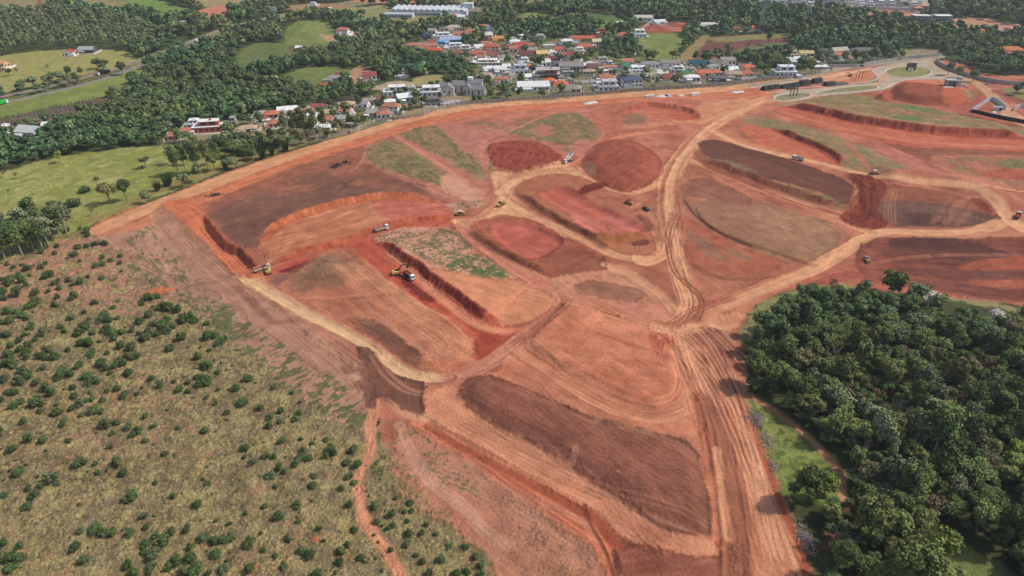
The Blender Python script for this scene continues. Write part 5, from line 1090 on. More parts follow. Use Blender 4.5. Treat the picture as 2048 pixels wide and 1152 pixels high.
# the gabled mansion: one house of several roofs
x, y = gp(930, 192); z = HT(x, y); e = empty("mansion", (x, y + 9, z), R(-6), "large white mansion with many steep grey gables and a square white tower", "house"); FOOT.append((x, y + 9, 24))
WM = wallm((216,208,198)); RM = roofm((142,136,136))
for i, (ox, oy, ww, dd, hh, kx) in enumerate([(-16, -4, 12, 9, 5.5, 1), (-6, 4, 14, 9, 7.5, 0), (3, -2, 8, 12, 7, 1), (12, -3, 15, 8, 5.5, 0), (9, 5, 14, 8, 9.5, 0), (-20, 6, 14, 8, 5, 0)]):
    s = MB().box(-ww / 2, ww / 2, -dd / 2, dd / 2, 0, hh)
    if kx: s.add([(-ww / 2, -dd / 2, hh), (ww / 2, -dd / 2, hh), (0, -dd / 2, hh + ww * .33)], [(0, 1, 2)])
    else:
        for q in (-1, 1): s.add([(q * ww / 2, -dd / 2, hh), (q * ww / 2, dd / 2, hh), (q * ww / 2, 0, hh + dd * .36)], [(0, 1, 2)])
    s = s.ob("wing", WM, e); s.location = (ox, oy, 0)
    if kx: r = gable(dd, ww, hh, ww * .38).ob("roof", RM, s); r.rotation_euler = (0, 0, R(90))
    else: r = gable(ww, dd, hh, dd * .42).ob("roof", RM, s)
    for k in range(2): MB().box(-ww * .3 + k * ww * .4, -ww * .3 + k * ww * .4 + 1.3, -dd / 2 - .07, -dd / 2 + .02, 1, hh * .8).ob("window", WIN, s)
    MB().box(ww / 2 - .02, ww / 2 + .07, -1, 1, 1, hh * .7).ob("window", WIN, s)
MB().box(2, 6.5, 3, 7.5, 9, 14.5).ob("tower", wallm(WH), e)
# factory with a saw-tooth roof
x, y = gp(860, 33); z = HT(x, y); e = empty("factory", (x, y + 20, z - .5), R(-5), "long white factory with a saw-tooth roof on the grass rise", "factory"); k = ppm(860, 33); L_ = 150 / k
FW = mat("factory_white", (226,228,230), .6, noise=.05, nscale=.1); FR = mat("factory_roof", (196,200,204), .6, noise=.08, nscale=.2)
MB().box(-L_ / 2, L_ / 2, -16, 24, 0, 7).ob("wall", FW, e)
n = 13
for i in range(n):
    X0 = -L_ / 2 + L_ * i / n; X1 = X0 + L_ / n - .05
    MB().prism([(X0, 7.003), (X1, 7.003), (X1, 7.5), (X0 + .5, 10.4), (X0, 10.4)], -16, 24).ob("roof_bay", FR, e)
MB().box(-L_ / 2 - 8, -L_ / 2 + 34, -34, -20, 0, 5).ob("office_block", FW, e)
MB().box(-L_ / 2 - 8.3, -L_ / 2 + 34.3, -34.3, -19.7, 5.003, 5.5).ob("office_roof", FR, e)
MB().box(-L_ / 2 - 7, -L_ / 2 + 33, -34.12, -33.95, 2.0, 3.4).ob("window_band", WIN, e)
MB().box(L_ * .16, L_ * .42, -27, -17, 0, 4.5).ob("loading_bay", FW, e)
MB().box(-L_ * .5, L_ * .5, -16.12, -15.95, 2.4, 3.6).ob("window_band", WIN, e)
MB().box(L_ / 2 - 8, L_ / 2 + 6, 8, 20, 7.2, 15).ob("tower_block", FW, e)
MB().tube((L_ / 2 - 11, 12, 0), (L_ / 2 - 11, 12, 15), 1.6).ob("silo", FW, e)
for q in range(-3, 4): FOOT.append((x + q * 20, y + 18, 26))
# apartment blocks under construction, far right
for px, lab in ((1843, "left of two unfinished four-storey apartment blocks"), (1884, "right of two unfinished four-storey apartment blocks")):
    x, y = gp(px, 52); z = HT(x, y); e = empty("apartment_block", (x, y + 7, z), R(-3), lab, "apartment block"); FOOT.append((x, y + 7, 18)); w = 34 / ppm(px, 52)
    for f in range(4):
        MB().box(-w / 2 + .5, w / 2 - .5, -5.5, 7, f * 3.2 + .3, f * 3.2 + 3.0).ob("storey", wallm((150,146,142)), e)
        MB().box(-w / 2, w / 2, -7, 7.4, f * 3.2 + 3.003, f * 3.2 + 3.45).ob("floor_slab", wallm((214,212,208)), e)
        for i in range(5): MB().box(-w / 2 + w * (i + .25) / 5, -w / 2 + w * (i + .75) / 5, -5.6, -5.48, f * 3.2 + .9, f * 3.2 + 2.6).ob("window", WIN, e)
# the far white subdivision
r_ = random.Random(5); k = 0
fars = [(1490,6),(1500,11),(1512,5),(1520,13),(1530,8),(1540,3),(1545,13),(1555,8),(1565,12),(1572,5),(1580,10),(1590,4),(1598,9),(1606,13),(1614,5),(1620,16),(1632,3),(1640,9),(1650,5),(1662,9),(1672,4),(1682,9),(1692,5),(1702,10),(1712,5),(1722,11),(1733,6),(1743,12),(1753,7),(1763,13),(1774,8),(1784,13),(1796,9),(1806,14),(1818,10),(1830,15),(1840,11),(1566,2),(1612,1),(1656,1),(1700,2),(1745,3),(1790,4),(1625,24),(1604,21)]
for px, py in fars:
    q = house(px, py, r_.uniform(9, 14), r_.uniform(8, 12), r_.choice([5, 6, 6.5]), r_.uniform(-20, 20), 'flat', r_.choice([WH, (206,204,200), (232,232,232)]), r_.choice([WHR, GYR, (232,230,226)]),
              "white or grey cubic house in the far subdivision at the top right", group="white houses of the far subdivision")
for i, (px, py) in enumerate([(1836,24),(1846,20),(2022,66),(2034,62)]):
    house(px, py, 14, 9, 5, 10, 'hip', (206,160,136), (206,150,124), ["peach house at the right end of the far subdivision", "tallest peach house behind the bare field", "pale house by the far right building site", "last house of the far right building site"][i])
# ================================================================ WALLS AND FENCES
def walls(pts, h, th, m, label, name="boundary_wall", cat="wall", step=5.0, cap=None, post=None):
    p = smooth(P(pts), False, 3); seg = []; acc = [p[0]]
    for q in p[1:]:
        while True:
            d = np.linalg.norm(q - acc[-1])
            if d < step: break
            acc.append(acc[-1] + (q - acc[-1]) * step / d)
    a = np.array(acc); z = heights(a[:, 0], a[:, 1]); e = empty(name, (a[0][0], a[0][1], z[0]), 0, label, cat); o = Vector(e.location)
    b = MB(); c = MB(); ps = MB()
    for i in range(len(a) - 1):
        d = a[i + 1] - a[i]; l = np.linalg.norm(d); n = np.array([-d[1], d[0]]) / l
        for bb, t2, z0, z1 in ((b, th, -.5, h), (c, th * 1.5, h + .003, h + .14)):
            A, B = a[i], a[i + 1]; t = n * t2 / 2
            V = [(A[0] - t[0], A[1] - t[1], z[i] + z0), (B[0] - t[0], B[1] - t[1], z[i + 1] + z0), (B[0] + t[0], B[1] + t[1], z[i + 1] + z0), (A[0] + t[0], A[1] + t[1], z[i] + z0)]
            V += [(v[0], v[1], v[2] + z1 - z0) for v in V]
            bb.add([tuple(Vector(v) - o) for v in V], [(0, 1, 5, 4), (1, 2, 6, 5), (2, 3, 7, 6), (3, 0, 4, 7), (4, 5, 6, 7)])
        t = th * 1.4; x_, y_ = a[i][0] - o.x, a[i][1] - o.y; ps.box(x_ - t, x_ + t, y_ - t, y_ + t, z[i] - o.z - .4, z[i] - o.z + h + .2)
    b.ob("panel", m, e); c.ob("coping", cap or m, e); 
    q = ps.ob("post", post or m, e); 
    if len(a) > 100: q["kind"] = "stuff"
    return e
CW = mat("old_concrete", (168,156,142), .95, noise=.22, nscale=.25, bump=.05); CWL = mat("pale_concrete", (196,190,182), .95, noise=.12, nscale=.25); PN = mat("white_sheet", (222,224,226), .6, noise=.05)
BN = mat("black_mesh_fabric", (30,30,34), .9, noise=.15)
walls([(700,266),(742,246),(770,240),(800,238),(845,232)], 2.2, .3, CW, "low grey wall with bushes below the orange-roofed white house")
walls([(846,230),(870,222),(900,213),(950,207),(1024,202),(1200,188),(1400,174),(1540,159),(1600,152),(1650,145)], 2.8, .3, CW, "long weathered concrete wall between the village and the dirt road")
walls([(430,284),(500,286),(560,288),(650,276),(700,266)], 2.0, .3, CW, "grey wall half hidden behind the tall eucalyptus trees")
walls([(1650,134),(1715,134),(1730,130),(1800,119),(1850,115),(1884,111)], 3.0, .3, CWL, "pale wall along the far side of the roundabout street")
walls([(1873,122),(1878,131),(1905,143),(1940,155),(1990,167),(2040,171),(2090,172)], 4.0, .35, CWL, "high curved white wall in front of the wood right of the roundabout")
walls([(1484,160),(1500,158),(1530,155),(1560,158)], 1.6, .3, PN, "short white garden wall under the white modern villa")
walls([(1941,227),(1960,214),(1980,202),(1990,205),(2000,212),(2012,222)], 4.0, .15, PN, "white sheet fence bent round the site yard", "fence", "fence", 3.0)
walls([(1941,228),(1960,231),(2000,238),(2048,247),(2100,256)], 3.0, .12, BN, "long black fabric fence in front of the site yard", "fence", "fence", 4.0)
walls([(2027,222),(2038,216),(2060,218),(2090,224)], 4.0, .15, PN, "second white sheet fence at the right edge", "fence", "fence", 3.0)
walls([(1640,17),(1700,16),(1760,18),(1850,22)], 3.0, .4, PN, "white wall of the far subdivision above the bare field")
walls([(1275,70),(1285,58),(1303,44)], 2.4, .4, CWL, "white wall climbing beside the red building site")
walls([(1024,84),(1050,68),(1070,56)], 2.2, .6, PN, "white wall climbing to the village's north edge")
walls([(1150,140),(1165,122),(1175,110)], 2.4, .8, PN, "white wall beside the green slope")
walls([(1054,162),(1070,146),(1080,138)], 1.6, 1.2, PN, "white ramp wall left of the concrete frame")
walls([(885,211),(905,206),(923,203)], 2.6, .3, PN, "bright white wall piece in front of the mansion")
walls([(745,150),(775,146),(800,150)], 2.2, .3, CW, "grey wall among the trees by the yellow lawn")
walls([(620,206),(660,202),(700,200),(720,204)], 2.0, .3, CWL, "pale wall behind the sandy-roofed houses")
# kerbs round the islands
def kerb(pts, closed=True, w_=.9, h_=.14):
    p = smooth(P(pts), closed, 8); 
    if closed: p = np.vstack([p, p[:1]])
    t = np.gradient(p, axis=0)
    if closed: t[0] = t[-1] = p[1] - p[-2]
    t /= np.linalg.norm(t, axis=1)[:, None]; n = np.stack([-t[:, 1], t[:, 0]], 1) * w_ / 2; V = []; F = []
    z = heights(p[:, 0], p[:, 1])
    for i in range(len(p)):
        for s, zz in ((-1, -.3), (-1, h_), (1, h_), (1, -.3)): V.append((p[i][0] + s * n[i][0], p[i][1] + s * n[i][1], z[i] + zz + .12))
    for i in range(len(p) - 1):
        for k in range(3): F.append((i * 4 + k, i * 4 + k + 1, i * 4 + 5 + k, i * 4 + 4 + k))
    tag(ob("kerb", mesh("kerb", V, F, mat("white_kerb", (222,216,206), .9, noise=.08))), kind="structure")
RB_ = [(1817 + 46.5 * math.cos(a), 144 + 11.2 * math.sin(a)) for a in np.linspace(0, 2 * math.pi, 18)[:-1]]
I2 = [(1633,185.5),(1660,179.5),(1691,175.5),(1736,171.5),(1756,174),(1745,180),(1691,186),(1645,188)]
I3 = [(1548,197),(1558,191),(1586,186.5),(1612,186),(1623,191),(1606,196.5),(1575,202),(1555,201)]
for q, c in ((RB_, (148,140,92)), (I2, (140,134,98)), (I3, (142,130,106))):
    kerb(q)
kerb([(1530,187),(1552,184),(1580,178),(1640,173),(1700,167),(1738,163),(1756,157),(1752,148),(1745,141),(1760,134)], False, .8)
kerb([(1590,202),(1640,194),(1700,188),(1740,183),(1770,177),(1790,167),(1815,160),(1850,158),(1890,155)], False, .8)
kerb([(1500,176),(1600,163),(1680,150),(1745,137)], False, .8)
# ================================================================ VEGETATION
def lobes(rr, n, rx, ry, rz, z0, lr):
    out = []
    for i in range(n):
        a = rr.uniform(0, 2 * math.pi); q = math.sqrt(rr.random()) * .78; zz = rr.uniform(-.75, .8)
        f = math.sqrt(max(0, 1 - zz * zz * .8)); out.append((rx * q * f * math.cos(a), ry * q * f * math.sin(a), z0 + rz * zz, lr * rr.uniform(.7, 1.25)))
    return out
_ico_v = None
def ico():
    global _ico_v
    if _ico_v is None:
        t = (1 + 5 ** .5) / 2
        v = np.array([(-1,t,0),(1,t,0),(-1,-t,0),(1,-t,0),(0,-1,t),(0,1,t),(0,-1,-t),(0,1,-t),(t,0,-1),(t,0,1),(-t,0,-1),(-t,0,1)], float); v /= np.linalg.norm(v[0])
        f = [(0,11,5),(0,5,1),(0,1,7),(0,7,10),(0,10,11),(1,5,9),(5,11,4),(11,10,2),(10,7,6),(7,1,8),(3,9,4),(3,4,2),(3,2,6),(3,6,8),(3,8,9),(4,9,5),(2,4,11),(6,2,10),(8,6,7),(9,8,1)]
        _ico_v = (v, f)
    return _ico_v
def crown(seed, L, per, ls, flat=.8, jit=.5, core=.78, up=.35, tintv=.38):
    """leaf clumps over the surface of several lobes; every leaf spray is a small bent quad"""
    g = np.random.default_rng(seed); V = []; T = []; F = []
    n0 = 0
    for (x, y, z, r) in L:
        m = int(per * (r / L[0][3]) ** 2) + 6
        d = g.normal(size=(m, 3)); d[:, 2] = d[:, 2] * .9 + up; d /= np.linalg.norm(d, axis=1)[:, None]
        rad = r * (1 + g.normal(size=m) * .10); c = d * rad[:, None] * np.array([1, 1, flat]) + np.array([x, y, z])
        nn = d + g.normal(size=(m, 3)) * jit; nn[:, 2] += .35; nn /= np.linalg.norm(nn, axis=1)[:, None]
        a = np.cross(nn, g.normal(size=(m, 3))); a /= np.linalg.norm(a, axis=1)[:, None] + 1e-9; b_ = np.cross(nn, a)
        s = ls * g.uniform(.6, 1.35, m)[:, None]
        q = np.stack([c - a * s, c - b_ * s * .8 + nn * s * .15, c + a * s, c + b_ * s * .8 - nn * s * .15], 1).reshape(-1, 3)
        lt = 1 + g.normal() * .14
        tt = np.repeat((lt + g.normal(size=m) * tintv * .5)[:, None] * (1 + g.normal(size=(m, 3)) * .05) * np.array([1.0, 1.0, 1.0]), 4, axis=0)
        V.append(q); T.append(tt); F += [(n0 + 4 * i, n0 + 4 * i + 1, n0 + 4 * i + 2, n0 + 4 * i + 3) for i in range(m)]; n0 += 4 * m
        if core:
            v, f = ico(); vv = v * (1 + g.normal(size=(12, 1)) * .12) * r * core * np.array([1, 1, flat]) + np.array([x, y, z])
            V.append(vv); T.append(np.full((12, 3), .8)); F += [tuple(i + n0 for i in t_) for t_ in f]; n0 += 12
    return np.vstack(V), F, np.clip(np.vstack(T), .35, 1.8)
BARK = mat("bark", (120,104,90), .95, noise=.2, nscale=2); BARKP = mat("pale_bark", (172,164,154), .9, noise=.2, nscale=2)
def trunk_mb(rr, h, r, L, nl=4):
    m = MB(); lean = (rr.uniform(-.3, .3), rr.uniform(-.3, .3)); top = (lean[0], lean[1], h)
    m.tube((0, 0, -.6), (lean[0] * .5, lean[1] * .5, h * .5), r, r * .75, 6, cap=False); m.tube((lean[0] * .5, lean[1] * .5, h * .5), top, r * .75, r * .4, 6)
    for q in L[:nl]: m.tube((lean[0] * .6, lean[1] * .6, h * .55), (q[0], q[1], q[2]), r * .42, r * .12, 5, cap=False)
    return m
LEAF = {
 'dark': leafmat("foliage_dark_green", (104,118,66)), 'mid': leafmat("foliage_mid_green", (130,140,80)), 'grey': leafmat("foliage_grey_green", (128,134,98)),
 'lime': leafmat("foliage_yellow_green", (144,158,74), .2), 'olive': leafmat("foliage_olive", (136,132,86)), 'bush': leafmat("foliage_young", (88,106,60), .22),
 'bushg': leafmat("foliage_young_grey", (104,116,78), .2), 'white': leafmat("blossom_white", (236,228,212), .05), 'red': leafmat("blossom_dark_red", (112,36,42), .1),
 'bamboo': leafmat("bamboo_green", (126,138,62), .2), 'dry': leafmat("dry_brown_leaves", (134,112,84), .2), 'far': leafmat("foliage_distant", (96,110,68), .3)}
KIND = {}
def kind(name, seeds, rx, rz, h, nl, lr, per, ls, leaf, flat=.8, tr=.28, bark=None, up=.35, core=.78, jit=.5):
    ks = []
    for s in seeds:
        rr = random.Random(s); L = lobes(rr, nl, rx, rx, rz, h, lr)
        L.sort(key=lambda q: -q[3]); V, F, T = crown(s, L, per, ls, flat, jit, core, up)
        cm = mesh(name + "_crown", V, F, LEAF[leaf], cols=T); tm = trunk_mb(rr, h * .85, tr, L).me(name + "_trunk", bark or BARK); ks.append((cm, tm, (V, F, T)))
    KIND[name] = ks
kind('dense', (1, 2, 3, 51), 3.4, 2.5, 7.0, 24, 1.35, 80, .29, 'dark', jit=.7)
kind('round', (4, 5, 6, 52), 3.3, 2.4, 7.2, 26, 1.25, 76, .28, 'mid', jit=.7)
kind('grey', (7, 8), 3.2, 2.8, 7.8, 18, 1.45, 70, .33, 'grey', core=.6)
kind('lime', (10, 11, 53), 3.0, 2.4, 6.8, 20, 1.25, 80, .29, 'lime', jit=.7)
kind('olive', (12, 13, 54), 3.5, 2.5, 7.0, 24, 1.25, 66, .28, 'olive', jit=.75, core=.6)
kind('euca', (14, 15, 16), 2.3, 4.2, 11.0, 20, 1.15, 60, .30, 'grey', bark=BARKP, core=.55, tr=.24)
kind('eucad', (17, 18), 2.6, 4.0, 10.0, 22, 1.35, 62, .33, 'dark', bark=BARKP, core=.6, tr=.26)
kind('umbrella', (19,), 4.0, 1.2, 7.5, 20, 1.3, 60, .34, 'dark', flat=.6)
kind('white', (21,), 3.8, 1.5, 7.5, 22, 1.1, 48, .34, 'white', core=0, bark=BARKP)
kind('red', (22,), 2.2, 1.4, 3.8, 10, 1.1, 60, .34, 'red')
kind('dry', (23, 24), 2.6, 2.4, 6.5, 14, 1.1, 36, .30, 'dry', core=0, bark=BARKP)
kind('bush', (31, 32, 33, 34, 55, 56), 1.0, .7, 1.1, 12, .62, 56, .15, 'bush', tr=.08, flat=.95, jit=.65, core=.78)
kind('bushg', (35, 36, 57), 1.1, .65, 1.0, 12, .46, 46, .14, 'bushg', tr=.08, flat=.95, jit=.8, core=.6)
kind('shrub', (37, 38), 2.8, 1.3, 1.8, 16, 1.4, 70, .34, 'dark', tr=.2)
def bare(seed):
    rr = random.Random(seed); m = MB()
    def br(a, d, l, r, k):
        b_ = a + d * l; m.tube(a, b_, r, r * .6, 5, cap=False)
        if k == 0: return
        for _ in range(3 if k > 1 else 4):
            dd = (d + Vector((rr.uniform(-.8, .8), rr.uniform(-.8, .8), rr.uniform(-.1, .5)))).normalized(); br(b_, dd, l * .72, r * .55, k - 1)
    br(Vector((0, 0, -.5)), Vector((0, 0, 1)), 2.8, .26, 4); return m
BARE = [bare(s).me("bare_branches", mat("grey_dead_wood", (168,156,146), .9, noise=.15)) for s in (1, 2)]
def palm(seed):
    rr = random.Random(seed); m = MB(); V = []; F = []
    for i in range(16):
        a = i * 2 * math.pi / 16 + rr.uniform(-.1, .1); l = rr.uniform(2.4, 3.1); n0 = len(V); el = rr.uniform(.1, .9)
        for k in range(5):
            t_ = k / 4; rd = l * t_ * math.cos(el * .6); z = l * (math.sin(el) * t_ - .75 * t_ * t_); w_ = .34 * math.sin(math.pi * min(.95, t_ + .12))
            for s in (-1, 1): V.append((rd * math.cos(a) - s * w_ * math.sin(a), rd * math.sin(a) + s * w_ * math.cos(a), 7 + z - .12 * abs(s)))
        for k in range(4): F.append((n0 + 2 * k, n0 + 2 * k + 1, n0 + 2 * k + 3, n0 + 2 * k + 2))
    t = MB().tube((0, 0, -.5), (.2, 0, 7), .2, .14, 7)
    return mesh("palm_fronds", V, F, LEAF['mid'], cols=np.ones((len(V), 3))), t.me("palm_trunk", BARKP)
PALM = [palm(1), palm(2)]
def bamboo(seed):
    g = np.random.default_rng(seed); V = []; F = []; T = []
    for i in range(260):
        a = g.uniform(0, 2 * math.pi); q = math.sqrt(g.random()) * 1.6; x, y = q * math.cos(a), q * math.sin(a); h = g.uniform(3.5, 7.5); ox, oy = x * h * .16, y * h * .16
        for k in range(4):
            f0 = .25 + .75 * k / 4; zz = h * f0; c = np.array([x + ox * f0 * f0, y + oy * f0 * f0, zz]); s = g.uniform(.18, .34); d = g.normal(size=3) * .25; n0 = len(V)
            V += [tuple(c + np.array([-s, 0, -.6])), tuple(c + np.array([0, -s, -.3])), tuple(c + np.array([s * .5, s * .5, .9]) + d)]; F.append((n0, n0 + 1, n0 + 2)); T += [[g.uniform(.7, 1.3)] * 3] * 3
    st = MB()
    for i in range(7): st.tube((math.cos(i) * .8, math.sin(i * 2.1) * .8, -.3), (math.cos(i) * 1.3, math.sin(i * 2.1) * 1.3, 3.8), .06, .04, 4, cap=False)
    return mesh("bamboo_leaves", V, F, LEAF['bamboo'], cols=np.array(T)), st.me("bamboo_stems", mat("bamboo_stem", (150,150,90)))
BAM = [bamboo(1), bamboo(2)]
def plant(name, cm, tm, x, y, s, rz, label, cat, group=None, z=None, sz=None, parts=("trunk", "crown")):
    """a tree: an empty at its foot with trunk and crown under it"""
    z = HT(x, y) if z is None else z
    e = bpy.data.objects.new(name, None); COL.objects.link(e); e.location = (x, y, z); e.rotation_euler = (0, 0, rz); e.scale = (s * (1 + .18 * math.sin(x * 7.1)), s * (1 + .18 * math.cos(y * 5.3)), sz or s); e.empty_display_size = .5
    tag(e, label, cat, group)
    for n, m in zip(parts, (tm, cm)):
        if m is not None: o = bpy.data.objects.new(n, m); COL.objects.link(o); o.parent = e
    return e
def inpoly(x, y, p): return polysd(np.array([x]), np.array([y]), p)[0][0]
# ---- the wood at lower right: nearest and largest trees
FOR = P([(1504,740),(1504,672),(1530,640),(1592,614),(1660,604),(1740,602),(1800,618),(1880,640),(1960,656),(2048,668),(2300,700),(2750,760),(3100,1500),(1760,1500),(1676,1180),(1630,1090),(1655,1090),(1680,1070),(1700,1020),(1708,970),(1690,925),(1650,880),(1600,842),(1545,805),(1508,790)])
FOR2 = P([(1590,1000),(1600,975),(1640,985),(1675,1000),(1680,1010),(1660,1060),(1635,1065),(1612,1040)])
CLR = P([(1855,1075),(1900,1070),(1960,1100),(2030,1140),(2080,1230),(1960,1230),(1900,1160)])
cand = []; x0, x1, y0, y1 = FOR[:, 0].min(), FOR[:, 0].max(), FOR[:, 1].min(), FOR[:, 1].max(); rr = random.Random(11); sp = 6.9
for i in range(int((x1 - x0) / sp) + 2):
    for j in range(int((y1 - y0) / sp) + 2):
        x = x0 + (i + .5 * (j % 2)) * sp + rr.uniform(-2.3, 2.3); y = y0 + j * sp + rr.uniform(-2.3, 2.3)
        if max(inpoly(x, y, FOR), inpoly(x, y, FOR2)) < 0 or inpoly(x, y, CLR) > -1: continue
        dd = y * _cp + CH * _sp; qx = 1024 + CF * x / dd; dz = -CH + 5; qy = 576 + CF * (y * _sp * -1 + CH * _cp - 5 * _cp) / (y * _cp + (CH - 5) * _sp)
        cand.append((x, y, qx, qy))
vis = [c for c in cand if c[2] < 2075 and c[3] < 1185]; off = [c for c in cand if not (c[2] < 2075 and c[3] < 1185)]
vis.sort(key=lambda c: c[1]); print("forest", len(vis), len(off))
GRP = "trees of the dense wood at the lower right"
KN = {'dense': "dark green round-crowned tree", 'round': "mid-green round-crowned tree", 'grey': "grey-green feathery tree", 'lime': "bright yellow-green tree", 'olive': "olive-brown tree", 'euca': "thin pale-trunked eucalyptus",
      'eucad': "dark ragged eucalyptus", 'umbrella': "flat-topped dark tree", 'dry': "brown-leaved tree", 'bare': "leafless grey tree"}
def wplace(px, py):
    if py < 655: return "along the top edge of the lower right wood" + (" near its left tip" if px < 1700 else (" near the white blossom" if px < 1900 else " by the right edge"))
    if px < 1560: return "on the wood's left edge beside the dark brown ground"
    if px < 1720 and py > 960: return "around the reddish clearing at the wood's lower left"
    if px < 1740 and py > 760: return "lining the narrow track by the grassy clearing"
    if py > 1020: return "by the pale clearing at the bottom right" if px > 1830 else "at the bottom edge of the wood"
    c = "upper" if py < 780 else "central"
    return ("in the " + c + " left of the lower right wood" if px < 1700 else ("in the " + c + " heart of the lower right wood" if px < 1870 else "at the " + c + " right of the lower right wood"))
def pick(x, y):
    v = fbm(x / 22, y / 22, 40, 2); u = rr.random(); a = float(v)
    if a < .40: T_ = ['dense'] * 6 + ['round'] * 2 + ['eucad'] * 2
    elif a < .52: T_ = ['dense'] * 3 + ['grey'] + ['round'] * 3 + ['olive', 'eucad', 'dry', 'umbrella']
    elif a < .62: T_ = ['grey'] * 2 + ['round'] * 4 + ['olive'] * 3 + ['dense'] * 2 + ['euca', 'dry']
    else: T_ = ['lime'] * 3 + ['round'] * 4 + ['olive'] * 2 + ['grey']
    return rr.choice(T_)
rest = []; nbig = 0
for x, y, qx, qy in vis:
    k = pick(x, y); sc_ = rr.choice([rr.uniform(.72, .95), rr.uniform(.95, 1.2), rr.uniform(1.2, 1.5)]); eu_ = k.startswith('euca')
    if nbig >= 215: rest.append((x, y, k, sc_)); continue
    nbig += not eu_; size = "large " if sc_ > 1.2 else ("small " if sc_ < .95 else "")
    if rr.random() < .03:
        plant("dead_tree", None, BARE[rr.randrange(2)], x, y, rr.uniform(1.1, 1.4), rr.uniform(0, 6.28), KN['bare'] + " " + wplace(qx, qy), "dead tree", "dead trees of the lower right wood", parts=("branches", "crown")); continue
    cm, tm, _ = rr.choice(KIND[k]); plant("eucalyptus" if eu_ else "tree", cm, tm, x, y, sc_, rr.uniform(0, 6.28), size + KN[k] + " " + wplace(qx, qy), "eucalyptus" if eu_ else "tree", GRP, sz=sc_ * rr.choice([rr.uniform(.7, 1.0), rr.uniform(.9, 1.2), rr.uniform(1.2, 1.5)]) * (.85 if eu_ else 1))
for x, y, a_, b_ in vis:      # low growth filling the gaps under the big crowns
    for q_ in range(2): rest.append((x + rr.uniform(-4.5, 4.5), y + rr.uniform(-4.5, 4.5), rr.choice(['dense', 'round', 'olive', 'dense']), rr.uniform(.45, .8)))
def single(name, k, px, py, s, label, sz=None, rz=0, cat="tree", group=None):
    x, y = gp(px, py)
    if k == 'bare': return plant(name, None, BARE[int(px) % 2], x, y, s, rz, label, cat, group, parts=("branches", "crown"))
    if k == 'palm': c = PALM[int(px) % 2]; return plant(name, c[0], c[1], x, y, s, rz, label, cat, group, parts=("trunk", "fronds"))
    if k == 'bamboo': c = BAM[int(px) % 2]; return plant(name, c[0], c[1], x, y, s, rz, label, cat, group, parts=("stems", "leaves"))
    c = KIND[k][int(px) % len(KIND[k])]; return plant(name, c[0], c[1], x, y, s, rz + px, label, cat, group, sz=sz)
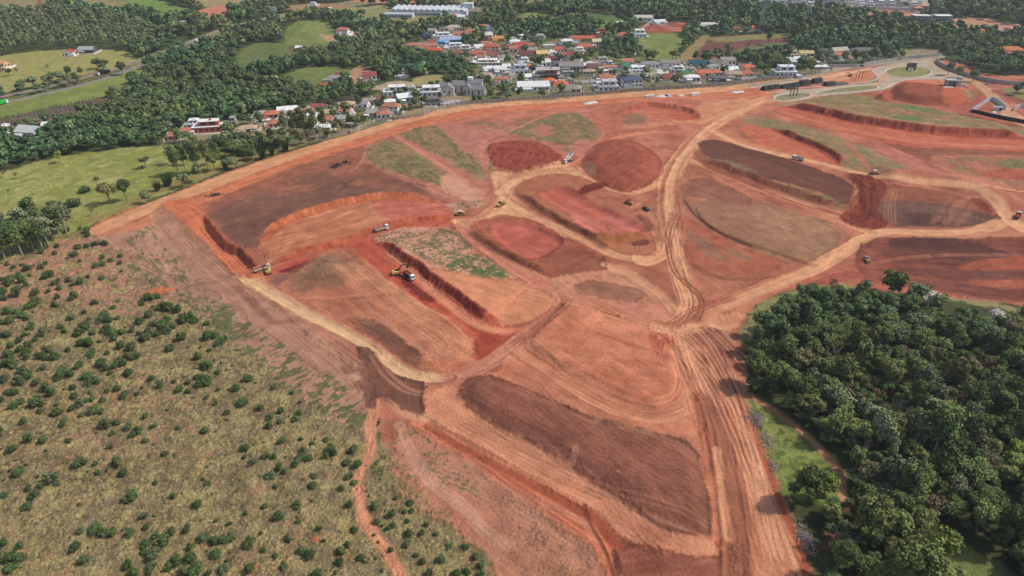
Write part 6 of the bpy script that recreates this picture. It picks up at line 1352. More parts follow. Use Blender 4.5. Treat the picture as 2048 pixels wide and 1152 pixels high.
ONE = [
 ('tree','dense',1776,608,1.45,"tallest dark green tree at the top edge of the lower right wood",1.9),('tree','white',1846,622,1.75,"tree covered in white blossom at the top edge of the lower right wood",1.15),
 ('tree','white',1985,650,1.2,"smaller whitish blossoming tree near the right edge",.8),('tree','dry',1663,588,.9,"sparse spindly tree at the tip of the lower right wood",.9),('tree','eucad',1620,640,.8,"ragged dark tree over the grass collar",.8),
 ('tree','bare',1680,1110,1.3,"bare white-branched tree beside the reddish clearing",None),('tree','bare',1742,1090,1.2,"larger bare white-branched tree deeper in the lower right wood",None),
 ('tree','lime',1745,1075,1.0,"brightest lime-green tree near the bottom of the wood",1),('tree','grey',1905,1010,1.1,"silvery leafless-looking tree in the lower right wood",1),
 ('tree','umbrella',292,336,1.15,"flat-topped dark tree alone on the green pasture",.9),('bush','shrub',287,338,.5,"small round bush under the flat-topped pasture tree",.7),
 ('tree','olive',222,408,1.7,"wide ragged tree on the pasture above the dirt road, left of a darker one",1.6),('tree','dense',254,402,1.2,"dark dense tree right of the wide ragged pasture tree",1.5),
 ('bush','shrub',150,412,1.6,"big rounded dark shrub on the pasture",1.5),('bush','shrub',170,384,1.3,"dark shrub behind the big rounded one",1.1),('bush','shrub',194,360,.5,"small dark bush in the middle of the pasture",.8),
 ('tree','lime',121,326,.95,"light green round tree at the far edge of the pasture",.95),('tree','dry',186,432,.6,"small sparse tree beside the end of the dirt road",.6),('tree','bare',53,352,.5,"tiny bare tree at the pasture's far edge",None),
 ('tree','dry',34,358,.5,"little brown tree at the pasture's far edge",.6),('tree','dry',10,355,.6,"brown tree at the left end of the pasture's far edge",.6),('bush','shrub',17,382,.25,"tiny brown scrub on the left of the pasture",.3),
 ('bamboo','bamboo',316,382,1.15,"bright yellow-green bamboo clump beside the dirt road, nearest to the pasture",None),('bamboo','bamboo',337,372,1.1,"second yellow-green bamboo clump under the tall trees",None),
 ('bamboo','bamboo',452,338,.95,"darker bamboo clump right of the tall tree group",None),('bamboo','bamboo',526,318,1.0,"bamboo clump in the hedge above the brown lot",None),('bamboo','bamboo',545,310,.9,"bamboo clump right beside another in the hedge",None),('bamboo','bamboo',572,302,.9,"easternmost bamboo clump of the hedge",None),
 ('tree','eucad',358,352,1.15,"tall dark eucalyptus with bare lower trunk beside the dirt road",1.15),('tree','eucad',372,346,1.0,"tall eucalyptus second in the roadside group",1.15),('tree','eucad',398,348,1.15,"broad dark eucalyptus in the middle of the roadside group",1.2),
 ('tree','euca',418,344,1.0,"slender eucalyptus on the right of the roadside group",1.2),('tree','dense',430,342,.9,"low dark tree closing the roadside group",1.0),('tree','grey',345,330,.9,"grey-green tree behind the roadside eucalyptus",1.0),
 ('tree','eucad',385,330,1.0,"dark tree behind the roadside eucalyptus group",1.0),('tree','dense',470,316,.9,"rounded dark tree left of the hedge bamboo",1.0),('tree','round',498,312,.9,"mid-green tree in the hedge above the brown lot",1.0),
 ('tree','eucad',592,282,1.15,"tall dark eucalyptus, leftmost of the village's tall trees",1.35),('tree','eucad',610,280,1.15,"tall dark eucalyptus beside the leftmost tall tree",1.4),('tree','eucad',630,276,1.2,"broadest tall eucalyptus below the sandy-roofed houses",1.35),
 ('tree','eucad',648,268,1.0,"tall tree at the right of the village eucalyptus row",1.2),('tree','euca',575,286,1.0,"slender pale eucalyptus left of the village eucalyptus row",1.3),('tree','euca',706,208,1.3,"very tall lone eucalyptus with long bare trunk above the village",1.7),
 ('tree','dense',452,276,.8,"dark tree right of the red brick building",.9),('tree','dense',668,242,.9,"round dark tree beside the ochre house",1.0),('tree','round',700,250,.9,"mid-green tree behind the grey wall",1.0),('tree','dense',728,252,.8,"dark tree left of the nearest orange roof",.9),
 ('tree','round',712,262,.7,"low green tree against the grey wall",.7),('tree','dense',660,222,1.0,"dark tree between two sandy roofs",1.1),('tree','dense',722,218,1.0,"dark round tree right of the cream hip-roofed house",1.0),('tree','dense',770,210,.9,"dark tree in front of the stepped villa",.9),
 ('tree','round',832,218,1.2,"broad palm-like green tree in front of the grey villa",1.0),('tree','dense',848,214,1.0,"dark tree beside the solar garage",1.0),('tree','dense',811,192,.7,"small dark tree before the white villas",.9),
 ('tree','dense',926,198,.8,"dark round tree left of the mansion's right gable",.8),('bush','shrub',948,200,.8,"dark clipped bush in front of the mansion",1.4),('bush','shrub',960,200,.8,"second clipped bush in front of the mansion",1.3),('tree','round',980,192,.7,"green tree right of the mansion",.7),
 ('tree','dense',880,200,.6,"small dark tree between villa and mansion",.8),
 ('tree','palm',884,190,.9,"palm beside the mansion's left gable",None),('tree','palm',1124,176,.8,"palm beside the bright orange roof",None),('tree','palm',1098,110,.9,"palm near the orange-red roof",None),('tree','palm',1228,132,1.1,"tall palm below the green slope, left of a pair",None),('tree','palm',1238,133,1.1,"tall palm below the green slope, right of a pair",None),('tree','palm',1330,152,1.0,"palm behind the brown hip roof",None),
 ('tree','palm',1600,150,.9,"palm right of the white modern villa",None),('tree','palm',1500,148,1.0,"palm by the orange roofs near the pipes",None),
 ('tree','olive',1248,160,1.5,"big brownish domed tree in the middle of the village",1.0),('tree','dense',1224,158,1.2,"dark tree left of the brown domed tree",1.0),('tree','dense',1200,158,1.2,"dark tree behind the unfinished concrete building",1.0),('tree','dense',1345,120,1.3,"dark round tree below the ploughed field's left corner",1.1),
 ('tree','dense',1452,103,.9,"small dark tree alone in the ploughed field",.9),('tree','dry',1496,98,.9,"thin leaning tree in the ploughed field",1.0),('tree','dense',1536,90,1.3,"large dark tree at the ploughed field's right side",1.6),
 ('tree','dense',1532,168-16,1.2,"dark tree left of the white modern villa",1.2),('tree','dense',1520,150,1.2,"dark broad tree beyond the orange roofs",1.2),('tree','dense',1505,130,1.4,"dark pine-like tree, left of two above the orange roofs",1.3),('tree','dense',1530,130,1.4,"dark pine-like tree, right of two above the orange roofs",1.3),
 ('tree','dense',1620,148,1.3,"dark broad tree right of the white modern villa",1.2),('tree','round',1606,146,.8,"green tree against the white modern villa",.9),
 ('tree','dense',1082,52,1.6,"large dark tree at the corner of the green field",1.4),('tree','dense',1110,50,1.4,"dark tree right of the field corner tree",1.3),('tree','round',1135,48,1.3,"mid-green tree on the field's edge",1.3),('tree','lime',1112,30,1.3,"light green tree standing in the upper field",1.2),('tree','dense',1155,42,1.0,"single dark tree in the upper field",1.2),
 ('tree','red',232,208,1.6,"dark red-leaved tree beside the bare orchard",1.8),('tree','dense',246,150,1.4,"ragged dark tree beside the motorway",1.4),('tree','dense',196,138,1.6,"dark clump on the slope above the motorway, left part",1.1),('tree','dense',210,140,1.3,"dark clump on the slope above the motorway, right part",1.1),
 ('tree','round',105,162,1.1,"green tree on the dry meadow's lower edge",1.0),('tree','dense',118,162,1.0,"dark tree on the dry meadow's lower edge",1.0),('tree','dense',140,158,.9,"upright dark tree on the dry meadow's lower edge",1.3),('tree','dense',163,152,.8,"dark tree near the bare cutting above the motorway",.9),
 ('tree','dry',97,142,.7,"small ragged tree in the middle of the dry meadow",.8),('tree','dense',20,152,.9,"small dark round tree at the left of the dry meadow",.8),('tree','dry',36,150,.8,"thin tree near the left of the dry meadow",.9),('tree','dry',5,152,.8,"thin tree at the left edge of the dry meadow",1.1),
 ('tree','dense',725,12,1.6,"dark tree group left of the factory",1.3),('tree','dense',742,11,1.5,"dark tree right against the factory's left end",1.4),('tree','umbrella',811,52,1.3,"umbrella-shaped tree on the factory lawn",1.4),('tree','dense',818,66,1.0,"dark tree below the umbrella-shaped tree",1.2),
 ('tree','dense',604,44,1.0,"dark conical tree beside the motorway",1.6),('tree','dense',640,36,1.2,"dark tree in the strip below the motorway",1.1),('tree','dense',692,36,1.3,"dark tree by the factory road",1.3),
 ('tree','grey',1895,150,1.4,"grey-green tree right behind the curved white wall",1.4),('tree','olive',1915,156,1.3,"tree with pale branches behind the curved white wall",1.3),('tree','dense',1945,164,1.4,"dark tree behind the middle of the curved white wall",1.2),
 ('tree','dense',2030,190,1.3,"dark tree at the right edge below the curved wall",1.0),('tree','dense',2048,186,1.3,"dark tree cut by the right edge below the curved wall",1.2),
]
for n, k, px, py, s, lab, sz in ONE:
    n = {'palm': 'palm', 'bamboo': 'bamboo', 'bare': 'dead_tree', 'euca': 'eucalyptus', 'eucad': 'eucalyptus', 'shrub': 'shrub'}.get(k, n)
    if 325 <= px <= 660 and py > 240 and k in ('eucad', 'euca', 'grey', 'dense', 'bamboo'): s *= 1.3; sz = sz and sz * 1.35
    single(n, k, px, py, s, lab, sz, cat=n.replace('_', ' '))
# row behind the bush field, upper left
rr = random.Random(21)
for i, (px, py) in enumerate([(2,512),(22,508),(40,500),(58,497),(70,505),(84,490),(98,492),(108,482),(122,476),(134,468),(30,480),(10,486),(52,478),(78,472),(96,466),(112,458),(128,454),(8,470),(70,458),(140,462),(-12,500),(-16,480),(46,512),(12,522),(88,503)]):
    k = rr.choice(['euca', 'eucad', 'grey', 'eucad']); x, y = gp(px, py); c = rr.choice(KIND[k])
    plant("eucalyptus", c[0], c[1], x, y, rr.uniform(1.35, 1.8), rr.uniform(0, 6), ("pale-stemmed grey" if k in ("euca", "grey") else "dark") + " eucalyptus in the " + ("front row" if py > 495 else ("middle row" if py > 475 else "back row")) + " of the grove " + ("at the left edge" if px < 50 else ("in its middle" if px < 100 else "at its right end")), "eucalyptus", "eucalyptus grove at the left edge", sz=rr.uniform(1.1, 1.5))
# roadside hedge trees
rr = random.Random(23)
for i, (px, py) in enumerate([(440,318),(456,312),(476,304),(488,322),(512,300),(536,296),(556,292),(566,296),(586,292),(602,290),(620,286),(640,280),(655,276),(670,268),(684,264),(504,320),(420,330),(520,286),(470,292),(445,300),(490,290),(405,318),(430,306),(540,280),(610,268)]):
    k = rr.choice(['dense', 'round', 'dense', 'grey']); x, y = gp(px, py); c = rr.choice(KIND[k])
    plant("tree", c[0], c[1], x, y, rr.uniform(.8, 1.25), rr.uniform(0, 6), "green tree of the hedge between the village and the north-west dirt road", "tree", "hedge above the north-west dirt road", sz=rr.uniform(.7, 1.15))
# ---- young bushes of the left field (photo positions: middle of each bush and half width, in quarter pixels)
BA = [(0,288,"645,675,18 700,690,30 705,725,28 765,790,30 835,780,36 700,812,26 625,820,32 590,870,40 440,870,24 460,815,26 818,885,30 882,908,26 815,940,32 762,955,34 960,872,24 955,930,24 635,920,18 540,690,28 362,820,34 345,860,30 65,960,26 108,975,22 215,985,34 180,960,20 325,972,30 365,942,20 400,1025,46 360,1045,36 428,1100,28 462,1078,22 548,1070,30 577,1115,22 640,1085,36 704,1045,22 812,1053,30 965,997,16 10,1080,30 90,1080,50 175,1075,40 150,1045,30 210,1110,30 235,1040,22 70,1120,26 150,1140,30 468,1140,26"),
(0,576,"25,15,40 280,25,40 140,30,50 35,70,36 385,15,26 460,55,30 600,40,44 570,70,30 755,100,34 940,88,30 440,115,34 290,95,44 250,120,40 220,145,30 60,175,40 120,180,34 175,205,38 205,232,26 85,245,40 10,270,30 560,230,38 672,178,22 715,250,22 908,155,30 1180,65,44 1230,75,34 1260,65,30 1140,130,28 1225,152,18 1300,150,44 1350,155,50 1425,175,36 840,215,50 800,260,40 870,255,36 940,235,30 1200,208,44 1120,265,46 1230,285,36 1310,280,46 1345,255,36 1390,300,40 1480,240,50 1530,220,40 1560,250,36 1460,265,34 255,300,40 345,350,48 200,372,28 50,370,42 5,375,26 490,305,28 525,345,28 690,315,46 650,345,40 620,375,34 740,355,34 860,310,36 880,345,44 930,355,44 985,355,30 925,405,40 820,345,26 1060,335,36 1115,365,26 1190,355,44 1180,395,50 1260,365,36 1300,320,36 1340,345,44 1130,410,24 155,420,34 95,460,30 235,460,40 165,485,44 75,525,44 220,520,36 225,555,34 285,415,26 395,495,50 330,545,40 380,560,34 450,545,46 660,440,44 720,440,46 555,495,28 740,515,40 740,550,30 860,522,28 970,460,44 1060,478,44 800,430,24 1360,485,38 1460,390,46 1410,422,22 1660,295,30 1670,385,50 1730,380,40 1770,430,46 1800,405,26 1680,500,22 1590,550,40 1605,480,18 820,600,50 850,650,36 960,580,40 1010,540,32 1085,545,44 920,625,40 990,610,36 885,685,28 1030,680,40 645,620,40 340,640,36 30,610,44 100,600,50 120,625,36 190,660,46 230,700,50 160,740,60 40,725,46 510,670,50 570,690,40 470,720,34 300,745,44 700,705,44 740,740,50 700,775,34 790,750,34 1215,718,42 1290,775,46 1395,750,26 1510,755,30 1440,810,40 1590,715,34 1640,745,60 1650,625,46 1750,675,26 1890,800,44 1990,725,44 1510,825,32 1660,868,32 1730,925,26 1755,812,22 380,800,46 425,840,44 590,795,32 70,825,30 125,840,40 725,842,22 860,822,32 945,805,42 1005,860,42 1100,848,24 600,860,44 640,920,50 580,965,34 750,885,30 825,895,32 700,900,30 660,1010,32 120,940,50 165,915,36 290,905,60 340,925,34 15,895,30 460,985,50 455,935,24 760,980,44 815,990,36 325,985,30 1170,1028,34 855,1090,56 940,1075,40 1030,1105,48 1110,1125,40 1230,1112,28 1425,1120,34 1815,995,34 1945,915,48 190,1070,38 520,1080,38 1645,1130,40 10,1135,24"),
(0,864,"240,60,44 350,55,50 10,20,34 100,130,46 5,140,20 555,75,28 370,150,18 655,235,66 770,255,26 150,310,50 235,445,44 340,425,44 420,370,66 465,405,34 280,500,46 40,500,40 225,590,50 945,240,46 890,118,36 1065,25,40 1110,10,30 1170,70,32 990,330,40 785,325,30 1325,170,36 1245,405,26 1390,515,34 1055,510,60 640,580,20 1580,575,42 1665,408,32 1960,130,38 1960,200,22 2020,245,34 1170,665,42 1185,740,42 1660,280,16 770,765,60 645,785,42 835,800,44 905,795,46 1050,805,44 1500,770,44 1165,885,50 1310,880,56 1250,830,36 1370,800,46 1640,835,50 1720,870,50 1800,860,40 1860,830,50 2000,890,54 1530,925,40 1730,965,50 1235,970,60 1155,950,36 1530,1000,60 1410,1030,60 1575,1090,60 1480,1110,50 1350,1090,40 1800,1080,64 1670,1130,36 2010,1100,50 1220,1070,50 1200,1120,36 1035,1065,44 1080,1120,50 610,915,56 695,1015,60 165,905,40 40,885,44 95,1000,60 180,1000,54 95,1080,54 1840,735,32 1965,650,26 905,15,30 1730,710,22"),
(512,864,"210,70,36 85,185,46 145,200,32 380,135,32 360,200,46 325,250,44 425,205,36 190,285,36 240,305,44 115,340,50 465,345,34 450,425,38 155,435,26 560,190,36 600,130,44 620,165,36 560,60,32 450,90,24 780,130,54 730,240,40 810,255,44 755,350,40 790,400,32 685,450,32 750,580,36 335,585,38 185,665,60 70,595,30 340,715,30 510,765,30 265,845,46 790,775,40 40,810,22 375,940,44 425,975,54 65,945,30 155,990,30 230,1070,44 545,870,22 675,950,50 740,900,34 670,1035,42 845,1000,40 490,1130,50 955,580,54 905,512,16 1235,560,40 1245,630,26 1190,635,26 1090,650,44 965,715,32 1100,745,30 1060,765,26 1210,710,28 1365,735,26 1330,805,30 1220,805,42 1215,880,46 945,820,16 980,880,14 1080,940,28 1440,815,24 1330,1030,40 1285,985,26 1490,1015,40 1545,905,42 1670,920,40 1120,530,22 1760,1000,40 1800,1060,40 1680,1110,40 1600,1120,40 1390,1130,40 1010,1110,22 1800,1130,40 365,55,24"),
(512,576,"140,800,28 290,845,24 355,915,22 40,955,34 200,980,34 115,1025,40 320,1040,44 345,1000,30 190,1060,36 110,1100,44")]
BU = []
for ox, oy, t_ in BA:
    for q in t_.split():
        a, b_, c_ = map(float, q.split(',')); BU.append((ox + a / 4, oy + b_ / 4, c_ / 4))
BU.sort(key=lambda q: -q[2]); rr = random.Random(31)
BX = []
for i, (px, py, r) in enumerate(BU):
    x, y = gp(px, py + r * .55); k = CF / (y * _cp + CH * _sp); s = r / k / 1.62 * 1.18; BX.append((x, y, s, px, py))
zz = heights(np.array([b_[0] for b_ in BX]), np.array([b_[1] for b_ in BX]))
for i, (x, y, s, px, py) in enumerate(BX[:298]):
    k = 'bushg' if rr.random() < .25 else 'bush'; c = rr.choice(KIND[k])
    if px < 130: z_ = "at the left edge of the dry-grass field"
    elif px > 700: z_ = "right of the narrow eroded path" if py > 960 else "next to the top of the eroded path"
    elif py < 540: z_ = "below the eucalyptus grove"
    elif px > 420 and py < 880: z_ = "facing the bare soil strip"
    elif px > 520: z_ = "just left of the eroded path"
    else: z_ = ("in the left" if px < 330 else "in the middle") + " of the dry-grass field"
    z_ += ", upper part" if py < 640 else (", mid height" if py < 860 else (", lower part" if py < 1020 else ", near the bottom"))
    lab = ("large " if s > 1.25 else ("small " if s < .8 else "")) + ("grey-green" if k == 'bushg' else "dark green") + " young bush " + z_
    plant("bush", c[0], c[1], x, y, s, rr.uniform(0, 6.28), lab, "bush", "young bushes dotted over the dry-grass field", z=float(zz[i]), sz=s * rr.uniform(.8, 1.2))
def merge(name, items, mats, cols=True):
    """items: (V, F, T, x, y, z, sx, sz, rot, tint) joined into one mesh of quads and triangles"""
    VV = []; QQ = []; TT = []; CC = []; n = 0
    for V, F4, F3, T, x, y, z, sx, sz, rot, tv in items:
        c, s = math.cos(rot), math.sin(rot); v = np.empty_like(V); v[:, 0] = (V[:, 0] * c - V[:, 1] * s) * sx + x; v[:, 1] = (V[:, 0] * s + V[:, 1] * c) * sx + y; v[:, 2] = V[:, 2] * sz + z
        VV.append(v); CC.append(T * np.array(tv)); QQ.append(F4 + n)
        if len(F3): TT.append(F3 + n)
        n += len(V)
    V = np.vstack(VV).astype(np.float32); Q = np.vstack(QQ); T3 = np.vstack(TT) if TT else np.zeros((0, 3), int); me = bpy.data.meshes.new(name)
    me.vertices.add(len(V)); me.vertices.foreach_set("co", V.ravel()); nq, nt_ = len(Q), len(T3)
    me.loops.add(nq * 4 + nt_ * 3); me.loops.foreach_set("vertex_index", np.concatenate([Q.ravel(), T3.ravel()]).astype(np.int32))
    me.polygons.add(nq + nt_); me.polygons.foreach_set("loop_start", np.concatenate([np.arange(nq) * 4, nq * 4 + np.arange(nt_) * 3]).astype(np.int32)); me.update(calc_edges=True)
    a = me.color_attributes.new("tint", 'FLOAT_COLOR', 'POINT'); cc = np.ones((len(V), 4), np.float32); cc[:, :3] = np.vstack(CC); a.data.foreach_set("color", cc.ravel())
    me.materials.append(mats); return me
def split(V, F, T): return V, np.array([f for f in F if len(f) == 4]), np.array([f for f in F if len(f) == 3]), T
def low(seed, nl, per, ls, rx=3.4, rz=2.4, h=6.6, lr=2.0, core=.85):
    r0 = random.Random(seed); L = lobes(r0, nl, rx, rx, rz, h, lr); L.sort(key=lambda q: -q[3]); return split(*crown(seed, L, per, ls, .85, .45, core, .4))
LOWN = [low(s, 7, 18, .85) for s in range(60, 66)]; LOWM = [low(s, 5, 9, 1.35) for s in range(70, 76)]; LOWF = [low(s, 3, 6, 2.0, 2.6, 1.8) for s in range(80, 84)]
LOWE = [low(s, 8, 13, .75, 1.9, 4.0, 10.0, 1.35) for s in range(90, 94)]
sb = [split(*KIND['bush'][i][2]) for i in range(4)]; it = []
for i, (x, y, s, px, py) in enumerate(BX[298:]): it.append((*sb[i % 4], x, y, float(zz[298 + i]), s, s, i, (1, 1, 1)))
# small weeds and saplings between the bushes
rr = random.Random(41); fld = P([(-60,560),(60,515),(180,470),(330,560),(420,640),(580,770),(730,860),(740,960),(850,1040),(985,1150),(990,1240),(-160,1240)])
fb = (fld[:, 0].min(), fld[:, 0].max(), fld[:, 1].min(), fld[:, 1].max()); n = 0; qs = []
while n < 700:
    x = rr.uniform(fb[0], fb[1]); y = rr.uniform(fb[2], fb[3])
    if inpoly(x, y, fld) < 2: continue
    n += 1; qs.append((x, y))
qz = heights(np.array([q[0] for q in qs]), np.array([q[1] for q in qs]))
sml = [low(s, 3, 9, .2, .35, .25, .35, .3, .8) for s in (101, 102, 103)]
for (x, y), z in zip(qs, qz):
    g_ = rr.random(); s = rr.uniform(.5, 1.5); it.append((*sml[rr.randrange(3)], x, y, z, s, s * .8, rr.random() * 6, (1, 1, 1) if g_ < .6 else ((1.5, 1.3, 1.3) if g_ < .85 else (.6, .5, .6))))
tag(ob("undergrowth", merge("undergrowth", it, LEAF['bush'])), kind="stuff", label="small weeds and saplings between the young bushes", cat="undergrowth")
# dry grass tussocks
it = []; n = 0; tus = [low(s, 2, 8, .22, .3, .1, .1, .3, .7) for s in (111, 112, 113)]; qs = []
while n < 9000:
    x = rr.uniform(fb[0], fb[1]); y = rr.uniform(fb[2], fb[3]); n += 1
    qs.append((x, y))
qa = np.array(qs); sdq, _ = polysd(qa[:, 0].astype(np.float32), qa[:, 1].astype(np.float32), fld); dn = fbm(qa[:, 0] / 15, qa[:, 1] / 15, 51, 3)
qa = qa[(sdq > 1) & (dn > .42)]; qz = heights(qa[:, 0], qa[:, 1])
for (x, y), z in zip(qa, qz):
    s = rr.uniform(.7, 1.5); v = rr.uniform(.75, 1.15); it.append((*tus[rr.randrange(3)], x, y, z, s * 1.25, s * .45, rr.random() * 6, (v, v * rr.uniform(.9, 1), v)))
tag(ob("grass", merge("grass", it, leafmat("dry_grass", (154,138,100), .05))), kind="stuff", label="tussocks of dry yellow grass over the left field", cat="grass")
# ---- far woods: everything still woodland-coloured on the ground, one mass
WOODC = WOODM.reshape(NR, NC); GREENC = GREENM.reshape(NR, NC)
_sv = np.asarray(_ss)
def lookup(x, y, M):
    i = np.clip(np.searchsorted(_ys, y), 0, NR - 1); s = x / (y * _cp + CH * _sp); j = np.clip(np.searchsorted(_sv, s), 0, NC - 1); return M[i, j]
VIL = [P(q) for q in ([(330,290),(400,250),(490,230),(620,206),(760,178),(900,172),(1040,184),(1000,200),(880,214),(760,242),(700,262),(600,282),(480,300),(400,292)], [(800,92),(860,70),(900,50),(990,52),(1060,86),(1160,70),(1240,80),(1300,125),(1400,126),(1560,138),(1660,128),(1700,128),(1750,118),(1760,130),(1640,142),(1540,156),(1400,172),(1200,186),(1040,198),(1000,180),(930,130),(860,112)])]
EUC = [P(q) for q in ([(0,40),(90,28),(200,30),(280,50),(300,95),(240,102),(120,98),(60,105),(0,110)],)]
NOGO = [P(q) for q in ([(-200,258),(0,236),(210,193),(232,208),(150,236),(0,262),(-200,300)],)]
items = []; items2 = []; g = np.random.default_rng(77)
fa = np.array(FOOT)
def scatter(y0, y1, spc, lib, hs):
    yy = np.arange(y0, y1, spc); P_ = []
    for y in yy:
        d = (y * _cp + CH * _sp) * .93; xs = np.arange(-d, d, spc); P_.append(np.stack([xs + g.uniform(-.38, .38, len(xs)) * spc, y + g.uniform(-.38, .38, len(xs)) * spc], 1))
    q = np.vstack(P_); x, y = q[:, 0], q[:, 1]; xf, yf = x.astype(np.float32), y.astype(np.float32)
    wd = lookup(x, y, WOODC); pr = np.where(wd, .97, 0.0)
    for v in VIL:
        s, _ = polysd(xf, yf, v); pr = np.where((s > 0) & lookup(x, y, GREENC), np.maximum(pr * .5, .27), pr)
    dens = fbm(xf / 40, yf / 40, 61, 2); pr = pr * np.where(dens < .40, .5, 1)
    FB_ = P([(1400,600),(2300,600),(2300,1300),(1400,1300)]); keep = (g.random(len(x)) < pr) & (y > 330)
    s, _ = polysd(xf, yf, FOR); keep &= s < 0
    for v in NOGO: s, _ = polysd(xf, yf, v); keep &= s < 0
    idx = np.nonzero(keep)[0]; k2 = []
    for i in idx:
        near = fa[np.abs(fa[:, 0] - x[i]) < 40]
        if len(near) and (np.hypot(near[:, 0] - x[i], near[:, 1] - y[i] ) < near[:, 2] + 1.6).any(): continue
        # keep the front of each house open towards the photographer's side too
        if len(near) and ((np.abs(near[:, 0] - x[i]) < near[:, 2]) & (near[:, 1] - y[i] > 0) & (near[:, 1] - y[i] < near[:, 2] + 9)).any() and g.random() < .8: continue
        k2.append(i)
    z = heights(x[k2], y[k2]); eu = [polysd(xf[k2], yf[k2], e_)[0] > 0 for e_ in EUC][0]
    cn = fbm(xf[k2] / 55, yf[k2] / 55, 71, 3)
    for n_, i in enumerate(k2):
        u = g.random(); v = g.uniform(.72, 1.28)
        if eu[n_]: items.append((*LOWE[i % 4], x[i], y[i], z[n_], 1.1, 1.1 * g.uniform(.85, 1.15), u * 6.28, (1.65 * v, 1.32 * v, 1.55 * v))); continue
        c = cn[n_]
        tv = (v * (1.0 + (c - .5) * .8), v * 1.0, v * (1.0 + (.5 - c) * .2))
        if u < .07: tv = (1.55 * v, 1.4 * v, 1.0 * v)
        elif u < .16: tv = (1.45 * v, 1.25 * v, 1.45 * v)
        sc_ = g.uniform(.7, 1.15) * hs; items.append((*lib[i % len(lib)], x[i], y[i], z[n_] - .4, sc_, sc_ * g.uniform(.8, 1.25), u * 60, tv))
scatter(340, 640, 7.0, LOWN, 1.05); scatter(640, 900, 7.8, LOWN, 1.15); scatter(900, 1350, 9.4, LOWM, 1.35); scatter(1350, 2300, 13, LOWF, 1.9)
KL = {k: [split(*q[2]) for q in v] for k, v in KIND.items() if k in KN}
KT = {'dense': (1, 1, 1), 'round': (1.3, 1.2, 1.15), 'grey': (1.5, 1.35, 1.7), 'lime': (1.7, 1.55, 1.15), 'olive': (1.45, 1.2, 1.25), 'euca': (1.4, 1.3, 1.6), 'eucad': (1.05, 1.05, 1), 'umbrella': (1, 1, 1), 'dry': (1.8, 1.3, 1.5)}
oz = heights(np.array([q[0] for q in off]), np.array([q[1] for q in off]))
for (x, y, a_, b_), z in zip(off, oz): items.append((*LOWN[rr.randrange(6)], x, y, z, 1.15, 1.15, rr.random() * 6, (1, 1, 1)))
fz = heights(np.array([q[0] for q in rest]), np.array([q[1] for q in rest]))
for (x, y, k, sc_), z in zip(rest, fz): items.append((*KL[k][0], x, y, z, sc_, sc_ * rr.uniform(.8, 1.1), rr.random() * 6, KT[k]))
print("woods", len(items))
tag(ob("woodland", merge("woodland", items, LEAF['far'])), kind="stuff", label="continuous dark green woodland covering the land behind and between the houses", cat="woodland")
# bare orchard rows
it = []; rr = random.Random(51)
m_ = MB()
for a, b_ in (((0,244),(208,200)), ((0,251),(205,206)), ((10,259),(160,228)), ((0,238),(200,196))):
    q = P([a, b_]); n = int(np.linalg.norm(q[1] - q[0]) / 3.2)
    for i in range(n):
        x, y = q[0] + (q[1] - q[0]) * (i + rr.random() * .5) / n; z = float(zmac(x, y))
        for k in range(5): m_.tube((x, y, z), (x + rr.uniform(-1.3, 1.3), y + rr.uniform(-1.3, 1.3), z + rr.uniform(1.8, 3.2)), .13, .05, 3, cap=False)
tag(ob("orchard", m_.me("orchard", mat("bare_vines", (112,96,90), .95))), kind="stuff", label="rows of leafless fruit trees beside the motorway", cat="orchard")
# ================================================================ VEHICLES AND SITE OBJECTS
TYRE = mat("tyre_rubber", (34,32,32), .9); STEEL = mat("dark_steel", (58,56,56), .6, noise=.1); WPAINT = mat("white_paint", (224,220,214), .5, k=.95, spec=.5); YPAINT = mat("machine_yellow", (206,164,84), .6, spec=.4, noise=.08)
GLS = mat("vehicle_glass", (22,26,32), .08, spec=.8); TANP = mat("dusty_tan_paint", (214,186,160), .7, noise=.1); DUST = mat("red_dirt_load", (140,62,46), .95, noise=.25, nscale=2); BLK = mat("black_paint", (34,34,38), .5)
ORS = mat("orange_red_paint", (196,120,96), .6); SIL = mat("silver_paint", (188,192,196), .3, spec=.6); BLU = mat("blue_paint", (50,90,170), .5)
def at_m(name, px, py, hd, label, cat, group=None, s=1.0, dz=0.0):
    """hd = a second photo point the machine faces towards"""
    x, y = gp(px, py); x2, y2 = gp(*hd); a = math.atan2(y2 - y, x2 - x); L_ = .0
    e = empty(name, (x, y, HT(x, y) + dz), a, label, cat, group); e.scale = (s, s, s); return e
def wheels(e, xs, half, r, wd=.35, rim=WPAINT):
    for x in xs:
        for sgn in (-1, 1):
            w_ = MB().tube((0, -wd / 2, 0), (0, wd / 2, 0), r, n=14).ob("wheel", TYRE, e); w_.location = (x, sgn * half, r)
            MB().tube((0, -wd / 2 - .02, 0), (0, wd / 2 + .02, 0), r * .5, n=10).ob("rim", rim, w_)
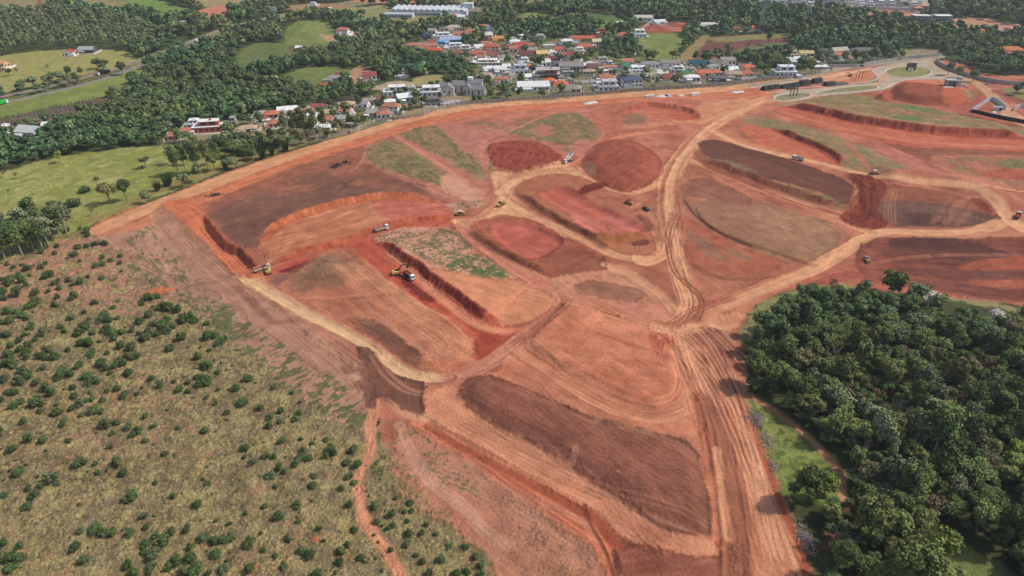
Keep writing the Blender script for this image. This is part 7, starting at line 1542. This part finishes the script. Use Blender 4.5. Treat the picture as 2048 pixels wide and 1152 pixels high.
def dump_truck(px, py, hd, label, body=TANP, tip=0.0, load=True, group="tipper trucks working on the site", s=.98):
    e = at_m("dump_truck", px, py, hd, label, "dump truck", group, s)
    MB().box(-4.2, 4.1, -.45, .45, .75, 1.05).box(-4.2, -4.0, -1.1, 1.1, .6, .9).ob("chassis", STEEL, e); wheels(e, (3.1, -1.7, -3.1), 1.02, .52)
    c = MB().box(2.35, 4.3, -1.2, 1.2, .75, 2.0).box(2.35, 4.25, -1.18, 1.18, 2.0, 3.15, tx=.12, ty=.08).ob("cab", WPAINT, e)
    MB().box(4.2, 4.27, -1.0, 1.0, 2.02, 2.8, tx=.0).ob("windscreen", GLS, c)
    for sgn in (-1, 1): MB().box(2.9, 3.9, sgn * 1.14 - .04, sgn * 1.14 + .06, 2.05, 2.75).ob("side_window", GLS, c); MB().box(4.3, 4.36, sgn * .9 - .2, sgn * .9 + .2, 1.0, 1.25).ob("headlight", SIL, c)
    MB().box(4.3, 4.42, -1.15, 1.15, .6, .95).ob("bumper", STEEL, c); MB().box(2.2, 3.2, -1.1, 1.1, 3.15, 3.45, tx=.35, ty=.2).ob("roof_fairing", WPAINT, c)
    b = MB().box(-4.4, 2.0, -1.25, 1.25, 0, .12)
    for sgn in (-1, 1): b.box(-4.4, 2.0, sgn * 1.25 - .06, sgn * 1.25 + .06, .12, 1.45); [b.box(X, X + .14, sgn * 1.34 - .06, sgn * 1.34 + .06, .1, 1.4) for X in (-4.2, -2.6, -1.0, .6, 1.8)]
    b.box(1.92, 2.05, -1.25, 1.25, .12, 1.75); b.box(-4.5, -4.38, -1.2, 1.2, .12, 1.3)
    bo = b.ob("dump_body", body, e); bo.location = (0, 0, 1.1)
    if load:
        g = MB(); n = 8
        V = [(-4.3 + 6.2 * i / n, -1.18 + 2.36 * j / 4, .9 + .55 * math.sin(math.pi * i / n) * math.sin(math.pi * j / 4) + .1 * random.random()) for i in range(n + 1) for j in range(5)]
        g.add(V, [(i * 5 + j, (i + 1) * 5 + j, (i + 1) * 5 + j + 1, i * 5 + j + 1) for i in range(n) for j in range(4)]).ob("load", DUST, bo)
    if tip: bo.location = (-4.2 + 4.2 * math.cos(tip), 0, 1.1 + 4.2 * math.sin(tip) * 1.0); bo.rotation_euler = (0, -(-tip), 0); MB().tube((1.2, 0, 1.0), (.2 * 1, 0, 3.6), .12, .1).ob("ram", SIL, e)
    return e
def excavator(px, py, hd, label, boom=YPAINT, slew=0.0, s=.98, reach=(3.2, 5.2, 6.8, 3.4)):
    e = at_m("excavator", px, py, hd, label, "excavator", None, s)
    for sgn in (-1, 1): MB().prism([(-2.2, .35), (-1.8, 0), (1.8, 0), (2.2, .35), (2.2, .6), (1.8, .95), (-1.8, .95), (-2.2, .6)], sgn * 1.2 - .3, sgn * 1.2 + .3).ob("track", STEEL, e)
    MB().box(-1, 1, -.9, .9, .4, 1.1).ob("undercarriage", STEEL, e)
    h = MB().box(-2.6, 1.5, -1.4, 1.4, 1.15, 2.1).box(-2.6, -.6, -1.38, 1.38, 2.103, 2.5, tx=.15, ty=.1).ob("house", YPAINT, e); h.rotation_euler = (0, 0, slew)
    c = MB().box(-.3, 1.4, .35, 1.38, 2.1, 3.15, tx=.1, ty=.06).ob("cab", BLK, h); MB().box(1.3, 1.42, .45, 1.28, 2.2, 3.0).ob("windscreen", GLS, c); MB().box(-.2, 1.3, .45, 1.28, 3.155, 3.22).ob("cab_roof", YPAINT, c)
    MB().box(-2.0, -1.4, -.6, .6, 2.51, 2.75).ob("engine_cover", TANP, h)
    a, b_, c2, d = reach
    bm = MB().tube((1.2, -.1, 2.0), (a, -.1, b_), .34, .32, 6).tube((a, -.1, b_), (c2, -.1, b_ + .1), .32, .22, 6).ob("boom", boom, h)
    MB().tube((1.3, -.1, 1.5), (a - .2, -.1, b_ - .7), .1, n=6).ob("hydraulic_ram", SIL, bm)
    am = MB().tube((c2, -.1, b_ + .2), (c2 + .7, -.1, d), .22, .16, 6).ob("arm", boom, h)
    MB().prism([(c2 + .9, d + .1), (c2 + .6, d - .9), (c2 - .1, d - 1.1), (c2 - .5, d - .5), (c2 + .2, d - .2)], -.75, .55).ob("bucket", STEEL, am)
    return e
dump_truck(525, 541, (560, 531), "white-cabbed tipper with a tan body being loaded beside the yellow excavator at the cutting")
excavator(538, 546, (534, 520), "yellow excavator with its boom raised over a tipper at the left cutting", reach=(2.2, 6.2, 4.6, 5.4))
dump_truck(764, 461, (800, 453), "white-cabbed tipper with pinkish body full of red soil climbing the red lane")
excavator(793, 549, (830, 545), "excavator with yellow house and black boom reaching over a black-bodied tipper", boom=BLK, slew=R(10), reach=(2.8, 5.0, 6.0, 4.0))
dump_truck(819, 556, (850, 578), "white-cabbed tipper with black body under the excavator's black boom", body=BLK)
dump_truck(1136, 325, (1110, 334), "tipper dumping soil with its pale body raised beside the ploughed heaps", body=WPAINT, tip=R(38), load=False)
dump_truck(1595, 321, (1570, 315), "white tipper with pale grey body heading left on the east lane", body=mat("pale_grey_body", (196,196,200), .6))
dump_truck(2034, 436, (2044, 420), "tipper raising dust seen from behind at the right edge", body=mat("rusty_red_body", (134,60,50), .8))
def roller(px, py, hd, label, cabm=STEEL, s=1.0):
    e = at_m("soil_compactor", px, py, hd, label, "roller", None, s)
    MB().tube((2.0, -1.1, .78), (2.0, 1.1, .78), .78, n=18).ob("drum", STEEL, e); MB().box(1.0, 3.0, -1.3, -1.14, .6, 1.0).box(1.0, 3.0, 1.14, 1.3, .6, 1.0).box(.8, 1.05, -1.3, 1.3, .6, 1.1).box(2.9, 3.1, -1.3, 1.3, .6, 1.0).ob("drum_frame", YPAINT, e)
    wheels(e, (-1.6,), .95, .75, .5, YPAINT); MB().box(-3.0, -.6, -.95, .95, .9, 1.9, tx=.15, ty=.12).box(-.62, .8, -.9, .9, .8, 1.3).ob("hood", YPAINT, e); MB().box(-2.4, -1.4, -.3, .3, 1.901, 2.0).ob("vent", BLK, e)
    c = MB()
    for X in (-.5, .7):
        for Y in (-.75, .75): c.tube((X, Y, 1.2), (X, Y, 2.75), .06, n=5)
    c = c.ob("cab_frame", BLK, e); MB().box(-.75, .95, -.95, .95, 2.75, 2.88).ob("cab_roof", cabm, c); MB().box(-.3, .2, -.3, .3, 1.31, 1.9).ob("seat", BLK, e); return e
roller(1733, 519, (1724, 507), "yellow soil compactor with dark cab on the dark lot at right", mat("grey_roof_panel", (130,132,136)), s=1.05)
roller(1749, 349, (1725, 345), "black and white compactor parked beside the east lane", WPAINT)
roller(1258, 408, (1240, 400), "dark-cabbed yellow compactor between the pit and the red mound", STEEL)
def loader(px, py, hd, label, cabm, s=1.0):
    e = at_m("wheel_loader", px, py, hd, label, "wheel loader", None, s); wheels(e, (1.5, -1.6), 1.05, .72, .5, YPAINT)
    MB().box(-3.1, -.4, -.9, .9, .9, 2.0, tx=.2, ty=.1).ob("engine_hood", YPAINT, e); MB().box(-.4, 2.3, -.7, .7, .8, 1.25).ob("front_frame", YPAINT, e)
    c = MB().box(-.7, .7, -.75, .75, 1.26, 2.75, tx=.08, ty=.06).ob("cab", BLK, e); MB().box(-.85, .85, -.85, .85, 2.753, 2.88).ob("cab_roof", cabm, c); MB().box(.6, .72, -.6, .6, 1.6, 2.6).ob("windscreen", GLS, c)
    a = MB().tube((1.4, -.5, 1.2), (3.1, -.5, .6), .13, n=6).tube((1.4, .5, 1.2), (3.1, .5, .6), .13, n=6).ob("lift_arm", YPAINT, e)
    MB().prism([(3.0, .2), (4.1, .15), (4.1, .25), (3.3, .4), (3.2, 1.2), (3.0, 1.2)], -1.3, 1.3).ob("bucket", STEEL, a); return e
loader(921, 430, (895, 434), "white-roofed yellow loader parked on the pink lane edge", WPAINT); loader(1000, 412, (1015, 404), "yellow loader with black cab at the main junction", STEEL)
excavator(1700, 153, (1680, 155), "small excavator with yellow counterweight near the black pipes", boom=mat("grey_boom", (120,112,106)), s=1.0, reach=(2.8, 4.4, 5.6, 2.4))
def car(px, py, hd, label, paint, s=1.05, name="car", group=None, pick=False):
    e = at_m(name, px, py, hd, label, "pickup truck" if pick else "car", group, s); wheels(e, (1.4, -1.4), .8, .34, .24, SIL)
    b = MB().box(-2.2, 2.2, -.88, .88, .35, .95, tx=.08, ty=.05).ob("body", paint, e)
    c = MB().box(-.2 if pick else -1.5, 1.1, -.8, .8, .95, 1.5, tx=.45 if not pick else .3, ty=.14).ob("cabin", GLS, e); MB().box(-.0 if pick else -1.0, .7, -.62, .62, 1.502, 1.54).ob("roof", paint, c)
    for sg in (-1, 1): MB().box(2.13, 2.2, sg * .6 - .16, sg * .6 + .16, .6, .78).ob("headlight", SIL, b)
    return e
car(1292, 420, (1305, 427), "dark car driving between the pit and the main lane", BLK, 1.2)
car(1888, 174, (1900, 174), "dark grey car parked left of the gatehouse", mat("grey_paint", (96,98,104), .3)); car(1931, 174, (1945, 174), "white car parked right of the gatehouse", WPAINT); car(1974, 169, (1990, 170), "silver car at the foot of the curved white wall", SIL)
car(1724, 133, (1710, 134), "black car parked on the street by the pale wall", BLK); car(2000, 232, (2012, 233), "white car inside the fenced site yard", WPAINT); car(1990, 224, (2000, 220), "dark car beside the blue toilet in the site yard", BLK)
car(81, 180, (110, 172), "silver pickup on the motorway at the left", SIL, 1.3, pick=True); car(599, 32, (620, 26), "white car on the far stretch of motorway", WPAINT); car(620, 26, (640, 20), "grey car on the far stretch of motorway", SIL)
def semi(px, py, hd, label, boxm, cabm=WPAINT, s=1.0):
    e = at_m("lorry", px, py, hd, label, "lorry", None, s); c = MB().box(4.6, 6.8, -1.2, 1.2, .8, 3.3, tx=.1, ty=.05).ob("cab", cabm, e); MB().box(6.68, 6.82, -1, 1, 2.0, 2.9).ob("windscreen", GLS, c)
    MB().box(-7, 4.2, -1.25, 1.25, 1.3, 3.9).ob("trailer", boxm, e); MB().box(-7, 6.5, -.5, .5, .8, 1.1).ob("chassis", STEEL, e); wheels(e, (5.7, 3.4, -4.0, -5.2), 1.0, .5); return e
semi(208, 149, (190, 153), "white-cabbed lorry with dark trailer on the left motorway", BLK); semi(398, 83, (420, 74), "long white lorry on the motorway between trees", WPAINT)
semi(418, 92, (400, 96), "lorry with bright green trailer end on the lower carriageway", mat("turquoise_green", (44,170,140))); semi(524, 46, (510, 50), "white lorry on the motorway below the billboard", WPAINT); semi(656, 21, (640, 25), "white lorry far along the motorway", WPAINT); semi(3, 210, (20, 205), "bright green lorry cut by the left edge", mat("bright_green", (40,190,80)))
# gatehouse on its mound
x, y = gp(1898, 186); e = empty("gatehouse", (x, y, HT(x, y)), R(-8), "grey concrete portal of the unfinished gatehouse on the red mound", "gatehouse"); FOOT.append((x, y, 12))
gc = mat("fresh_concrete", (188,184,178), .9, noise=.12, nscale=.5)
MB().box(-6, -4.2, -3, 3, 0, 5.2).ob("pier", gc, e); MB().box(2.6, 4.4, -3, 3, 0, 5.2).ob("pier", gc, e); MB().box(-7, 6.4, -3.6, 3.6, 5.203, 6.0).ob("roof_slab", gc, e); MB().box(4.6, 8, 0, 4.5, 0, 8).ob("tower_wall", gc, e); MB().box(-4, 2.5, 1.5, 2.2, 0, 5.2).ob("back_wall", gc, e)
MB().box(-10, -1, -9, -4.5, .02, .3).ob("floor_slab", mat("pale_pink_concrete", (216,190,180)), e); MB().box(6.6, 12, -1, .3, 0, 1.2).ob("low_wall", gc, e); MB().box(-1.5, -.5, -2, -1, 0, 5.2).ob("pier", gc, e)
# sculpture-like portals on the islands
def portal(px, py, n, label, curved):
    x, y = gp(px, py); e = empty("steel_portal", (x, y, HT(x, y)), R(10), label, "portal sign"); m = mat("weathered_steel", (84,80,84), .7)
    for i in range(n):
        f = MB(); X = (i - (n - 1) / 2) * 3.4
        if curved:
            pr = None
            for k in range(9):
                a = math.pi * k / 8; q = (X + .8 - 1.3 * math.cos(a) - .5, 0, 6.5 + 1.5 * math.sin(a))
                if k == 0: f.tube((q[0], 0, -.4), q, .26, n=6)
                if pr: f.tube(pr, q, .24, n=6)
                pr = q
        else: f.box(X - .28, X + .28, -.35, .35, -.4, 8.5).box(X - .5, X + .9, -.3, .3, 8.5, 9.0)
        f.ob("post", m, e)
    return e
portal(1586, 192, 3, "three dark upright steel posts on the small pointed island", False); portal(1719, 158, 3, "three hooked steel posts standing on red soil", True)
x, y = gp(1820, 140); e = empty("steel_portal", (x, y, HT(x, y)), 0, "four leaning grey panels with pale bases in the roundabout centre", "portal sign")
for i in range(4): MB().box(-4.6 + i * 2.8, -2.8 + i * 2.8, -.4, .4, 0, 7.5, tx=-.3).ob("panel", mat("weathered_steel", (84,80,84)), e)
for i in range(2): MB().box(-2.4 + i * 3, -.6 + i * 3, -1.6, -.6, 0, 2.4).ob("plinth", WPAINT, e)
# black corrugated drainage pipes in long stacks
PIPE = mat("black_plastic_pipe", (26,26,30), .45, spec=.4)
def pipe_me(L_, r=.55):
    m = MB(); n = int(L_ / .5)
    for i in range(n): m.tube((-L_ / 2 + i * .5, 0, 0), (-L_ / 2 + i * .5 + .3, 0, 0), r, n=9, cap=False); m.tube((-L_ / 2 + i * .5 + .3, 0, 0), (-L_ / 2 + i * .5 + .5, 0, 0), r * .88, n=9, cap=False)
    return m.me("pipe", PIPE)
PM = [pipe_me(6), pipe_me(12)]
def stack(px, py, px2, py2, rows, cols, L_, label):
    x, y = gp(px, py); x2, y2 = gp(px2, py2); a = math.atan2(y2 - y, x2 - x); D = math.hypot(x2 - x, y2 - y); nb = max(1, int(D / (L_ + .4)))
    for b in range(nb):
        for r in range(rows):
            for c in range(cols - r):
                u = -0 + (b + .5) * D / nb; v = (c + r * .5) * 1.14; o = ob("pipe", PM[0 if L_ < 9 else 1]); X = x + u * math.cos(a) - v * math.sin(a); Y = y + u * math.sin(a) + v * math.cos(a)
                o.location = (X, Y, float(zmac(X, Y)) + .55 + r * .98); o.rotation_euler = (0, 0, a); tag(o, label, "pipe", "black drainage pipes stacked by the village wall")
stack(1528, 182, 1562, 177, 4, 6, 6, "short black corrugated pipe in the leftmost stack"); stack(1565, 178, 1602, 172, 4, 5, 12, "long black corrugated pipe in the second stack from the left")
stack(1600, 173, 1650, 165, 5, 7, 12, "long black corrugated pipe in the tallest middle stack"); stack(1652, 173, 1672, 171, 4, 6, 12, "black corrugated pipe in the stack beside the flat right-hand pile"); stack(1672, 171, 1702, 168, 1, 6, 12, "black corrugated pipe lying in the single flat layer at the right end"); stack(1570, 180, 1596, 177, 1, 2, 12, "black pipe lying in front of the second stack")
# white containers and sacks along the village road
def container(px, py, hd, label, m=WPAINT):
    e = at_m("container", px, py, hd, label, "container", None, 1.0); b = MB().box(-4.6, 4.6, -1.2, 1.2, .15, 2.6)
    for i in range(16): b.box(-4.4 + i * .57, -4.15 + i * .57, -1.25, -1.2, .2, 2.5); b.box(-4.4 + i * .57, -4.15 + i * .57, 1.2, 1.25, .2, 2.5)
    b.ob("shell", m, e); MB().box(4.6, 4.66, -1.1, -.03, .25, 2.5).ob("door", SIL, e); MB().box(4.6, 4.66, .03, 1.1, .25, 2.5).ob("door", SIL, e); MB().box(-4.6, 4.6, -1.2, 1.2, 0, .14).ob("skid", STEEL, e)
container(1299, 198, (1310, 197), "long white pallet stack by the road, left of two"); container(1390, 192, (1400, 191), "long white pallet stack by the road, right of two")
def pile(px, py, r, h, m, label, name="gravel_pile", cat="pile", seed=1):
    g = random.Random(seed); x, y = gp(px, py); V = [(0, 0, h)]; F = []; n = 16
    for k in (1, 2, 3):
        for i in range(n): a = 2 * math.pi * i / n; q = r * k / 3 * g.uniform(.8, 1.15); V.append((q * math.cos(a) * 1.5, q * math.sin(a), h * (1 - k / 3) ** .8 * g.uniform(.8, 1.1) - (.3 if k == 3 else 0)))
    for i in range(n): F.append((0, 1 + i, 1 + (i + 1) % n))
    for k in (0, 1):
        for i in range(n): a, b_ = 1 + k * n + i, 1 + k * n + (i + 1) % n; F.append((a, a + n, b_ + n, b_))
    o = ob(name, mesh(name, V, F, m)); o.location = (x, y, HT(x, y)); tag(o, label, cat)
GRV = mat("pale_gravel", (226,220,214), .95, noise=.15, nscale=1.5, bump=.1)
for i, (px, py, r, lab) in enumerate([(1176,208,3.2,"white gravel heap, first from the left along the village road"),(1187,206,3.4,"white gravel heap touching the first one"),(1323,195,3.6,"white gravel heap right of the left pallet stack"),(1361,193,2.6,"small white heap between the two pallet stacks"),(1470,185,3.2,"white heap, left of the pair near the pipes"),(1481,184,3.2,"white heap, right of the pair near the pipes")]): pile(px, py, r, 1.6, GRV, lab, seed=i)
pile(1338, 194, 2.6, 1.8, mat("pale_blue_sacks", (176,186,214)), "pale bluish heap beside a dark blue tarpaulin", seed=9); pile(1332, 194, 1.8, 2.2, mat("navy_tarpaulin", (40,44,96), .6), "dark blue tarpaulin bundle between white heaps", "tarpaulin", "tarpaulin", 8)
pile(1612, 159, 4, 2.2, mat("cream_sacks", (212,198,176)), "cream heap behind the tallest pipe stack", seed=12); pile(1988, 225, 2.4, 1.6, GRV, "pale heap in the site yard", seed=13)
# site toilet
x, y = gp(1995, 221); e = empty("site_toilet", (x, y, HT(x, y)), R(-15), "white cabin with blue door inside the fenced yard", "site cabin"); MB().box(-3, 3, -1.6, 1.6, 0, 3.2).ob("shell", WPAINT, e); MB().box(.2, 2.6, -1.66, -1.58, .1, 3.0).ob("door", BLU, e); MB().box(-3.2, 3.2, -1.8, 1.8, 3.2, 3.4).ob("roof", SIL, e)
# heaps of uprooted stumps
def stumps(px, py, L_, W_, n, label, m, seed, name="stump_pile", th=.12, zr=1.0):
    g = random.Random(seed); x, y = gp(px, py); z = HT(x, y); b = MB(); b.box(-L_ * .3, L_ * .3, -W_ * .3, W_ * .3, -.4, .18, tx=L_ * .1, ty=W_ * .1)
    for _ in range(n):
        X = g.gauss(0, .38) * L_; Y = g.gauss(0, .38) * W_; l = g.uniform(.8, 2.2); a = g.uniform(0, 6.3); q = g.uniform(-.3, .9)
        c = Vector((X, Y, max(.1, zr * (1 - abs(X) / L_) * g.random()))); d = Vector((math.cos(a), math.sin(a), q)) * l / 2; b.tube(c - d, c + d, th * g.uniform(.6, 1.8), th * .5, 5)
    o = b.ob(name, m); o.location = (x, y, z); tag(o, label, "stump pile" if name == "stump_pile" else "debris", None)
SM = mat("charred_wood", (66,56,58), .95, noise=.3); GW = mat("grey_wood", (168,152,144), .95, noise=.25)
stumps(427, 392, 5.5, 5, 70, "dark heap of uprooted stumps on the upper brown lot, nearest the field corner", SM, 1, th=.16); stumps(676, 332, 6, 5, 60, "dark heap of uprooted stumps, left part of the pair above the brown fill", SM, 2, th=.16); stumps(693, 326, 5, 5, 50, "dark heap of uprooted stumps, right part of the pair above the brown fill", SM, 3, th=.16); stumps(668, 336, 4, 4, 34, "small dark heap of stumps below the pair", SM, 4, th=.16)
stumps(1514, 838, 5, 8, 150, "pale heap of cut branches at the wood's left tip", GW, 5, "brush_pile", .1, 1.4); stumps(1534, 880, 3, 7, 90, "pale line of branches above the grassy clearing", GW, 6, "brush_pile", .1, 1.2); stumps(1612, 1080, 3.4, 8, 150, "pale branch heap beside the reddish bank at the bottom", GW, 7, "brush_pile", .1, 1.5)
stumps(1545, 930, 2, 5, 40, "few pale branches on the bank left of the clearing", GW, 8, "brush_pile", .1, 1); stumps(757, 846, .8, 4, 26, "short row of dark sticks beside the eroded path's top", SM, 9, "brush_pile", .08, .6)
# poles, pylons and a billboard
PL = mat("concrete_pole", (178,172,164), .9)
def pole(px, py, h, label, cross=True):
    x, y = gp(px, py); e = empty("utility_pole", (x, y, HT(x, y)), R(20), label, "utility pole"); MB().tube((0, 0, -.5), (0, 0, h), .22, .13, 8).ob("post", PL, e)
    if cross: c = MB().box(-1.1, 1.1, -.07, .07, h - .8, h - .62).ob("crossarm", STEEL, e); [MB().tube((X, 0, h - .62), (X, 0, h - .35), .07, n=6).ob("insulator", WPAINT, c) for X in (-.95, 0, .95)]
    return e
for px, py, h, lab in ((1772,126,12,"utility pole with crossarm standing on the street edge by the roundabout"),(87,185,11,"pale pole between the motorway carriageways, left of two"),(99,196,11,"pale pole below the motorway, right of two"),(1180,180,12,"white pole among the trees behind the village wall"),(1268,136,14,"white slim water tower pole in the village centre"),(1154,124,12,"utility pole beside the wine-red roof"),(1146,122,12,"utility pole left of another beside the wine-red roof"),(1838,116,9,"lamp post on the far side of the roundabout"),(1432,42,12,"pale pole in front of the dark wood"),(1337,40,12,"pole behind the red building site"),(705,44,10,"pole by the factory road"),(1006,56,10,"thin pole by the green field")): pole(px, py, h, lab)
x, y = gp(1268, 136); tag(ob("water_tank", MB().tube((0, 0, 13.6), (0, 0, 16.5), .9, n=12).me("water_tank", WPAINT)), "small white water tank on top of a slim pole", "water tank").location = (x, y, HT(x, y))
def lattice(px, py, h, b0, b1, m, label, name, stripes=None):
    x, y = gp(px, py); e = empty(name, (x, y, HT(x, y)), R(12), label, name.replace('_', ' ')); n = 9; c = [(-1, -1), (1, -1), (1, 1), (-1, 1)]
    secs = 1 if not stripes else 6
    for s_ in range(secs):
        f = MB(); k0, k1 = int(n * s_ / secs), int(n * (s_ + 1) / secs)
        for k in range(k0, k1):
            z0, z1 = h * k / n, h * (k + 1) / n; w0, w1 = b0 + (b1 - b0) * k / n, b0 + (b1 - b0) * (k + 1) / n
            for i in range(4):
                a, b_ = c[i], c[(i + 1) % 4]; A0 = (a[0] * w0, a[1] * w0, z0); A1 = (a[0] * w1, a[1] * w1, z1); B0 = (b_[0] * w0, b_[1] * w0, z0); B1 = (b_[0] * w1, b_[1] * w1, z1)
                f.tube(A0, A1, .2, n=4, cap=False); f.tube(A0, B1, .12, n=4, cap=False); f.tube(B0, A1, .12, n=4, cap=False); f.tube(A1, B1, .12, n=4, cap=False)
        f.ob("lattice" if secs == 1 else "section", m if not stripes else stripes[s_ % 2], e)
    return e
GS_ = mat("galvanised_steel", (150,150,150), .6)
e = lattice(1520, 66, 42, 3.6, .8, GS_, "tall grey lattice pylon above the ploughed field", "pylon")
for z, w_ in ((40, 7), (36, 8.5), (32, 7)): MB().tube((-w_, 0, z), (w_, 0, z), .2, n=4).tube((-w_, 0, z), (0, 0, z + 1.6), .12, n=4).tube((w_, 0, z), (0, 0, z + 1.6), .12, n=4).ob("crossarm", GS_, e)
e = lattice(1862, 50, 46, 3.6, .8, GS_, "tall grey lattice pylon in front of the unfinished apartment blocks", "pylon")
for z, w_ in ((44, 7), (39, 8.5)): MB().tube((-w_, 0, z), (w_, 0, z), .2, n=4).tube((-w_, 0, z), (0, 0, z + 1.6), .12, n=4).tube((w_, 0, z), (0, 0, z + 1.6), .12, n=4).ob("crossarm", GS_, e)
lattice(87, 27, 60, 2.0, 1.0, GS_, "red and white banded lattice mast on the hill at top left", "radio_mast", (WPAINT, mat("signal_red", (196,84,66))))
x, y = gp(543, 33); e = empty("billboard", (x, y, HT(x, y)), R(-12), "white billboard on posts above the motorway", "billboard"); MB().box(-9, 9, -.2, .2, 7, 14).ob("board", WPAINT, e)
for X in (-6, 0, 6): MB().tube((X, .4, -.5), (X, .4, 8), .3, n=6).ob("post", STEEL, e)
MB().box(-6, 6, -.24, -.2, 9.3, 9.9).box(-6, 3, -.24, -.2, 11, 11.5).ob("lettering", SIL, e)
# grey domed tower among the trees
x, y = gp(848, 146); e = empty("garden_tower", (x, y, HT(x, y)), 0, "grey conical stone tower with a round top among the village trees", "tower"); st_ = mat("grey_stone", (150,150,150), .95, noise=.2); MB().tube((0, 0, -.5), (0, 0, 6), 4.5, 1.6, 14).ob("cone", st_, e); MB().tube((0, 0, 6), (0, 0, 10), 1.6, 2.6, 14).tube((0, 0, 10), (0, 0, 13), 2.6, .6, 14).ob("dome", st_, e)
# scattered stones of the bush field
r_ = random.Random(61); fld_b = (fld[:, 0].min(), fld[:, 0].max(), fld[:, 1].min(), fld[:, 1].max()); sb_ = MB(); n = 0
while n < 260:
    x = r_.uniform(fb[0], fb[1]); y = r_.uniform(fb[2], fb[3])
    if inpoly(x, y, fld) < 2: continue
    n += 1; z = float(zmac(x, y)); s = r_.uniform(.12, .34); sb_.box(x - s, x + s * r_.uniform(.6, 1.4), y - s, y + s, z - .1, z + s, tx=s * .3, ty=s * .3)
tag(sb_.ob("stones", mat("pale_stones", (206,184,170), .95, noise=.3, nscale=.2)), "pale stones scattered in the dry-grass field", "stones", kind="stuff")
# ---------------------------------------------------------------- haze: one box of even air round everything
hb = MB().box(-10500, 10500, -600, 12500, -12, 420).me("haze", []); hm = bpy.data.materials.new("haze_air"); hm.use_nodes = True; t = hm.node_tree
for n_ in list(t.nodes): t.nodes.remove(n_)
out = t.nodes.new("ShaderNodeOutputMaterial"); pv = t.nodes.new("ShaderNodeVolumePrincipled"); pv.inputs["Color"].default_value = (.86, .92, 1, 1); pv.inputs["Density"].default_value = 0.00008; pv.inputs["Anisotropy"].default_value = .2
t.links.new(pv.outputs[0], out.inputs["Volume"]); hb.materials.clear(); hb.materials.append(hm)
ho = tag(ob("haze", hb), kind="stuff")
